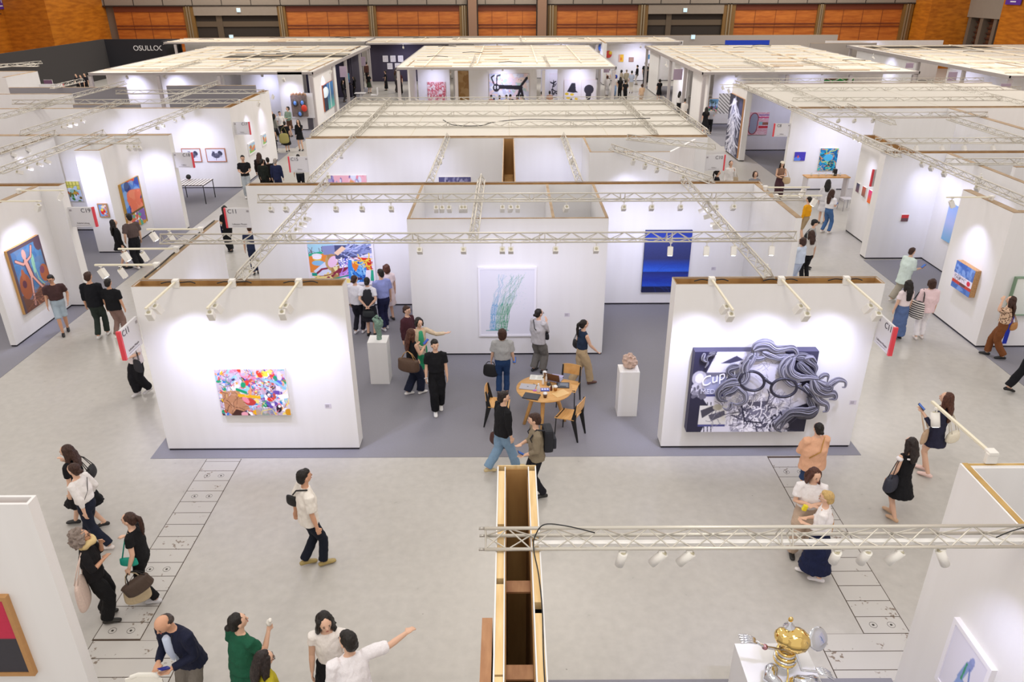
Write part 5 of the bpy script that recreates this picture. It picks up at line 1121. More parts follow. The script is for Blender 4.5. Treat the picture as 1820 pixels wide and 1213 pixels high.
blade((-6.42, 11.93), 0, -1, 'C11', 'Lehmann Maupin', 'booth sign C11 at the left end of the collage wall', ztop=2.74, lit=1)
blade((6.37, 11.93), 0, -1, 'C11', 'Lehmann Maupin', 'booth sign C11 at the right end of the curly hair relief wall', ztop=2.72, w=.55, lit=-1)
blade((-6.64, 18.95), -1, 0, 'C11', 'Lehmann Maupin', 'booth sign C11 at the left end of the long back wall')
blade((-11.36, 19.1), 1, 0, 'C19', 'Galerie Lelong', 'booth sign C19 beside the small red and yellow face painting')
blade((-11.42, 26.0), 1, 0, 'C18', 'Gallery', 'booth sign C18 overlapping the left rooster print')
blade((-11.4, 32.2), 1, 0, 'C17', 'Gallery', 'booth sign C17 above the farther small landscape')
blade((-6.66, 25.25), -1, 0, 'C15', 'Gallery', 'booth sign C15 at the left end of the fabric ceiling wall')
blade((6.5, 25.25), 1, 0, 'C10', 'Gallery', 'booth sign C10 at the right end of the fabric ceiling wall')
blade((11.35, 31.3), -1, 0, 'C8', 'Gallery', 'booth sign C8 beside the pink painting with the oval')
blade((11.72, 23.0), -1, 0, 'C7', 'Tina Kim Gallery', 'booth sign C7 above the small gradient pictures')
blade((11.9, 16.1), 1, -.0, 'C6', 'The Gallery', 'booth sign cut by the right frame edge above the pale box', w=.9)
blade((-27.5, 46.4), 1, 0, 'C', 'Gallery', 'small far booth sign with a red edge beside the charcoal booth', w=1.5, h=1.0, ztop=2.6)

# ================================================================ PLINTHS, TABLE, CHAIRS, SCULPTURES
def plinth(x0, y0, x1, y1, h, label):
    o = thing('plinth', ((x0+x1)/2, (y0+y1)/2, 0), label, 'plinth'); m = MB(); m.box((x0, y0, .006), (x1, y1, h)); m.build('body', WHITE, o); return o
plinth(-3.03, 14.47, -2.62, 14.86, 1.0, 'white plinth holding the small green bronze figure')
plinth(2.14, 13.07, 2.53, 13.42, 1.0, 'white plinth holding the pink rough stone')
o = plinth(2.62, 5.55, 3.44, 6.5, .86, 'large white plinth under the gold and chrome sculpture'); 
# green bronze figure
bx, by = -2.8, 14.66
o = thing('bronze_figure', (bx, by, 1.0), 'small green bronze figure with twisted form on a white plinth', 'sculpture')
m = MB(); m.tube([(bx, by, 1.0), (bx+.01, by, 1.12), (bx-.02, by, 1.25), (bx, by, 1.35), (bx-.03, by, 1.45)], [.06, .05, .065, .085, .05], 10, cap='round')
m.tube([(bx-.06, by, 1.38), (bx-.1, by, 1.47), (bx-.05, by, 1.53)], [.03, .025, .015], 7, cap='round'); m.tube([(bx+.06, by, 1.3), (bx+.09, by, 1.42), (bx+.05, by, 1.5)], [.04, .03, .02], 7, cap='round'); m.ell((bx-.01, by, 1.52), (.035, .035, .045))
f = m.build('cast_body', mat('#7d9a8c', .5, .3, .4, 25, .5), o)
rm = f.modifiers.new('r', 'REMESH'); rm.mode = 'VOXEL'; rm.voxel_size = .012; rm.use_smooth_shade = True
tx = bpy.data.textures.new('rough', 'CLOUDS'); tx.noise_scale = .06
dm = f.modifiers.new('d', 'DISPLACE'); dm.texture = tx; dm.strength = .03
o = thing('rough_stone', (2.34, 13.25, 1.02), 'rough pink and cream stone standing on a white plinth', 'stone')
m = MB(); m.box((2.2, 13.12, 1.0), (2.48, 13.38, 1.015)); m.build('base_plate', mat('#f0eef0', .5), o)
m = MB(); m.ell((2.35, 13.25, 1.13), (.15, .11, .12)); m.ell((2.28, 13.25, 1.2), (.07, .08, .1)); m.ell((2.4, 13.24, 1.2), (.07, .07, .09)); m.ell((2.35, 13.27, 1.26), (.06, .05, .06))
f = m.build('stone', mat('#c9aea0', .8, 0, .4, 18, 1.0), o)
rm = f.modifiers.new('r', 'REMESH'); rm.mode = 'VOXEL'; rm.voxel_size = .008; rm.use_smooth_shade = False
tx = bpy.data.textures.new('stone', 'VORONOI'); tx.noise_scale = .06; dm = f.modifiers.new('d', 'DISPLACE'); dm.texture = tx; dm.strength = .06
# gold and chrome sculpture (abstract)
GOLD = mat('#ecca7c', .08, 1.0); CHR = mat('#d9dade', .06, 1.0)
sx, sy, sz = 3.05, 6.1, .86
o = thing('metal_sculpture', (sx, sy, sz), 'polished gold and chrome sculpture of balls, rods and dish', 'sculpture')
m = MB(); m.ell((sx+.06, sy-.02, sz+.50), (.17, .15, .14)); m.ell((sx-.05, sy, sz+.52), (.12, .12, .10), Quaternion((0, 1, 0), .5)); f = m.build('gold_lobes', GOLD, o)
m = MB(); m.lathe((sx+.0, sy+.05, sz+.62), [(.07, 0), (.06, .02), (.02, .045), (.015, .09)], 16); m.build('chrome_cap', CHR, o)
m = MB(); m.ell((sx-.0, sy+.05, sz+.735), (.03, .02, .035)); m.build('gold_ring', GOLD, o)
m = MB(); m.lathe((sx+.30, sy-.02, sz+.52), [(.0, -.03), (.09, -.02), (.13, .01), (.12, .02), (.0, .015)], 24, Quaternion((1, .4, 0), 1.0)); m.build('chrome_dish', CHR, o)
for k in range(6):
    m = MB(); R0 = .10+.012*math.sin(k*1.1); pts = [(sx+R0*math.cos(t), sy+R0*math.sin(t), sz+.16+k*.035) for t in np.linspace(0, 2*math.pi, 25)]; m.tube(pts, .017, 8, cap=False); m.build('coil', GOLD if k % 2 else CHR, o)
m = MB(); m.tube([(sx-.08, sy, sz+.34), (sx-.25, sy+.0, sz+.38), (sx-.36, sy-.0, sz+.46)], .018, 8, cap='round'); m.build('rod', CHR, o)
m = MB(); m.ell((sx-.25, sy, sz+.38), .035); m.build('joint', mat('#b98a90', .2, 1), o)
m = MB()
for k in range(4): m.tube([(sx-.36, sy-.02+.02*k, sz+.46), (sx-.45, sy-.04+.03*k, sz+.50), (sx-.54, sy-.05+.035*k, sz+.50)], [.014, .016, .01], 7, cap='round')
m.build('splayed_end', CHR, o)
m = MB(); m.tube([(sx+.08, sy-.06, sz+.34), (sx+.14, sy-.14, sz+.18), (sx+.30, sy-.18, sz+.2)], .016, 8, cap='round'); m.build('rod', CHR, o)
m = MB()
for k in range(4): m.tube([(sx+.30, sy-.20+.02*k, sz+.2), (sx+.38, sy-.23+.03*k, sz+.2), (sx+.46, sy-.25+.035*k, sz+.15)], [.014, .016, .01], 7, cap='round')
m.build('splayed_end', CHR, o)
m = MB(); m.tube([(sx+.08, sy-.2, sz+.08), (sx+.18, sy-.24, sz+.085), (sx+.28, sy-.2, sz+.07)], [.07, .085, .075], 14, cap='round'); m.build('chrome_lump', CHR, o)
m = MB(); m.tube([(sx+.04, sy-.19, sz+.06), (sx+.09, sy-.2, sz+.06)], [.055, .06], 12, cap='round'); m.build('gold_toe', GOLD, o)
m = MB(); m.tube([(sx-.16, sy-.08, sz+.13), (sx-.2, sy-.17, sz+.09), (sx-.14, sy-.24, sz+.08)], [.08, .085, .07], 14, cap='round'); m.build('chrome_lump', CHR, o)
m = MB(); m.ell((sx-.24, sy-.3, sz+.07), .05); m.ell((sx-.19, sy-.33, sz+.05), .04); m.ell((sx-.29, sy-.32, sz+.05), .035); m.build('gold_buds', GOLD, o)
m = MB(); m.tube([(sx+.0, sy-.08, sz+.22), (sx+.0, sy-.15, sz+.1), (sx-.06, sy-.28, sz+.03), (sx-.08, sy-.45, sz+.012)], .009, 7); m.build('gold_wire', GOLD, o)
# round table
tc = (.66, 12.93)
o = thing('round_table', (*tc, 0), 'round oak table with three slanted legs covered in laptops and papers', 'table')
m = MB(); m.lathe((*tc, .715), [(.53, 0), (.545, .008), (.545, .025), (.0, .025)], 64); m.build('tabletop', OAK, o)
for a in (200, 262, 330+25):
    t = R(a); m = MB(); m.tube([(tc[0]+.2*math.cos(t), tc[1]+.2*math.sin(t), .715), (tc[0]+.42*math.cos(t), tc[1]+.42*math.sin(t), .006)], [.045, .03], 8, ry=[.03, .022]); m.build('leg', OAK, o)
m = MB(); m.tube([(tc[0], tc[1], .68), (tc[0], tc[1], .714)], .25, 20); m.build('under_frame', OAK, o)
TZ = .74
def slabthing(name, x, y, w_, d_, h_, rz, col, label, cat, part='cover', z=TZ, extra=None):
    o = thing(name, (x, y, z), label, cat, rz=0); q = Quaternion((0, 0, 1), R(rz)); m = MB(); m.obox((x, y, z+h_/2+.0005), (w_, d_, h_), q, .002); m.build(part, mat(col, .45), o)
    if extra: extra(o, q, Vector((x, y, z+h_)))
    return o
def tp(a): return a
slabthing('laptop', 0.34, 12.97, .31, .22, .016, -12, '#a9a8b2', 'closed silver laptop on the round table', 'laptop', 'lid', extra=lambda o, q, p: MB().obox(p+Vector((0, 0, .001)), (.03, .03, .001), q).build('emblem', mat('#6a6a72', .3), o))
slabthing('laptop', 0.4, 12.59, .31, .22, .02, -18, '#262934', 'closed black laptop at the front left of the round table', 'laptop', 'lid')
def pad(o, q, p): MB().obox(p+Vector((0, 0, .001)), (.2, .15, .001), q).build('screen', mat('#6f7682', .2), o); MB().obox(p+q @ Vector((0, -.06, .004)), (.12, .008, .006), q).build('pen', BLACK, o)
slabthing('tablet', 1.03, 13.03, .25, .22, .014, -4, '#3a3c46', 'dark tablet with a pen on the right side of the table', 'tablet', 'case', extra=pad)
# open laptop
lx, ly = (0.87, 13.28)
o = thing('laptop', (lx, ly, TZ), 'open laptop with brown lid standing at the back of the table', 'laptop'); q = Quaternion((0, 0, 1), R(155))
m = MB(); m.obox((lx, ly, TZ+.008), (.32, .22, .014), q, .003); m.build('keyboard_base', mat('#8f8ca8', .4), o)
m = MB(); q2 = q @ Quaternion((1, 0, 0), R(70)); m.obox(Vector((lx, ly, TZ+.1))+q @ Vector((0, .12, 0)), (.32, .2, .008), q2, .002); m.build('screen_lid', mat('#6b4a34', .4), o)
slabthing('magazine', 0.52, 13.36, .26, .2, .008, -8, '#dcdcd8', 'open magazine at the upper left of the round table', 'magazine', 'pages', extra=lambda o, q, p: [MB().obox(p+q @ Vector((dx, dy, .001)), (.09, .01, .001), q).build('print_line', mat('#8a8a8c', .7), o) for dx in (-.065, .065) for dy in (-.05, 0, .05)])
slabthing('envelope', 0.96, 12.71, .3, .2, .006, 35, '#dfb87c', 'tan paper folder at the right front of the round table', 'folder', 'paper')
slabthing('notepad', 0.67, 12.85, .17, .11, .02, 0, '#4a5cc0', 'blue patterned box in the middle of the table', 'box', 'box', extra=lambda o, q, p: [MB().obox(p+Vector((dx, 0, .001)), (.035, .06, .001), q).build('pattern', mat('#d8dcf2', .5), o) for dx in (-.05, 0, .05)])
slabthing('notepad', 0.47, 12.83, .07, .06, .01, 20, '#b45ac8', 'small purple card on the table', 'card', 'card')
slabthing('notepad', 0.84, 12.98, .15, .11, .006, 20, '#e6dcc4', 'cream note card on the table', 'card', 'card')
slabthing('notepad', 0.81+.12, 13.51-.12, .24, .18, .008, 160, '#a9a4cc', 'lilac leaflet behind the open laptop', 'leaflet', 'paper')
def bottle(px, col, label, h=.17, r=.028, cap='#f0f0f0', name='bottle', prof=None):
    x, y = px; o = thing(name, (x, y, TZ), label, name); m = MB(); m.lathe((x, y, TZ+.001), prof or [(r*.9, 0), (r, .01), (r, h*.6), (r*.5, h*.8), (r*.45, h*.88)], 16); m.build('body', mat(col, .25), o)
    m = MB(); m.lathe((x, y, TZ+.001+h*.88), [(r*.5, 0), (r*.5, h*.12), (.0, h*.12)], 14); m.build('cap', mat(cap, .4), o)
bottle((0.54, 12.78), '#e4e2e6', 'white frosted bottle left of the blue box', .18, .036)
bottle((0.64, 13.08), '#f2efe8', 'slim white bottle beside the open laptop', .16, .022, '#2a2a2c')
bottle((0.71, 13.19), '#e9e6e2', 'slim white bottle with white cap at the table centre', .17, .02)
bottle((0.79, 12.83), '#5a2a24', 'dark red small bottle right of the blue box', .13, .022, '#2a2a2c')
bottle((0.75, 13.05), '#3a3c40', 'dark jar at the centre of the table', .07, .04, '#8a8a88', name='jar')
def cup(px, label, col='#5a3a24'):
    x, y = px; o = thing('coffee_cup', (x, y, TZ), label, 'cup'); m = MB(); m.lathe((x, y, TZ+.001), [(.03, 0), (.042, .08)], 18); m.build('coffee', mat(col, .2), o); m = MB(); m.lathe((x, y, TZ+.081), [(.043, 0), (.045, .012), (.03, .03), (.01, .034)], 18); m.build('lid', mat('#e9e9ec', .2), o)
cup((0.66, 12.56), 'iced coffee cup with clear lid at the front of the table'); cup((0.69, 13.43), 'pale cup at the far edge of the table', '#d8d0c4'); cup((0.87, 12.83), 'low amber glass beside the cream card', '#a8702c')
def pen(a, b_, label): 
    o = thing('pen', (a[0], a[1], TZ), label, 'pen'); m = MB(); m.tube([(a[0], a[1], TZ+.006), (b_[0], b_[1], TZ+.006)], .005, 6); m.build('barrel', BLACK, o)
pen((0.37, 13.08), (0.49, 12.99), 'black pen beside the silver laptop'); pen((0.45, 13.1), (0.53, 13.03), 'second black pen near the white bottle')
def chair(x, y, rz, label):
    o = thing('wooden_chair', (x, y, 0), label, 'chair', rz=R(rz)); M = total(o)
    def W_(p): return M @ Vector(p)
    m = MB(); n = 9
    for i in range(n-1):
        y0 = -.2+.4*i/(n-1); y1 = -.2+.4*(i+1)/(n-1); f = lambda y_: .455-.04*(1-((y_+.2)/.4))*0+(.02*math.cos((y_+.2)/.4*3.0))
        v = [m.bm.verts.new(p) for p in ((-.2, y0, f(y0)), (.2, y0, f(y0)), (.2, y1, f(y1)), (-.2, y1, f(y1)), (-.2, y0, f(y0)-.014), (.2, y0, f(y0)-.014), (.2, y1, f(y1)-.014), (-.2, y1, f(y1)-.014))]
        for q in ((0, 1, 2, 3), (7, 6, 5, 4), (0, 4, 5, 1), (2, 6, 7, 3), (1, 5, 6, 2), (3, 7, 4, 0)): m.bm.faces.new([v[k] for k in q])
    bmesh.ops.remove_doubles(m.bm, verts=m.bm.verts, dist=1e-5); m.build('seat', OAK, o, local=True)
    m = MB(); rows = []
    for i in range(9):
        x_ = -.2+.4*i/8; d = -.215-.03*math.cos(x_*6); zt = .82-.02*(abs(x_)/.2)**3; rows.append(((x_, d, .60), (x_, d-.02, zt)))
    for (a, b_), (c_, d_) in zip(rows[:-1], rows[1:]):
        v = [m.bm.verts.new(p) for p in (a, c_, d_, b_)]+[m.bm.verts.new(Vector(p)+Vector((0, -.012, 0))) for p in (a, c_, d_, b_)]
        for q in ((3, 2, 1, 0), (4, 5, 6, 7), (0, 1, 5, 4), (2, 3, 7, 6), (0, 4, 7, 3), (1, 2, 6, 5)): m.bm.faces.new([v[k] for k in q])
    bmesh.ops.remove_doubles(m.bm, verts=m.bm.verts, dist=1e-5); m.build('backrest', OAK, o, local=True)
    for s in (-1, 1):
        m = MB(); m.tube([(s*.18, .17, .455), (s*.19, .19, .006)], .011, 8); m.build('leg', BLACK, o, local=True)
        m = MB(); X = s*.185
        for (p, q) in (((-.17, .44, .05), None),): pass
        pr = [(-.25, .80), (-.225, .80), (-.14, .45), (-.275, .006), (-.30, .006), (-.235, .45)]
        a = [m.bm.verts.new((X-.012, p[0], p[1])) for p in pr]; b_ = [m.bm.verts.new((X+.012, p[0], p[1])) for p in pr]
        m.bm.faces.new(a); m.bm.faces.new(b_[::-1])
        for i in range(6): m.bm.faces.new((a[i], b_[i], b_[(i+1) % 6], a[(i+1) % 6]))
        bmesh.ops.recalc_face_normals(m.bm, faces=m.bm.faces); m.build('leg', BLACK, o, local=True)
    m = MB(); m.box((-.18, -.17, .425), (.18, -.15, .44)); m.box((-.18, .15, .425), (.18, .17, .44)); m.build('seat_rail', BLACK, o, local=True)
chair(1.10, 12.42, 62, 'oak and black chair in front right of the round table')
chair(1.18, 13.55, 160, 'oak and black chair behind the round table')
chair(-.22, 12.85, -95, 'oak and black chair left of the table, half hidden by two men')
# striped table with a black ball, left aisle
x0, y0 = (-12.84, 29.23)
TBx, TBy = -12.55, 29.9
o = thing('side_table', (TBx, TBy, 0), 'square table with white striped top and thin black legs', 'table')
m = MB(); m.box((TBx-.6, TBy-.55, .72), (TBx+.6, TBy+.55, .75)); m.build('tabletop', mat('#3a2a2a', .5), o)
m = MB()
for k in range(9): m.obox((TBx-.54+k*.135, TBy, .754), (.09, 1.08, .006), Quaternion((0, 0, 1), 0))
m.build('white_stripes', mat('#f2eef0', .5), o)
for sx_ in (-1, 1):
    for sy_ in (-1, 1):
        m = MB(); m.tube([(TBx+.57*sx_, TBy+.52*sy_, .72), (TBx+.57*sx_, TBy+.52*sy_, .006)], .018, 6); m.build('leg', BLACK, o)
o = thing('black_ball', (TBx-.3, TBy+.35, .757), 'black ball on a small foot standing on the striped table', 'ornament'); m = MB(); m.ell((TBx-.3, TBy+.35, .88), .1); m.build('ball', BLACK, o); m = MB(); m.tube([(TBx-.3, TBy+.35, .757), (TBx-.3, TBy+.35, .8)], [.06, .03], 12); m.build('foot', mat('#e8c8c8', .5), o)
# bar table and clear chairs at the right aisle
bx, by = (12.32, 27.26)
o = thing('bar_table', (bx, by+2.2, 0), 'long wooden topped counter with glasses behind the two long haired women', 'table'); m = MB(); m.box((bx-.75, by+2.0, .95), (bx+.95, by+2.5, .99)); m.build('tabletop', OAK, o)
for s in (-.7, .9):
    m = MB(); m.box((bx+s-.03, by+2.05, .006), (bx+s+.03, by+2.45, .95)); m.build('leg', mat('#d8d4d8', .4), o)
for k in range(5):
    xx = bx-.5+k*.28; o = thing('drinking_glass', (xx, by+2.25, .99), 'small clear drinking glass on the long counter', 'glass', group='glasses on the long counter'); m = MB(); m.lathe((xx, by+2.25, .991), [(.03, 0), (.036, .11), (.0, .11)], 10); m.build('glass_body', mat('#dfe4ea', .1), o)
o = thing('coffee_machine', (bx+.35, by+2.3, .99), 'small black machine on the long counter', 'machine'); m = MB(); m.obox((bx+.42, by+2.3, 1.12), (.14, .14, .25), None, .01); m.build('body', BLACK, o); m = MB(); m.obox((bx+.42, by+2.22, 1.05), (.08, .06, .03)); m.build('tray', mat('#777', .4), o)
def wire_chair(x, y, rz, label):
    o = thing('clear_chair', (x, y, 0), label, 'chair', rz=R(rz)); g = mat('#d5d2da', .3)
    m = MB(); m.obox((0, 0, .45), (.4, .4, .02), None, .006); m.build('seat', g, o, local=True)
    m = MB(); m.obox((0, -.19, .7), (.38, .015, .3), None, .006); m.build('backrest', g, o, local=True)
    for sx_ in (-1, 1):
        for sy_ in (-1, 1): m = MB(); m.tube([(sx_*.18, sy_*.18, .44), (sx_*.2, sy_*.2, .006)], .012, 6); m.build('leg', mat('#9a96a0', .3), o, local=True)
wire_chair(bx-.25, by+1.0, 0, 'pale see-through chair left of two at the long counter'); wire_chair(bx+.45, by+.9, 8, 'pale see-through chair right of two at the long counter')
# white counter near the right canopy
o = thing('reception_counter', (12.0, 51.5, 0), 'white counter with catalogues below a mauve hanging sign', 'counter'); m = MB(); m.box((11.55, 51.0, 0), (15.2, 51.4, 1.1)); m.build('body', WHITE, o); m = MB(); m.box((11.5, 50.95, 1.1), (15.25, 51.8, 1.15)); m.build('worktop', mat('#f4f2f4', .5), o)
o = thing('wood_box', (12.6, 50.4, 0), 'low brown wooden box before the white counter', 'box'); m = MB(); m.box((12.2, 50.1, .006), (13.4, 50.6, .55)); m.build('carcass', PLYD, o); m = MB(); m.box((12.2, 50.08, .5), (13.4, 50.62, .57)); m.build('lid', BEAMD, o)
# white relief lattice object
o = thing('lattice_panel', (13.0, 46.6, 1), 'small white lattice relief right of the white aisle wall', 'relief'); m = MB(); m.box((12.0, 45.0, 1.0), (13.2, 45.05, 2.1)); m.build('panel', mat('#ecebf2', .5), o); m = MB()
for k in range(7): m.tube([(12.0+k*.2, 44.98, 1.0), (12.0, 44.98, 1.0+k*.18)] if k else [(12.0, 44.98, 1.0), (12.01, 44.98, 1.01)], .02, 5)
for k in range(1, 6): m.tube([(13.2, 44.98, 1.0+k*.18), (12.0+k*.2, 44.98, 2.1)], .02, 5)
m.build('lattice', mat('#6a6870', .5), o)
# white moulded chair at the bottom edge
o = thing('shell_chair', (-3.55, 5.3, 0), 'white moulded chair back cut by the lower frame edge', 'chair')
hx, hy = (-4.15, 6.12)
m = MB(); m.tube([(hx-.16, hy, .80), (hx-.08, hy+.03, .81), (hx+.08, hy+.03, .81), (hx+.16, hy, .80)], .02, 10, ry=.03, cap='round')
m.prism([(hx-.21, hy-.02), (hx-.1, hy+.02), (hx+.1, hy+.02), (hx+.21, hy-.02), (hx+.21, hy-.035), (hx+.1, hy+.005), (hx-.1, hy+.005), (hx-.21, hy-.035)], .45, .81); m.build('backrest', mat('#f2efe6', .4), o)
m = MB(); m.obox((hx, hy-.24, .45), (.42, .42, .025), None, .01); m.build('seat', mat('#f2efe6', .4), o)
for sx_ in (-1, 1):
    for sy_ in (-1, 1): m = MB(); m.tube([(hx+sx_*.15, hy-.24+sy_*.15, .44), (hx+sx_*.2, hy-.24+sy_*.2, 0)], .012, 6); m.build('leg', mat('#c9c5bc', .3, .5), o)
# cables
def cable(pts, label, r=.0055):
    o = thing('power_cable', pts[0], label, 'cable'); P = [Vector(p) for p in pts]; out = []
    Q = [P[0]*2-P[1]]+P+[P[-1]*2-P[-2]]
    for i in range(1, len(Q)-2):
        for j in range(6):
            t = j/6; a, b_, c_, d_ = Q[i-1], Q[i], Q[i+1], Q[i+2]; out.append(.5*((2*b_)+(c_-a)*t+(2*a-5*b_+4*c_-d_)*t*t+(3*b_-a-3*c_+d_)*t**3))
    out.append(P[-1]); m = MB(); m.tube(out, r, 6); m.build('sheath', CABLE, o)
cable([(.75, 5.38, 3.44), (.5, 5.40, 3.50), (.3, 5.40, 3.52), (.22, 5.38, 3.42), (.2, 5.32, 3.32), (.235, 5.0, 3.30), (.25, 4.6, 3.29), (.24, 4.1, 3.29), (.245, 3.5, 3.29), (.24, 2.8, 3.29)], 'black cable running along the foreground double wall')
cable([(4.35, 5.36, 3.38), (4.5, 5.38, 3.44), (4.7, 5.40, 3.47), (5.0, 5.38, 3.43)], 'black cable hanging in the right end of the foreground truss')
cable([(-6.30, 12.3, 3.31), (-6.28, 12.9, 3.32), (-6.33, 13.5, 3.30), (-6.29, 14.2, 3.32), (-6.31, 15.0, 3.31), (-6.29, 15.7, 3.32)], 'black cable along the thin left side wall of the collage booth', .012)
for i, x in enumerate((-5.62, -4.67, -3.55)): cable([(x-.28, 12.0, 3.31), (x-.15, 12.02, 3.33), (x, 12.0, 3.32), (x+.2, 12.02, 3.33), (x+.3, 12.0, 3.31)], 'short black cable at the '+names[i]+' arm of the collage wall', .01)
for i, x in enumerate((3.40, 4.57, 5.67)): cable([(x-.28, 12.0, 3.31), (x-.15, 12.02, 3.33), (x, 12.0, 3.32), (x+.2, 12.02, 3.33), (x+.3, 12.0, 3.31)], 'short black cable at the '+names[i]+' arm of the relief wall', .01)
cable([(-2.3, 27, 3.58), (-1.9, 27, 3.4), (-1.0, 27, 3.38), (-.5, 27.0, 3.5), (.6, 27.05, 3.58), (2.5, 27, 3.56), (4.9, 27.05, 3.6)], 'black cable drooping over the frontmost ceiling cross truss', .014)

# ================================================================ PEOPLE
CT = bpy.data.textures.new('folds', 'CLOUDS'); CT.noise_scale = .1; CT.noise_depth = 1
CT2 = bpy.data.textures.new('curls', 'CLOUDS'); CT2.noise_scale = .05; CT2.noise_depth = 2
SKIN = {'a': '#d3a183', 'b': '#e0b69c', 'c': '#c08f72'}
HAIRC = {'k': '#1a1512', 'b': '#3a231a', 'r': '#4d2a1c', 'g': '#8f8178', 'y': '#c9a86c', 'd': '#241a18'}
def voxel(o, size, folds=0., curls=0., sm=2):
    r = o.modifiers.new('remesh', 'REMESH'); r.mode = 'VOXEL'; r.voxel_size = size; r.use_smooth_shade = True
    if sm: s = o.modifiers.new('smooth', 'SMOOTH'); s.iterations = sm; s.factor = .5
    if folds: d = o.modifiers.new('folds', 'DISPLACE'); d.texture = CT; d.strength = folds; d.mid_level = .5; d.texture_coords = 'LOCAL'
    if curls: d = o.modifiers.new('curls', 'DISPLACE'); d.texture = CT2; d.strength = curls; d.mid_level = .5; d.texture_coords = 'LOCAL'
    return o
ARMS = {  # (upper arm dir, forearm dir, curl)   x is outward from the body
 'down': ((.14, .02, -1), (.08, .18, -1)), 'down2': ((.2, -.08, -1), (.1, .12, -1)), 'pocket': ((.34, -.22, -1), (-.16, .5, -.9)), 'behind': ((.22, -.42, -1), (-.75, -.3, -.75)),
 'front': ((.12, .12, -1), (-.5, .85, -.12)), 'frontlow': ((.12, .12, -1), (-.42, .75, -.5)), 'phone': ((.16, .3, -1), (-.3, .75, .55)), 'phoneup': ((.16, .5, -.8), (-.2, .6, .9)), 'crossed': ((.2, .3, -1), (-1, .5, .1)),
 'chin': ((.05, .45, -.95), (-.35, .25, 1)), 'head': ((.5, .5, .1), (-.35, -.1, 1)), 'point': ((.55, .35, -.6), (.75, .65, .15)), 'out': ((1, .1, -.15), (1, .15, .0)), 'swingf': ((.08, .42, -1), (0, .75, -.8)), 'swingb': ((.12, -.45, -1), (.05, -.1, -1)),
 'elbow': ((.2, .05, -1), (.15, .95, .12)), 'strap': ((.1, .2, -1), (-.15, .6, .8)), 'hold': ((.18, -.05, -1), (.15, .35, -.95))}
def person(name, x, y, h, heading, label, hair=('short', 'k'), skin='b', top=('tee', '#222'), bottom=('pants', '#222'), shoes='#e8e6e2', arms=('down', 'down'), stride=0., lean=0., look=(0, 0), male=False, lod=1, wide=1., face=False, group=None, extra=None, seated=False, sleeve=None, toplen=None, loose=1., bare=0., build=1.):
    """lod 0 near, 1 middle, 2 far.  heading in degrees, 0 = away from the camera, 90 = to the right"""
    o = thing('person', (x, y, .006), label, 'person', group, rz=R(-heading))
    s = h/1.70; M = total(o) @ Matrix.Scale(s, 4)
    vox = (.0085, .013, .024)[lod]; cvox = (.012, .018, .03)[lod]
    shw = (.185 if male else .165)*build; hipw = .085
    Lz = .88
    def up(p):      # lean of the upper body about the hips
        p = Vector(p); q = Quaternion((1, 0, 0), -R(lean)); return q @ (p-Vector((0, 0, Lz)))+Vector((0, 0, Lz))
    def W_(p): return M @ Vector(p)
    def tb(m, pts, r, ry=None, n=10, ref=None, cap='round'):
        m.tube([W_(p) for p in pts], [v*s for v in r], n, ry=[v*s for v in ry] if ry else None, ref=(M.to_3x3() @ Vector(ref)) if ref else None, cap=cap)
    def el(m, c, r, q=None): 
        R3 = Quaternion((0, 0, 1), R(-heading)); m.ell(W_(c), tuple(v*s for v in r), R3 @ (q or Quaternion()), 12, 8)
    def bld(m, nm, mt, v, **k):
        ob = m.build(nm, mt, o); voxel(ob, v, **k); return ob
    # ---- legs
    legs = []
    for sd in (-1, 1):
        ph = stride*sd; hip = Vector((sd*hipw, 0, .87)); ank = Vector((sd*((.115 if bottom[0] == 'wide' else .09) if abs(stride) < .2 else .065), ph*.36, .085+(.05*abs(stride) if ph < -.05 else 0)))
        mid = (hip+ank)/2; d = (ank-hip).length; bend = math.sqrt(max(0, (.41)**2-(d/2)**2)) if d < .82 else .0
        kn = mid+Vector((0, 1, 0))*max(.012, min(bend, .16))
        legs.append((hip, kn, ank, sd, ph))
    # ---- head frame
    nk = up((0, .0, 1.47)); hq = Quaternion((0, 0, 1), R(-look[0])) @ Quaternion((1, 0, 0), R(look[1])) ; base = up((0, .015, 1.50))
    def hd(p): return base+hq @ (Vector(p)-Vector((0, .015, 1.50)))
    # ---- arms
    arm_ = []
    for i, sd in enumerate((-1, 1)):
        nm_ = arms[i]; u, f = (ARMS[nm_] if isinstance(nm_, str) else nm_)
        sh = up((sd*shw, 0, 1.37)); U = Vector((u[0]*sd, u[1], u[2])).normalized(); Fd = Vector((f[0]*sd, f[1], f[2])).normalized()
        lq = Quaternion((1, 0, 0), -R(lean*.6)); U = lq @ U
        eb = sh+U*.275; wr = eb+Fd*.235; arm_.append((sh, eb, wr, Fd, sd))
    # ---- body: one continuous surface
    m = MB(); ref = (1, 0, 0)
    tb(m, [up(p) for p in ((0, 0, .84), (0, 0, .95), (0, 0, 1.06), (0, .005, 1.2), (0, 0, 1.33), (0, 0, 1.40), (0, 0, 1.435))], [.15*build, .155*build, .125*build, .14*build, .15*build, .12, .06], [.10, .105, .09, .10, .09, .065, .05], ref=ref)
    tb(m, [up((0, 0, 1.40)), nk, hd((0, .012, 1.55))], [.055, .05, .05], [.055, .052, .055], ref=ref)
    hc = hd((0, .02, 1.605)); el(m, hc, (.073, .09, .1), hq); el(m, hd((0, .04, 1.555)), (.055, .06, .058), hq)
    el(m, hd((0, .112, 1.585)), (.011, .018, .02), hq); el(m, hd((-.076, .01, 1.585)), (.012, .018, .028), hq); el(m, hd((.076, .01, 1.585)), (.012, .018, .028), hq)
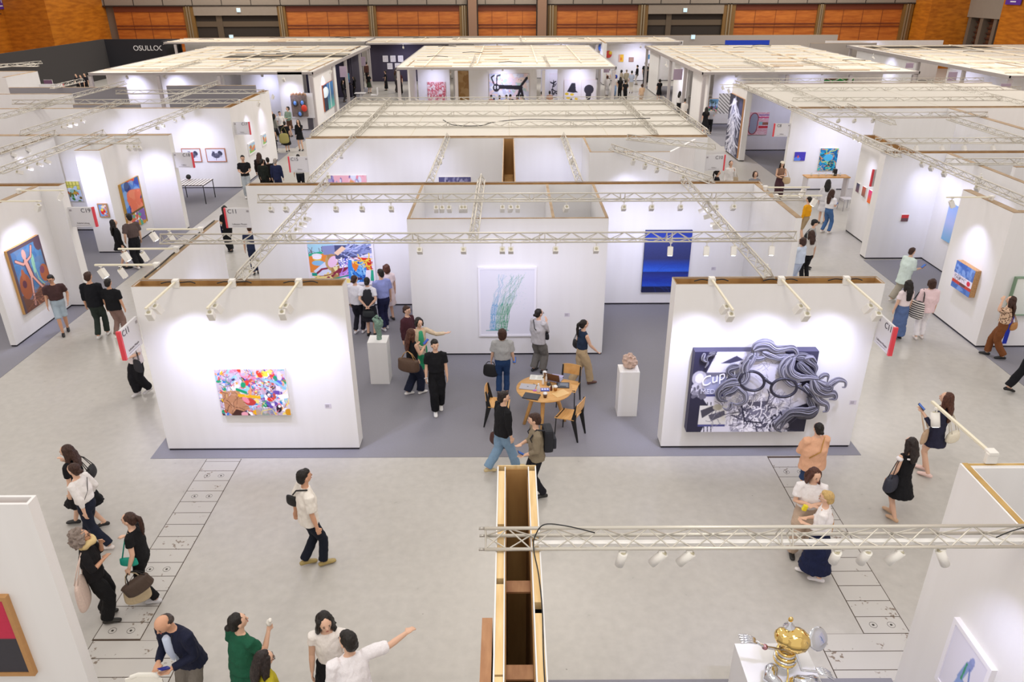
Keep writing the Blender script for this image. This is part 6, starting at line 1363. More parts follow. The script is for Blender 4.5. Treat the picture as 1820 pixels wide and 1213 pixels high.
    el(m, hd((0, .085, 1.628)), (.045, .018, .012), hq); el(m, hd((0, .095, 1.545)), (.022, .012, .009), hq)
    for sh, eb, wr, Fd, sd in arm_:
        tb(m, [sh, (sh+eb)/2, eb, eb+(wr-eb)*.3, wr], [.048, .044, .037, .038, .026], n=9)
        side = Vector((0, 0, 1)).cross(Fd); side = side.normalized() if side.length > .2 else Vector((0, 1, 0))
        if abs(Fd.z) > .8: side = Vector((0, 1, 0)); side = (side-Fd*side.dot(Fd)).normalized()
        nrm = Fd.cross(side)*(1)
        if nrm.x*sd > 0: nrm = -nrm
        pc = wr+Fd*.045; tb(m, [wr, pc, wr+Fd*.085], [.026, .038, .036], [.018, .015, .013], ref=side)
        if lod < 2:
            for k, (off, ln) in enumerate(((-.027, .055), (-.009, .068), (.009, .07), (.027, .062))):
                a = wr+Fd*.083+side*off; b_ = a+(Fd+nrm*.25)*ln*.5; c_ = b_+(Fd*.8+nrm*.75).normalized()*ln*.5; tb(m, [a, b_, c_], [.0092, .0088, .0075], n=6)
            a = wr+Fd*.03+side*.028; tb(m, [a, a+(Fd*.6+side*.8).normalized()*.03, a+(Fd+side*.35+nrm*.3).normalized()*.062], [.012, .0105, .0085], n=6)
    for hip, kn, ank, sd, ph in legs:
        tb(m, [hip, hip.lerp(kn, .5), kn, kn.lerp(ank, .35), ank], [.078*build, .066*build, .05, .05, .034], n=10)
        fz = ank.z-.085; tb(m, [(ank.x, ank.y-.03, ank.z-.03), (ank.x, ank.y+.05, .045+fz), (ank.x, ank.y+.13, .03+fz*.2)], [.034, .036, .03], [.034, .03, .018], ref=ref)
    b = bld(m, 'body', mat(SKIN[skin], .55, spec=.35), vox, sm=3 if lod == 0 else 1)
    # ---- shoes
    if shoes:
        for hip, kn, ank, sd, ph in legs:
            fz = ank.z-.085; m = MB(); tilt = fz*1.2
            tb(m, [(ank.x, ank.y-.065, .04+fz*1.1), (ank.x, ank.y-.02, .05+fz), (ank.x, ank.y+.06, .045+fz*.6), (ank.x, ank.y+.14, .032), (ank.x, ank.y+.17, .028)], [.034, .042, .044, .046, .036], [.036, .045, .038, .028, .02], ref=ref)
            f = bld(m, 'shoe', mat(shoes, .5), min(cvox, .014) if lod < 2 else .022, sm=1)
    # ---- lower garment
    kind, bc = bottom[0], bottom[1]; cm = cloth(bc)
    if kind in ('pants', 'shorts', 'wide', 'jeans'):
        m = MB(); wd = {'pants': 1., 'jeans': 1.0, 'wide': 1.45, 'shorts': 1.25}[kind]*wide
        tb(m, [up((0, 0, 1.04)), up((0, 0, .97)), (0, 0, .88), (0, 0, .82)], [.142*build, .165*build, .172*build, .155*build], [.102, .118, .122, .105], ref=ref)
        for hip, kn, ank, sd, ph in legs:
            if kind == 'shorts': tb(m, [hip, hip.lerp(kn, .5), hip.lerp(kn, .96)], [.09, .082*wide, .086*wide], n=12, cap=True)
            else:
                e = ank+Vector((0, 0, .0)); tb(m, [hip, hip.lerp(kn, .5), kn, kn.lerp(ank, .5), e+Vector((0, -.01, .02))], [.092*build, .085*wd, .072*wd, .072*wd, .068*wd], n=12, cap=True)
        bld(m, 'trousers' if kind != 'shorts' else 'shorts', cm, cvox, folds=.022 if lod < 2 else 0)
    elif kind in ('skirt', 'dress'):
        hem, fl = bottom[2], bottom[3]; m = MB(); st_ = abs(stride)*.3
        tb(m, [up((0, 0, 1.06)), up((0, 0, .96)), (0, 0, .85), (0, 0, (.85+hem)/2), (0, 0, hem)], [.128*build, .165*build, .18*build, .18+fl*.5, .18+fl], [.098, .12, .135, .135+fl*.45+st_*.4, .14+fl*.8+st_*.7], n=16, ref=ref, cap=True)
        bld(m, 'skirt', cm, cvox, folds=.04 if lod < 2 else 0)
    # ---- upper garment
    tk, tcol = top[0], top[1]; tm = cloth(tcol)
    hem = toplen if toplen is not None else {'tee': .90, 'long': .90, 'shirt': .84, 'jacket': .80, 'sleeveless': .98, 'tucked': 1.0, 'tuckedlong': 1.0, 'tank': 1.0}[tk]
    sl = sleeve if sleeve is not None else {'tee': .42, 'long': 1., 'shirt': .5, 'jacket': 1., 'sleeveless': 0., 'tucked': .42, 'tuckedlong': .8, 'tank': 0}[tk]
    m = MB(); L_ = loose
    zs = [hem, max(hem+.06, (hem+1.2)/2), 1.2, 1.32, 1.385, 1.43 if tk != 'tank' else 1.40]
    tb(m, [up((0, 0, z)) for z in zs], [(.17 if hem < .95 else .15)*L_*build, .158*L_*build, .16*L_*build, shw+.0, shw*.86, .075], [.13*L_, .118*L_, .125*L_, .108, .082, .068], n=16, ref=ref, cap=True)
    for sh, eb, wr, Fd, sd in arm_:
        if sl <= 0: tb(m, [up((sd*shw*.7, 0, 1.38)), sh+Vector((0, 0, -.01))], [.055, .05], n=9); continue
        if sl <= .5: e = sh.lerp(eb, sl*1.65); tb(m, [up((sd*shw*.6, 0, 1.385)), sh, e], [.06, .066*L_, .068*L_], n=10, cap=True)
        else: e = eb.lerp(wr, (sl-.5)*2*.97); tb(m, [up((sd*shw*.6, 0, 1.385)), sh, sh.lerp(eb, .5), eb, e], [.06, .064*L_, .06*L_, .053*L_, .043], n=10, cap=True)
    bld(m, {'jacket': 'jacket', 'shirt': 'shirt', 'tee': 't_shirt'}.get(tk, 'top'), tm, cvox, folds=.024 if lod < 2 else 0)
    # ---- hair
    hk, hcol = hair[0], HAIRC.get(hair[1], hair[1]); hm = hairmat(hcol); m = MB()
    if hk == 'bald':
        el(m, hd((0, -.05, 1.575)), (.074, .05, .062), hq)
        for sd in (-1, 1): el(m, hd((sd*.068, -.02, 1.595)), (.012, .04, .03), hq)
    elif hk == 'curly':
        for c_, r_ in (((0, -.04, 1.65), (.125, .115, .1)), ((-.085, -.03, 1.57), (.07, .08, .095)), ((.085, -.03, 1.57), (.07, .08, .095)), ((0, -.1, 1.55), (.11, .07, .11))): el(m, hd(c_), r_, hq)
    else:
        el(m, hd((0, -.012, 1.628)), (.083, .098, .096), hq); el(m, hd((0, -.045, 1.58)), (.076, .066, .085), hq)
        if hk == 'short': el(m, hd((0, .04, 1.675)), (.062, .055, .04), hq)
        if hk in ('long', 'vlong'):
            zt = 1.28 if hk == 'long' else 1.18
            tb(m, [hd((0, -.055, 1.64)), hd((0, -.085, 1.52)), up((0, -.125, 1.40)), up((0, -.135, zt))], [.082, .1, .105, .07], [.045, .05, .04, .028], n=12, ref=ref)
            for sd in (-1, 1): tb(m, [hd((sd*.06, .02, 1.66)), hd((sd*.082, .01, 1.58)), hd((sd*.085, -.01, 1.5)), up((sd*.1, -.02, 1.40))], [.024, .026, .03, .028], [.045, .05, .05, .04], n=8, ref=ref)
        if hk == 'bob':
            tb(m, [hd((0, -.04, 1.66)), hd((0, -.055, 1.56)), hd((0, -.06, 1.49))], [.085, .098, .09], [.075, .068, .055], n=12, ref=ref)
            for sd in (-1, 1): tb(m, [hd((sd*.065, .03, 1.66)), hd((sd*.082, .02, 1.58)), hd((sd*.08, .02, 1.51))], [.022, .024, .02], [.04, .04, .035], n=8, ref=ref)
        if hk == 'pony':
            tb(m, [hd((0, -.1, 1.655)), hd((0, -.15, 1.62)), hd((0, -.16, 1.52)), up((0, -.15, 1.38)), up((0, -.14, 1.29))], [.026, .034, .036, .03, .012], n=9)
        if hk == 'bun': el(m, hd((0, -.12, 1.575)), (.04, .036, .038), hq)
    bld(m, 'hair', hm, (.009, .012, .018)[lod], curls={'curly': .10}.get(hk, .018 if lod < 2 else 0), sm=1)
    # ---- face
    if lod < 2:
        for sd in (-1, 1):
            m = MB(); el(m, hd((sd*.03, .099, 1.603)), (.011, .005, .0045), hq); m.build('eye', mat('#2a1e1a', .3), b)
            m = MB(); el(m, hd((sd*.031, .099, 1.624)), (.015, .005, .0026), hq); m.build('eyebrow', mat('#4a3830', .6), b)
        m = MB(); el(m, hd((0, .108, 1.545)), (.019, .006, .006), hq); m.build('lips', mat('#b06a60', .5), b)
    inf = dict(lup=up, o=o, hd=lambda p: W_(hd(p)), up=lambda p: W_(up(p)), wr=[W_(a[2]+a[3]*.07) for a in arm_], sh=[W_(a[0]) for a in arm_], s=s, M=M, heading=heading, W=W_, tb=tb, el=el, hq=hq, lod=lod, legs=legs)
    if extra: extra(inf)
    return inf
# ---- worn extras (children of the person) and carried things (top level)
def glasses(i, col='#2a2626'):
    m = MB()
    for sd in (-1, 1):
        c = i['hd']((sd*.031, .112, 1.60)); ax = (i['hd']((1, .112, 1.60))-i['hd']((0, .112, 1.60))).normalized(); az = (i['hd']((0, .112, 2.6))-i['hd']((0, .112, 1.60))).normalized()
        m.tube([c+ax*(.023*math.cos(t))+az*(.02*math.sin(t)) for t in np.linspace(0, 2*math.pi, 17)], .0026, 5, cap=False)
        m.tube([i['hd']((sd*.054, .11, 1.603)), i['hd']((sd*.078, .0, 1.6))], .0025, 5)
    m.tube([i['hd']((-.009, .114, 1.603)), i['hd']((.009, .114, 1.603))], .0025, 5)
    m.build('glasses', mat(col, .4), i['o'])
def scarf(i, col):
    m = MB(); m.tube([i['hd']((.09*math.cos(t), .02+.09*math.sin(t), 1.475+.02*math.sin(3*t))) for t in np.linspace(0, 2*math.pi, 20)], .045, 10, cap=False); f = m.build('scarf', mat(col, .9), i['o']); voxel(f, .012, folds=.02)
def cap_hat(i, col, brim=True):
    m = MB(); i['el'](m, (0, 0, 0), (.001, .001, .001)) if False else None
    c = i['hd']((0, -.005, 1.655)); R3 = Quaternion((0, 0, 1), R(-i['heading'])) @ i['hq']; m.ell(c, (.094*i['s'], .11*i['s'], .075*i['s']), R3)
    m.tube([i['hd']((0, .06, 1.66)), i['hd']((0, .165, 1.645))], [.075*i['s'], .055*i['s']], 12, ry=[.008, .006], ref=R3 @ Vector((1, 0, 0)))
    m.build('cap', mat(col, .7), i['o'])
def collar(i, col):
    m = MB(); m.tube([i['up']((.085*math.cos(t), .075*math.sin(t), 1.425)) for t in np.linspace(0, 2*math.pi, 20)], .022, 8, ry=.03, cap=False); m.build('collar', mat(col, .8), i['o'])
def strap(i, a, b_, c_, col, w=.012, name='shoulder_strap', parent=None):
    m = MB(); m.tube([i['up'](a), i['up'](b_), i['up'](c_)], w, 6); return m.build(name, mat(col, .6), parent or i['o'])
def bag(pos, heading, w, h, d, col, label, hold=None, hand_h=.18, kind='handbag', handles=True, hcol=None, tilt=0, taper=.85, pattern=None):
    """pos: centre of the top edge; handles rise to hold"""
    w *= 1.3; h *= 1.22; d *= 1.35
    p = Vector(pos); o = thing(kind, p-Vector((0, 0, h)), label, 'bag'); q = Quaternion((0, 0, 1), R(-heading)) @ Quaternion((0, 1, 0), R(tilt))
    m = MB(); c = p-Vector((0, 0, h/2))
    vs = []
    for z, f in ((-1, 1.), (-.3, 1.05), (.5, .95), (1, taper)):
        vs.append([m.bm.verts.new(c+q @ Vector((x*w/2*f, y*d/2*(f if z < 1 else .5), z*h/2))) for x, y in ((-1, -1), (1, -1), (1, 1), (-1, 1))])
    for a, b_ in zip(vs[:-1], vs[1:]):
        for k in range(4): m.bm.faces.new((a[k], a[(k+1) % 4], b_[(k+1) % 4], b_[k]))
    m.bm.faces.new(vs[0][::-1]); m.bm.faces.new(vs[-1]); f = m.build('body', mat(col, .6, 0, .15, 40) if not pattern else pattern, o); bv = f.modifiers.new('s', 'SUBSURF'); bv.levels = 2; bv.render_levels = 2
    if handles:
        hh = Vector(hold) if hold is not None else p+Vector((0, 0, hand_h))
        for yy in (-.3, .3):
            m = MB(); a = p+q @ Vector((-w*.28, d*yy*.5, -.01)); b_ = p+q @ Vector((w*.28, d*yy*.5, -.01)); m.tube([a, a.lerp(hh, .55)+q @ Vector((-.02, 0, .02)), hh, b_.lerp(hh, .55)+q @ Vector((.02, 0, .02)), b_], .007, 6); m.build('handle', mat(hcol or col, .6), o)
    return o
def phone(i, hand, label, col='#1c2030', scr='#4a7ad8'):
    p = i['wr'][hand]; o = thing('mobile_phone', p, label, 'phone'); q = Quaternion((0, 0, 1), R(-i['heading'])) @ Quaternion((1, 0, 0), R(35))
    c = p+Vector((0, 0, .05)); m = MB(); m.obox(c, (.07, .145, .009), q, .003); m.build('case', mat(col, .4), o); m = MB(); m.obox(c+q @ Vector((0, 0, .0055)), (.06, .13, .001), q); m.build('screen', mat(scr, .2), o)
def lanyard(i):
    m = MB(); m.tube([i['up']((-.06, .06, 1.43)), i['up']((-.01, .14, 1.22)), i['up']((.0, .15, 1.15))], .004, 5); m.tube([i['up']((.06, .06, 1.43)), i['up']((.01, .14, 1.22)), i['up']((.0, .15, 1.15))], .004, 5); m.build('lanyard', BLACK, i['o'])
    m = MB(); m.obox(i['up']((0, .155, 1.10)), (.09, .006, .11), Quaternion((0, 0, 1), R(-i['heading']))); m.build('badge', mat('#e9edf2', .4), i['o'])
def inner_shirt(i, col):
    m = MB(); i['tb'](m, [i['lup'](q) for q in ((0, .125, .98), (0, .14, 1.22), (0, .10, 1.40))], [.05, .055, .045], [.04, .04, .045], ref=(1, 0, 0)); f = m.build('shirt', mat(col, .7), i['o'])

P = person
# ---------------------------------------------------------------- foreground, left group
i = P('', *(-6.39, 9.27, 1.52), 280, 'person in a white blouse and navy trousers walking left, hair clip', ('bun', 'b'), 'b', ('tuckedlong', '#eeeae8'), ('pants', '#1d2233'), '#e6dcd8', ('swingb', 'pocket'), .75, 4, lod=0, loose=1.12, wide=1.1)
strap(i, (.1, -.1, 1.38), (-.02, -.14, 1.2), (-.16, -.08, 1.0), '#2a2426', .006)
i = P('', *(-6.76, 9.77, 1.52), 268, 'person in a black dress with a black shoulder bag, beside the white blouse', ('long', 'b'), 'b', ('tee', '#16161a'), ('dress', '#16161a', .5, .05), '#1a1a1c', ('down', 'strap'), .8, 3, (-8, 0), lod=0)
bag(i['up']((.2, -.16, 1.12)), 260, .24, .16, .1, '#17171a', 'black shoulder bag hanging behind the black dress', hold=i['up']((.17, -.02, 1.40)))
i = P('', *(-5.55, 7.79, 1.52), 75, 'person with curly grey hair in black holding a yellow scarf', ('curly', 'g'), 'a', ('shirt', '#1b1a1d'), ('wide', '#151517'), '#26241f', ('chin', 'crossed'), .12, 0, (-8, 10), lod=0, loose=1.12, sleeve=.62, toplen=.86, wide=.95)
scarf(i, '#d9c08a'); glasses(i)
bag(i['up']((.27, -.12, 1.06)), 75, .32, .40, .1, '#dcc6ba', 'pale pink cloth tote on the shoulder of the grey haired visitor', hold=i['up']((.17, -.02, 1.43)), kind='tote_bag')
i = P('', *(-5.07, 8.12, 1.52), 268, 'person in black with a green belt bag gesturing with one hand', ('pony', 'b'), 'b', ('tee', '#17171a'), ('pants', '#141416'), '#cfcfd4', ('hold', ((.15, .25, -1), (.25, .95, -.15))), .25, 2, lod=0, sleeve=.3)
bag(i['W']((-.19, .09, 1.04)), 358, .2, .12, .05, '#149a86', 'small green crossbody bag worn over black clothes', hold=i['up']((.1, .08, 1.40)), kind='crossbody_bag', taper=1)
hp = i['wr'][0]
bag(hp+Vector((.10, -.03, -.08)), 330, .32, .2, .14, '#4a3a30', 'brown patterned leather tote with black handles and orange lining', hold=hp, hcol='#1a1716', kind='tote_bag', tilt=-22, taper=1.15)
bag(hp+Vector((.03, .02, -.16)), 330, .28, .34, .05, '#cbb896', 'beige cloth bag below the brown leather tote', hold=hp, kind='tote_bag')
i = P('', *(-3.7, 6.33, 1.74), 204, 'balding person in a navy jacket and grey trousers looking down', ('bald', '#3a302c'), 'a', ('jacket', '#1c2036'), ('pants', '#7b746c'), '#2a2422', ('front', 'front'), .2, 14, (0, -28), male=True, lod=0, loose=1.12)
inner_shirt(i, '#c8d4ea'); lanyard(i); phone(i, 0, 'blue phone held by the balding visitor', '#2c2f8a', '#3c3fa0')
i = P('', *(-3.05, 6.18, 1.62), 35, 'person in a green gathered dress holding a white tissue', ('bun', 'k'), 'b', ('tee', '#1f5a42'), ('dress', '#1f5a42', .42, .06), '#222', ('down', 'phoneup'), .1, 6, (25, 6), lod=0, sleeve=.3, loose=1.15)
p = i['wr'][1]; o = thing('paper_tissue', p, 'crumpled white tissue in the hand above the green dress', 'tissue'); m = MB(); m.ell(p+Vector((0, 0, .05)), (.035, .03, .05)); m.ell(p+Vector((.02, 0, .08)), (.02, .03, .03)); f = m.build('crumpled_sheet', mat('#f2efe8', .9), o); voxel(f, .008, curls=.03)
i = P('', *(-2.6, 5.72, 1.6), 55, 'person with long dark hair, glasses and a yellow patterned top', ('vlong', 'd'), 'b', ('sleeveless', '#b5a82a'), ('skirt', '#222', .5, .05), '#222', ('down', 'down'), 0, 0, (0, -5), lod=0); glasses(i)
i = P('', *(-2.06, 6.25, 1.64), 172, 'person in a white cap-sleeved blouse and long black skirt', ('long', 'k'), 'b', ('tucked', '#efe9e4'), ('skirt', '#17171b', .2, .12), '#222', ('down2', 'down'), 0, 3, (-18, -6), lod=0, sleeve=.22)
i = P('', *(-1.67, 5.73, 1.74), 335, 'person in a white t-shirt pointing right with a stretched arm', ('short', 'k'), 'b', ('tee', '#f1eef2'), ('pants', '#2a2c34'), '#222', ('down', ((1, .35, -.3), (1, .45, -.05))), 0, 12, (-30, 0), male=True, lod=0, loose=1.12, sleeve=.5)
i = P('', *(-2.94, 8.82, 1.7), 62, 'person in a white t-shirt and navy trousers walking with olive trainers', ('short', 'k'), 'a', ('tee', '#ece6dd'), ('pants', '#171c2a'), '#a8935a', ('swingb', 'down'), .34, 2, (-8, 0), male=True, lod=0, loose=1.15, toplen=.84, sleeve=.5, build=1.1)
strap(i, (.13, .0, 1.45), (-.01, -.125, 1.39), (-.15, -.15, 1.24), '#141414', .012)
bag(i['up']((-.2, -.17, 1.2)), 30, .17, .15, .06, '#131315', 'small black sling bag behind the white t-shirt', handles=False, kind='sling_bag')
# ---------------------------------------------------------------- foreground, centre
i = P('', *(-0.15, 11.21, 1.6), 62, 'person in a black shirt and light jeans carrying a brown bag', ('short', 'd'), 'b', ('shirt', '#1a1a1e'), ('jeans', '#7f9cb8'), '#cdb98c', ('down', 'down'), .75, 3, (20, 0), male=True, lod=0, loose=1.15, wide=1.25, sleeve=.9)
hp = i['wr'][0]; bag(hp+Vector((-.02, 0, -.12)), 40, .34, .22, .1, '#4a2a24', 'dark brown soft leather bag carried low', hold=hp, kind='tote_bag')
o = thing('leaflet', hp+Vector((-.02, -.05, .0)), 'white leaflet with a magenta block above the brown bag', 'leaflet'); m = MB(); m.obox(hp+Vector((-.03, -.07, .06)), (.13, .01, .2), Quaternion((0, 1, 0), .3)); m.build('paper', mat('#ecebee', .7), o); m = MB(); m.obox(hp+Vector((.0, -.078, .03)), (.04, .004, .08), Quaternion((0, 1, 0), .3)); m.build('magenta_block', mat('#c81e5a', .6), o)
i = P('', *(0.43, 10.46, 1.63), 262, 'person in an olive beige overshirt with a black backpack', ('short', 'b'), 'b', ('shirt', '#8a7e6a'), ('pants', '#1c1c24'), '#222', ('frontlow', 'front'), .3, 3, (10, -6), male=True, lod=0, loose=1.15, sleeve=.8)
bk = i['up']((0, -.2, 1.2)); o = thing('backpack', bk-Vector((0, 0, .25)), 'black backpack on the olive beige overshirt', 'bag'); q = Quaternion((0, 0, 1), R(-262)); m = MB(); m.obox(bk, (.29, .16, .42), q, .05); m.build('body', mat('#1b1d26', .7), o); m = MB(); m.obox(bk+q @ Vector((0, -.1, -.06)), (.22, .06, .2), q, .02); m.build('pocket', mat('#22242e', .7), o)
for sd in (-1, 1): m = MB(); m.tube([bk+q @ Vector((sd*.09, .07, .2)), i['up']((sd*.1, 0, 1.45)), i['up']((sd*.12, .12, 1.3)), i['up']((sd*.13, .02, 1.05))], .02, 6, ry=.008); m.build('shoulder_strap', mat('#1b1d26', .7), o)
phone(i, 0, 'dark blue phone held beside the olive beige overshirt')
i = P('', *(-1.47, 13.32, 1.59), 172, 'person in black t-shirt and wide black trousers walking forward', ('short', 'k'), 'b', ('tucked', '#17171b'), ('wide', '#131317'), '#e9e7e6', ('down', 'down'), .35, 0, (-15, 0), lod=0, wide=.9, loose=1.15)
phone(i, 1, 'white phone held beside the wide black trousers', '#e6e6ea', '#d8d8e0')
i = P('', *(-2.03, 14.0, 1.52), 52, 'person with long brown hair, black top and navy trousers', ('vlong', 'r'), 'b', ('sleeveless', '#1a1a1f'), ('wide', '#1d2236'), '#e9e7e6', ('elbow', 'phone'), .4, 2, lod=0, wide=.95)
phone(i, 1, 'blue phone held up by the long brown haired visitor', '#2a3fa8', '#3a5ac8')
hp = i['up']((.16, -.2, 1.08)); bag(hp, 20, .40, .26, .16, '#5a4334', 'brown patterned tote with tan handles on the elbow', hold=hp+Vector((0, 0, .16)), hcol='#c49a66', kind='tote_bag', taper=1.12)
i = P('', *(-1.94, 14.6, 1.52), 152, 'person in a beige cardigan over a green dress pointing right', ('bob', 'k'), 'b', ('long', '#d8c4a8'), ('dress', '#2f9a6c', .38, .03), '#efedec', (((.9, .25, -.6), (.85, .5, .12)), 'front'), 0, 4, (0, -10), lod=0, toplen=.98)
m = MB(); i['tb'](m, [i['lup'](q) for q in ((0, .09, .9), (0, .115, 1.2), (0, .09, 1.38))], [.07, .07, .05], [.05, .045, .04], ref=(1, 0, 0)); m.build('dress_front', mat('#3aa87a', .8), i['o'])
o = thing('leaflet', i['wr'][1], 'printed cream leaflet held before the green dress', 'leaflet'); m = MB(); m.obox(i['wr'][1]+Vector((0, -.03, -.06)), (.14, .01, .19), Quaternion((0, 0, 1), .3)); m.build('paper', mat('#d6cdb8', .7), o); m = MB(); m.obox(i['wr'][1]+Vector((0, -.037, -.04)), (.1, .004, .04), Quaternion((0, 0, 1), .3)); m.build('print', mat('#5a5048', .7), o)
i = P('', *(-2.27, 15.22, 1.52), 125, 'person in a maroon cardigan behind the beige cardigan', ('short', 'b'), 'b', ('long', '#4a2830'), ('pants', '#2a2228'), '#222', ('down', 'down'), 0, 2, lod=1); glasses(i)
i = P('', *(-0.16, 13.99, 1.52), 2, 'person in a grey t-shirt and blue jeans facing the tree drawing', ('bob', 'b'), 'b', ('tee', '#a9aaac'), ('jeans', '#25406a'), '#222', ('hold', 'hold'), .1, 0, lod=0, toplen=.96, loose=1.2, sleeve=.5, build=1.08)
bag(i['wr'][0]+Vector((-.02, 0, -.05)), 15, .26, .26, .06, '#17171b', 'black tote hanging beside the grey t-shirt', hold=i['wr'][0], kind='tote_bag')
phone(i, 1, 'dark phone held low beside blue jeans')
i = P('', *(0.62, 15.0, 1.52), 40, 'person in a loose grey shirt with hand at the chin', ('bun', 'k'), 'b', ('shirt', '#bdbabd'), ('wide', '#6f6c68'), '#25252a', ('down', 'chin'), .1, 0, (18, 0), lod=0, loose=1.2, toplen=.82, sleeve=.8, wide=.95); glasses(i)
strap(i, (-.12, -.06, 1.42), (.0, -.16, 1.25), (.14, -.08, 1.08), '#17171a', .009); bag(i['up']((.14, .1, 1.12)), 60, .2, .15, .08, '#17171a', 'black waist bag worn over the loose grey shirt', hold=i['up']((.1, .0, 1.25)), kind='crossbody_bag')
i = P('', *(1.52, 14.41, 1.52), 68, 'person in a navy sleeveless top and khaki trousers walking right', ('pony', 'k'), 'b', ('sleeveless', '#26344c'), ('wide', '#bfa887'), '#6a4a42', ('down2', 'swingf'), .62, 2, lod=0, wide=.9)
bag(i['up']((-.24, -.05, 1.1)), 68, .2, .16, .08, '#1a1a1e', 'black shoulder bag beside the navy sleeveless top', hold=i['up']((-.15, 0, 1.42)))
i = P('', *(-3.74, 17.12, 1.52), 15, 'person in a white blouse and black trousers left of the trio', ('bun', 'b'), 'b', ('long', '#e6e6ee'), ('pants', '#23232e'), '#eceaf0', ('down', 'front'), .15, 0, (15, 0), lod=1, loose=1.15)
i = P('', *(-3.42, 16.98, 1.52), 2, 'person in a black pinafore over white with hands behind the back', ('bun', 'k'), 'b', ('tee', '#e8e8f0'), ('dress', '#24242c', .47, .05), '#1a1a1c', ('behind', 'behind'), .0, 0, lod=1)
m = MB(); i['tb'](m, [(0, 0, .98), (0, 0, 1.2), (0, 0, 1.36)], [.182, .182, .14], [.155, .15, .112], ref=(1, 0, 0)); f = m.build('pinafore_bodice', mat('#24242c', .8), i['o']); voxel(f, .018); collar(i, '#ecebf2')
bag(i['up']((0.02, -.2, .84)), 5, .24, .15, .09, '#23282c', 'small dark handbag held behind the black pinafore', hold=i['up']((.0, -.2, .93)))
i = P('', *(-3.12, 17.31, 1.59), 328, 'person in a blue shirt and navy trousers looking at the comic painting', ('short', 'k'), 'b', ('shirt', '#98a2dc'), ('pants', '#26284a'), '#e6e6ec', ('down', 'down'), .2, 5, (-15, 0), male=True, lod=1, loose=1.12, toplen=.95)
i = P('', *(-3.09, 17.91, 1.52), 330, 'person in a pale pink dress behind the blue shirt', ('bob', 'r'), 'b', ('tee', '#ecdad8'), ('dress', '#ecdad8', .5, .04), '#2a2426', ('down', 'down'), 0, 0, lod=1)
# ---------------------------------------------------------------- left aisle
i = P('', *(-7.8, 14.11, 1.52), 205, 'person in white behind booth sign, with wide black trousers and dark bag', ('bob', 'b'), 'b', ('shirt', '#e9dfe0'), ('wide', '#17171c'), '#d8d4d4', ('front', 'front'), .3, 0, lod=1, wide=.95, loose=1.15)
bag(i['up']((-.18, .12, 1.0)), 205, .2, .26, .06, '#1e1f28', 'dark bag hanging in front of wide black trousers', hold=i['up']((-.1, .05, 1.35)), kind='tote_bag')
i = P('', *(-11.1, 17.23, 1.54), 150, 'person in brown t-shirt, pale blue shorts and black trainers', ('short', 'k'), 'a', ('tucked', '#4a3434'), ('shorts', '#a9b8c4'), '#1e1e20', ('pocket', 'down'), .45, 2, (25, -14), male=True, lod=1, loose=1.1, build=1.05); glasses(i)
i = P('', *(-10.03, 16.96, 1.69), 352, 'tall person in a black shirt and dark green trousers', ('short', 'b'), 'a', ('shirt', '#15161c'), ('pants', '#2c3530'), '#d8d6d4', ('down', 'down'), .35, 0, (12, 0), male=True, lod=1, loose=1.15, sleeve=.75)
i = P('', *(-9.59, 16.95, 1.52), 8, 'person in black t-shirt and mauve brown trousers beside the tall one', ('short', 'k'), 'a', ('tee', '#15161a'), ('pants', '#8a7068'), '#e6e2dc', ('down', 'down'), .25, 0, male=True, lod=1, loose=1.15, sleeve=.5, toplen=.84, build=1.1)
i = P('', *(-11.78, 21.92, 1.54), 55, 'person with long dark hair in a black blazer and short skirt', ('vlong', 'k'), 'b', ('jacket', '#16161a'), ('skirt', '#16161a', .68, .03), '#1a1a1c', ('down', 'down'), .2, 0, (10, 12), lod=1)
i = P('', *(-11.32, 21.96, 1.7), 305, 'person in a brown grey t-shirt and black trousers with hand in pocket', ('short', 'k'), 'b', ('tucked', '#5a4c4a'), ('pants', '#1b1b20'), '#e9e4e0', ('pocket', 'down'), .12, 0, male=True, lod=1, loose=1.15, sleeve=.5, wide=1.15)
i = P('', *(-9.03, 23.48, 1.52), 300, 'person in black half hidden behind booth sign, holding a navy bag', ('long', 'k'), 'b', ('tee', '#17171b'), ('wide', '#17171b'), '#17171b', ('front', 'hold'), .2, 0, lod=1, loose=1.2)
bag(i['up']((-.2, .2, 1.0)), 300, .2, .26, .05, '#26265a', 'navy bag carried before black clothes in the left aisle', hold=i['wr'][0], kind='tote_bag')
i = P('', *(-7.59, 21.37, 1.53), 345, 'person in navy t-shirt and trousers near the left end of back wall', ('short', 'b'), 'b', ('tee', '#2a3350'), ('pants', '#232c48'), '#222', ('down', 'down'), .2, 0, male=True, lod=1)
i = P('', *(-10.59, 30.3, 1.7), 165, 'person in black t-shirt and pale jeans holding papers', ('short', 'k'), 'b', ('tee', '#1d1d22'), ('jeans', '#b4bcc4'), '#e0dedc', ('front', 'front'), 0, 0, male=True, lod=1)
for a in [((-10.19, 31.11, 1.64), 5, 'person with long hair and black jacket behind the men in suits', ('long', 'b'), ('jacket', '#241a1c'), '#241a1c'), ((-9.89, 30.47, 1.52), 20, 'short person in a dark green jacket, middle of the suited group', ('bun', 'k'), ('jacket', '#1f2420'), '#1c1c1c'), ((-9.75, 30.74, 1.52), 330, 'person in black suit facing the green jacket', ('short', 'k'), ('jacket', '#1d1a1c'), '#19191c'), ((-9.31, 30.28, 1.57), 0, 'grey haired person in a navy suit, right of the suited group', ('short', '#a9a09a'), ('jacket', '#23294a'), '#23294a')]:
    P('', *a[0], a[1], a[2], a[3], 'b', a[4], ('pants', a[5]), '#1a1a1c', ('down', 'down'), 0, 0, male=True, lod=1)
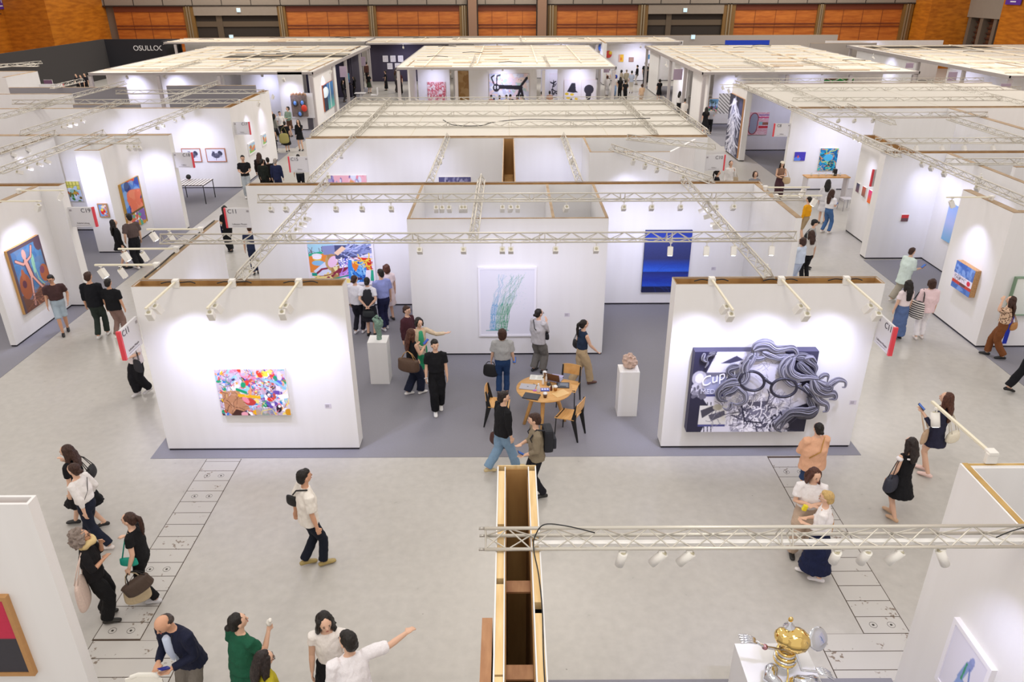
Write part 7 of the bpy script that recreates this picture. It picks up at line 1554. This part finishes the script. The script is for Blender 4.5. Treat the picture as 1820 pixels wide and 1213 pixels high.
P('', *(-8.55, 30.9, 1.61), 345, 'person in grey t-shirt under the C15 booth sign', ('short', 'k'), 'b', ('tee', '#a9a8a6'), ('pants', '#20222c'), '#222', ('down', 'front'), 0, 0, male=True, lod=1)
i = P('', *(-10.79, 39.82, 1.56), 182, 'person with long hair in a short black long-sleeved dress', ('long', 'k'), 'b', ('long', '#16161a'), ('dress', '#16161a', .62, .05), '#1a1a1c', ('chin', 'down'), 0, 0, lod=1)
i = P('', *(-12.38, 43.81, 1.63), 200, 'person in a sage green cardigan and brown checked skirt', ('short', 'k'), 'b', ('long', '#8fa596'), ('skirt', '#5a4034', .45, .02), '#1a1a1c', ('front', 'front'), 0, 0, (35, 10), lod=1)
i = P('', *(-11.42, 39.54, 1.52), 345, 'person in a long black dress carrying an olive shoulder bag', ('bun', 'k'), 'b', ('tee', '#17171b'), ('dress', '#17171b', .4, .06), '#1a1a1c', ('hold', 'hold'), .35, 0, lod=1)
bag(i['up']((-.12, -.2, 1.1)), 345, .4, .45, .1, '#a39a5a', 'large olive bag hanging behind the long black dress', hold=i['up']((-.1, -.05, 1.42)), kind='tote_bag')
i = P('', *(-12.44, 41.35, 1.61), 60, 'person in a grey checked coat and dark trousers striding', ('long', 'k'), 'b', ('jacket', '#8f9088'), ('pants', '#1c1c22'), '#2a2a2c', ('down', 'front'), .7, 0, lod=1)
bag(i['up']((-.22, .05, .85)), 60, .3, .25, .1, '#9a4a2c', 'rust brown bag beside the grey checked coat', hold=i['wr'][0])
P('', *(-12.86, 42.31, 1.61), 120, 'person in a bright blue blouse behind the checked coat', ('long', 'k'), 'b', ('long', '#6c8fe0'), ('skirt', '#7a4a3a', .5, .04), '#2a2a2c', ('front', 'front'), 0, 0, lod=1)
P('', *(-12.56, 42.8, 1.52), 150, 'person in white with a black waistcoat talking to the blue blouse', ('short', 'k'), 'b', ('tee', '#e9e6e2'), ('pants', '#1c1c22'), '#2a2a2c', ('down', 'down'), 0, 0, male=True, lod=1)
P('', *(-12.04, 39.27, 1.52), 10, 'person in dark clothes with red lined bag at the aisle wall corner', ('long', 'k'), 'b', ('tee', '#24242c'), ('pants', '#1c1c2a'), '#2a2a2c', ('down', 'down'), .3, 0, lod=1)
# ---------------------------------------------------------------- far left booth and rear
FAR = [((-9.88, 63.87, 1.52), 270, 'person in a long black dress before the dark violet wall', ('short', 'k'), ('tee', '#17171b'), ('dress', '#17171b', .15, .04)),
 ((-8.83, 62.47, 1.77), 40, 'person in grey walking by the centre canopy post', ('long', 'b'), ('long', '#5a565a'), ('wide', '#4a464a')), ((-8.44, 61.47, 1.7), 180, 'person in dark red behind the centre canopy post', ('long', 'k'), ('tee', '#4a2a2c'), ('wide', '#2a2426')),
 ((-10.96, 62.2, 1.52), 20, 'person in black with green skirt under the left canopy', ('bun', 'k'), ('tee', '#1c1c1e'), ('skirt', '#3a4434', .5, .04)), ((-12.07, 68.02, 1.81), 10, 'person in brown jacket deep under the left canopy', ('short', 'k'), ('long', '#5a3a34'), ('pants', '#2a2226')), ((-12.42, 67.25, 1.52), 30, 'person in black deep under the left canopy', ('short', 'k'), ('long', '#1c1c20'), ('pants', '#1c1c20')),
 ((-12.13, 59.07, 1.52), 60, 'person in black beside the seated one near the small table', ('long', 'k'), ('long', '#1a1a1e'), ('pants', '#222226')), ((-12.0, 57.31, 1.52), 90, 'person in black and grey left of the small table', ('long', 'k'), ('long', '#26262a'), ('pants', '#3a3a3e')), ((-11.61, 59.67, 1.52), 250, 'person in a black suit right of the small table', ('long', 'k'), ('jacket', '#17171b'), ('pants', '#17171b')),
 # right crowd
 ((7.94, 63.69, 1.71), 150, 'person in a white shirt with dark curly hair at the centre canopy corner', ('curly', 'k'), ('tee', '#e4e2e4'), ('pants', '#8a8480')), ((7.39, 59.74, 1.52), 5, 'person in white with short brown hair holding a grey bag', ('bob', 'r'), ('long', '#ece8e8'), ('wide', '#e4e0e0')),
 ((8.22, 61.97, 1.59), 170, 'person in a blue vest behind the canopy post', ('short', 'k'), ('tee', '#2c4ab8'), ('pants', '#1c1c26')), ((7.94, 59.73, 1.52), 185, 'person in pale blue jeans by the canopy post', ('bob', 'k'), ('tee', '#d8d4d4'), ('wide', '#8fb0dc')), ((9.41, 71.46, 1.52), 0, 'person in cobalt blue behind the vest', ('short', 'k'), ('tee', '#2040c0'), ('pants', '#22222a')),
 ((8.24, 58.8, 1.52), 0, 'person with long hair and black top in the rear crowd', ('long', 'k'), ('tee', '#1c1c20'), ('pants', '#1c1c20')), ((8.34, 56.76, 1.52), 20, 'person in black with tattooed arms at the front of the rear crowd', ('short', 'k'), ('tee', '#1a1a1e'), ('pants', '#1a1a1e')), ((8.98, 63.65, 1.52), 60, 'person with black bob and beige coat in the rear crowd', ('bob', 'k'), ('long', '#b8ac9a'), ('pants', '#8f877a')), ((9.38, 63.64, 1.54), 10, 'person with black hair and khaki coat in the rear crowd', ('short', '#8a7a6a'), ('long', '#b0a690'), ('pants', '#9a9080')),
 ((10.21, 73.68, 1.52), 330, 'person in cream deep in the rear crowd', ('short', 'k'), ('tee', '#d8d0c0'), ('pants', '#b8b0a0')), ((10.34, 72.31, 1.63), 345, 'person in maroon before the yellow picture', ('short', 'b'), ('long', '#5a2428'), ('wide', '#5a2428')),
 ((9.49, 61.6, 1.66), 10, 'person in a pale blue shirt and cream trousers in the rear aisle', ('short', 'k'), ('shirt', '#bcc6dc'), ('pants', '#ddd8d0')), ((10.87, 71.41, 1.57), 0, 'person in an olive jacket before the brown framed picture', ('short', 'k'), ('long', '#6f7248'), ('pants', '#3a3a2c')), ((11.29, 71.83, 1.58), 20, 'person in black beside the olive jacket', ('short', 'r'), ('long', '#1c1c20'), ('pants', '#1c1c20')), ((10.74, 66.91, 1.57), 300, 'person in a black jacket and white trousers walking away', ('short', 'k'), ('jacket', '#1c1c20'), ('pants', '#d8d4d0')),
 ((11.34, 66.5, 1.84), 20, 'slim person in black beside the right canopy post', ('bun', 'k'), ('tee', '#1c1c20'), ('pants', '#2a2a30')), ((11.75, 67.26, 1.66), 20, 'grey haired person in black under the right canopy', ('short', '#8a7a70'), ('tee', '#1a1a20'), ('pants', '#1a1a20')), ((11.82, 65.73, 1.52), 330, 'person in a long black dress under the right canopy', ('bun', 'k'), ('tee', '#17171b'), ('dress', '#17171b', .25, .08)), ((12.28, 71.36, 1.61), 0, 'person in white and black by the sky blue picture', ('short', 'k'), ('tee', '#d8d4d4'), ('pants', '#1c1c24')),
 ((10.87, 57.26, 1.52), 350, 'person in black with a green bag near the white counter', ('bob', 'k'), ('tee', '#1c1c20'), ('skirt', '#1c1c20', .5, .06)), ((9.17, 54.56, 1.52), 350, 'person in beige beyond the rear edge of the fabric ceiling', ('bob', 'b'), ('tee', '#d0b090'), ('pants', '#c0a890')),
 ((10.95, 50.6, 1.52), 40, 'person with long hair and white shirt at the right end of the ceiling', ('long', 'k'), ('long', '#e2e0e0'), ('wide', '#1c1c20')), ((10.57, 47.19, 1.52), 30, 'person in white with a beige bag behind the ceiling truss', ('bun', 'k'), ('long', '#ddd8d4'), ('pants', '#b8a898')),
 ((11.05, 43.81, 1.52), 355, 'person in a black dress standing with the grey shirt before the palm painting', ('long', 'k'), ('tee', '#1a1a1e'), ('dress', '#1a1a1e', .5, .08)), ((11.42, 44.16, 1.52), 15, 'person in a grey shirt and black trousers before the palm painting', ('bun', 'k'), ('tee', '#a9a8b0'), ('pants', '#1a1a1e'))]
for a in FAR: P('', *a[0], a[1], a[2], a[3], 'b', a[4], a[5], '#2a2628', ('down', 'front'), .2 if int(a[0][0]*10) % 2 else 0, 0, lod=2)
# little heads in front of the big black figure painting and far left booth
for k, (px, c_) in enumerate(((857, 'k'), (873, 'k'), (887, 'd'), (899, 'k'), (906, 'b'), (919, 'k'), (925, 'd'), (962, 'k'), (976, 'r'))):
    pass
HD = [((-1.1, 48.57, 1.6), '#8a3a3a'), ((-0.58, 48.15, 1.62), '#3a3a44'), ((-0.16, 48.09, 1.66), '#c8c2c0'), ((0.08, 48.33, 1.66), '#2a2a34'), ((0.49, 48.38, 1.62), '#4a5a7a'), ((0.73, 48.31, 1.66), '#a89a8a'), ((2.08, 50.06, 1.6), '#e2dcd8'), ((2.59, 50.31, 1.6), '#c8a08c')]
LN = ['leftmost head in the row before the black figure painting', 'second head from the left before the black figure painting', 'third head from the left before the black figure painting', 'fourth head from the left before the black figure painting', 'fifth head from the left before the black figure painting', 'sixth head from the left before the black figure painting', 'person seated near the canopy post right of the black figure painting', 'person in peach right of the same canopy post']
for (p3, c_), l_ in zip(HD, LN): P('', *p3, 0, l_, ('short', 'k'), 'b', ('tee', c_), ('pants', '#2a2a30'), None, ('down', 'down'), lod=2)
for p3, l_ in (((-33.08, 61.13, 1.65), 'left person in the dark crowd by the charcoal booth'), ((-32.48, 60.62, 1.62), 'middle person in the dark crowd by the charcoal booth'), ((-32.47, 61.21, 1.68), 'right person in the dark crowd by the charcoal booth'), ((-35.32, 56.51, 1.65), 'person with a bun by the left frame edge, far back'), ((-34.4, 55.6, 1.6), 'short person next to the bun, far back left')):
    P('', *p3, 200, l_, ('bun', 'k'), 'b', ('tee', '#24222a'), ('pants', '#1c1c20'), None, ('down', 'front'), lod=2)
# ---------------------------------------------------------------- right aisle
i = P('', *(8.56, 29.31, 1.62), 170, 'person in white touching the face, by the C10 sign', ('bun', 'b'), 'b', ('long', '#ece8e6'), ('pants', '#c8bfb8'), '#333', ('chin', 'hold'), 0, 0, (10, 12), lod=1)
bag(i['up']((-.24, 0, 1.05)), 170, .26, .22, .08, '#b9a78c', 'taupe bag on the elbow of the white blouse', hold=i['up']((-.2, 0, 1.25)))
P('', *(7.69, 27.87, 1.6), 90, 'person with a black ponytail peeking over the back wall', ('pony', 'k'), 'b', ('tee', '#24242a'), ('pants', '#222'), '#333', ('down', 'down'), 0, 0, lod=1)
P('', *(8.99, 27.58, 1.6), 180, 'person with a brown bob peeking over the back wall', ('bob', 'b'), 'b', ('tee', '#8a8a90'), ('pants', '#222'), '#333', ('down', 'down'), 0, 0, lod=1)
i = P('', *(10.65, 29.61, 1.52), 185, 'person with cream beret, brown vest and patterned trousers', ('long', 'k'), 'b', ('sleeveless', '#8a6a58'), ('wide', '#4a3038'), '#333', ('crossed', 'front'), 0, 0, lod=1); cap_hat(i, '#e8dcc8')
bag(i['up']((-.24, .05, 1.05)), 185, .3, .24, .1, '#c9b08c', 'straw coloured bag on the arm of the brown vest', hold=i['up']((-.18, 0, 1.4)))
P('', *(11.19, 26.34, 1.59), 20, 'person in a long white striped shirt before the counter', ('long', 'k'), 'b', ('long', '#dedde2'), ('skirt', '#dedde2', .5, .04), '#333', ('down', 'phone'), 0, 0, lod=1, loose=1.15)
i = P('', *(10.9, 25.2, 1.52), 60, 'person in white t-shirt and wide blue jeans by the counter', ('vlong', 'b'), 'b', ('tucked', '#f0eff2'), ('wide', '#4a6ea0'), '#e8e2dc', ('front', 'front'), .15, 0, (10, 0), lod=1, loose=1.15, wide=.72)
phone(i, 1, 'black phone held over the wide blue jeans')
i = P('', *(9.78, 24.28, 1.52), 320, 'person in a yellow sweater and beige shorts', ('bun', 'k'), 'b', ('tuckedlong', '#e8a41c'), ('shorts', '#b09a78'), '#dcd8d4', ('down', 'down'), .2, 0, lod=1, loose=1.15, sleeve=.95, wide=1.05)
i = P('', *(8.97, 21.65, 1.52), 120, 'person with a black cap, grey t-shirt and black shorts', ('short', 'k'), 'b', ('tee', '#a3a4a4'), ('shorts', '#17171b'), '#222', ('down', 'down'), 0, 2, (-20, -5), male=True, lod=1, loose=1.15, sleeve=.6); cap_hat(i, '#17171b')
bag(i['up']((-.05, -.18, 1.2)), 120, .2, .26, .1, '#1b1b20', 'black bag on the back of the grey t-shirt', hold=i['up']((0, -.05, 1.42)), kind='sling_bag')
P('', *(8.54, 20.61, 1.52), 350, 'person with long brown hair and black trousers behind the pale blue shirt', ('long', 'b'), 'b', ('tee', '#d8d4d0'), ('pants', '#1b1b20'), '#333', ('down', 'down'), 0, 0, lod=1)
i = P('', *(8.05, 19.94, 1.52), 320, 'person in a pale blue shirt holding a phone up', ('bob', 'b'), 'b', ('tee', '#cbd6e8'), ('pants', '#b8c4dc'), '#333', ('phoneup', 'down'), 0, 0, lod=1, loose=1.2); phone(i, 0, 'blue screened phone held up by the pale blue shirt')
i = P('', *(10.56, 19.0, 1.52), 70, 'person in a pale green long shirt looking at a phone while walking', ('short', 'b'), 'b', ('long', '#d6e6e0'), ('wide', '#a9a294'), '#d8d4cc', ('down', 'elbow'), .7, 6, lod=1, loose=1.3, toplen=.6, sleeve=.7); phone(i, 1, 'phone held out by the pale green shirt')
i = P('', *(9.39, 16.64, 1.52), 348, 'person with long black hair, pink top and long denim skirt', ('vlong', 'k'), 'b', ('tucked', '#efe0e2'), ('skirt', '#5a6f9c', .14, .04), '#2a2426', ('down', 'down'), 0, 0, lod=1)
i = P('', *(9.94, 16.64, 1.55), 10, 'person in a pink shirt and white trousers with striped bag', ('bob', 'b'), 'b', ('shirt', '#f0d4d8'), ('pants', '#f0ecf0'), '#e6dcd8', ('hold', 'down'), .15, 0, lod=1, loose=1.2, sleeve=.7, toplen=.8, build=1.05)
def _stripe(nt, b):
    tc = nt.nodes.new('ShaderNodeTexCoord'); w = nt.nodes.new('ShaderNodeTexWave'); w.bands_direction = 'Z'; w.inputs['Scale'].default_value = 6; w.inputs['Distortion'].default_value = 1.5; nt.links.new(tc.outputs['Object'], w.inputs['Vector'])
    cr = nt.nodes.new('ShaderNodeValToRGB'); cr.color_ramp.interpolation = 'CONSTANT'; cr.color_ramp.elements[0].color = (.02, .02, .025, 1); cr.color_ramp.elements[1].position = .5; cr.color_ramp.elements[1].color = (.85, .8, .76, 1); nt.links.new(w.outputs['Fac'], cr.inputs[0]); nt.links.new(cr.outputs[0], b.inputs['Base Color'])
bag(i['up']((-.24, -.06, 1.12)), 60, .32, .40, .1, '#222', 'black and cream striped bag on the pink shirt shoulder', hold=i['up']((-.17, -.02, 1.43)), kind='tote_bag', pattern=tricol('striped_cloth', _stripe), hcol='#222')
def _leo(nt, b):
    tc = nt.nodes.new('ShaderNodeTexCoord'); w = nt.nodes.new('ShaderNodeTexVoronoi'); w.inputs['Scale'].default_value = 26; nt.links.new(tc.outputs['Object'], w.inputs['Vector'])
    cr = nt.nodes.new('ShaderNodeValToRGB'); cr.color_ramp.interpolation = 'CONSTANT'; cr.color_ramp.elements[0].color = (.1, .04, .02, 1); cr.color_ramp.elements[1].position = .42; cr.color_ramp.elements[1].color = (.72, .5, .34, 1); nt.links.new(w.outputs['Distance'], cr.inputs[0]); nt.links.new(cr.outputs[0], b.inputs['Base Color'])
i = P('', *(11.19, 15.62, 1.52), 305, 'person in a leopard print blouse and brown trousers', ('vlong', 'b'), 'b', ('tucked', '#c9a080'), ('wide', '#7a4a2a'), '#17171b', ('head', 'down'), .5, 0, (0, 8), lod=1, loose=1.1, sleeve=.5, wide=.85)
for ch in i['o'].children:
    if ch.name.startswith('top'): ch.data.materials[0] = tricol('leopard_print', _leo)
bag(i['up']((.12, -.22, 1.0)), 330, .22, .16, .08, '#b5814c', 'tan shoulder bag behind the leopard print blouse', hold=i['up']((.14, -.02, 1.40)))
i = P('', 10.87, 13.93, 1.75, 85, 'person in black trousers and loafers cut by the right frame edge', ('short', 'k'), 'b', ('jacket', '#1c2236'), ('pants', '#15161c'), '#141416', ('down', 'down'), 1.0, 2, male=True, lod=1, wide=1.15)
# right foreground
i = P('', *(7.33, 11.06, 1.64), 318, 'person in a short navy dress with long auburn hair and cream bag', ('vlong', 'r'), 'b', ('long', '#2b2b40'), ('dress', '#2b2b40', .66, .03), '#e6c8c0', ('phone', 'down'), .18, 0, (-10, 8), lod=0, sleeve=.8); phone(i, 0, 'black phone held by the visitor with auburn hair')
bag(i['up']((.1, -.24, .98)), 330, .27, .17, .12, '#e4dcc8', 'cream handbag with blue charm on the back of the navy dress', hold=i['up']((.1, -.06, 1.40)), hcol='#e4dcc8')
bag(i['up']((-.26, .1, 1.02)), 320, .2, .24, .06, '#c6a98c', 'beige paper bag held in front of the navy dress', hold=i['wr'][0], kind='paper_bag')
i = P('', *(6.19, 9.86, 1.52), 338, 'person with dark hair in a short black dress with white puff sleeves', ('long', 'd'), 'b', ('tank', '#17171b'), ('dress', '#17171b', .55, .07), '#cba888', ('hold', 'down'), .28, 0, lod=0, toplen=1.0)
m = MB()
for sd in (-1, 1): i['el'](m, (sd*.19, 0, 1.33), (.06, .06, .05))
f = m.build('puff_sleeves', mat('#ece8ea', .8), i['o']); m = MB(); i['tb'](m, [(-.12, -.10, 1.36), (0, -.125, 1.33), (.12, -.10, 1.36)], [.016, .018, .016]); m.build('white_trim', mat('#ece8ea', .8), i['o'])
bag(i['up']((-.28, -.02, 1.02)), 320, .28, .24, .14, '#2a2d3c', 'dark blue grey bucket bag at the hip of the black dress', hold=i['up']((-.15, 0, 1.42)), hcol='#22232c')
i = P('', *(4.92, 10.28, 1.52), 352, 'person in a peach shirt and denim shorts facing the relief', ('bun', 'k'), 'b', ('shirt', '#e8b493'), ('shorts', '#33486e'), None, ('crossed', 'crossed'), .3, 2, lod=0, loose=1.35, sleeve=.75, toplen=.78, build=1.12)
strap(i, (.14, -.02, 1.43), (0, -.19, 1.22), (-.17, -.14, 1.08), '#b5883a', .008)
i = P('', *(4.37, 9.02, 1.58), 190, 'person with long brown hair, white t-shirt and beige wide trousers', ('long', 'r'), 'b', ('tucked', '#efebec'), ('wide', '#c3ac98'), '#1c1a1c', ('crossed', 'crossed'), .1, 3, (-20, -12), lod=0, loose=1.15, build=1.05)
o = thing('yellow_card', i['wr'][0], 'small yellow card held by crossed arms', 'card'); m = MB(); m.obox(i['wr'][0]+Vector((-.06, -.02, -.02)), (.06, .05, .09), Quaternion((0, 1, 0), .3), .008); m.build('card', mat('#f0e030', .5), o)
i = P('', *(4.4, 8.5, 1.52), 298, 'person with short blonde hair, white wrap shirt and navy skirt', ('short', 'y'), 'b', ('tuckedlong', '#f0ecec'), ('skirt', '#1a2140', .22, .07), '#e8e4e4', ('front', 'front'), .3, 3, lod=0, loose=1.15, build=1.05); glasses(i, '#d8d4cc')
bag(i['up']((.24, -.1, 1.05)), 298, .2, .18, .08, '#c08a3c', 'ochre bag behind the blonde visitor', hold=i['up']((.16, 0, 1.40)))
# small seat set under the left canopy
tx_, ty_ = (-11.39, 58.45)
o = thing('low_table', (tx_+.4, ty_, 0), 'small white table between the seated visitors, left canopy', 'table'); m = MB(); m.obox((tx_+.4, ty_, .5), (.8, .6, .04)); m.build('tabletop', mat('#ecebee', .5), o); m = MB(); m.tube([(tx_+.4, ty_, .48), (tx_+.4, ty_, .006)], [.03, .18], 10); m.build('pedestal', mat('#ecebee', .5), o)
o = thing('lounge_chair', (tx_+1.5, ty_-.4, 0), 'white chair right of the small table, left canopy', 'chair'); m = MB(); m.obox((tx_+1.5, ty_-.4, .42), (.5, .5, .06), None, .02); m.build('seat', mat('#ecebee', .5), o); m = MB(); m.obox((tx_+1.74, ty_-.4, .68), (.05, .5, .5), None, .02); m.build('backrest', mat('#ecebee', .5), o)
for sx_ in (-1, 1):
    for sy_ in (-1, 1): m = MB(); m.tube([(tx_+1.5+sx_*.2, ty_-.4+sy_*.2, .4), (tx_+1.5+sx_*.2, ty_-.4+sy_*.2, .006)], .015, 6); m.build('leg', mat('#ccc', .5), o)
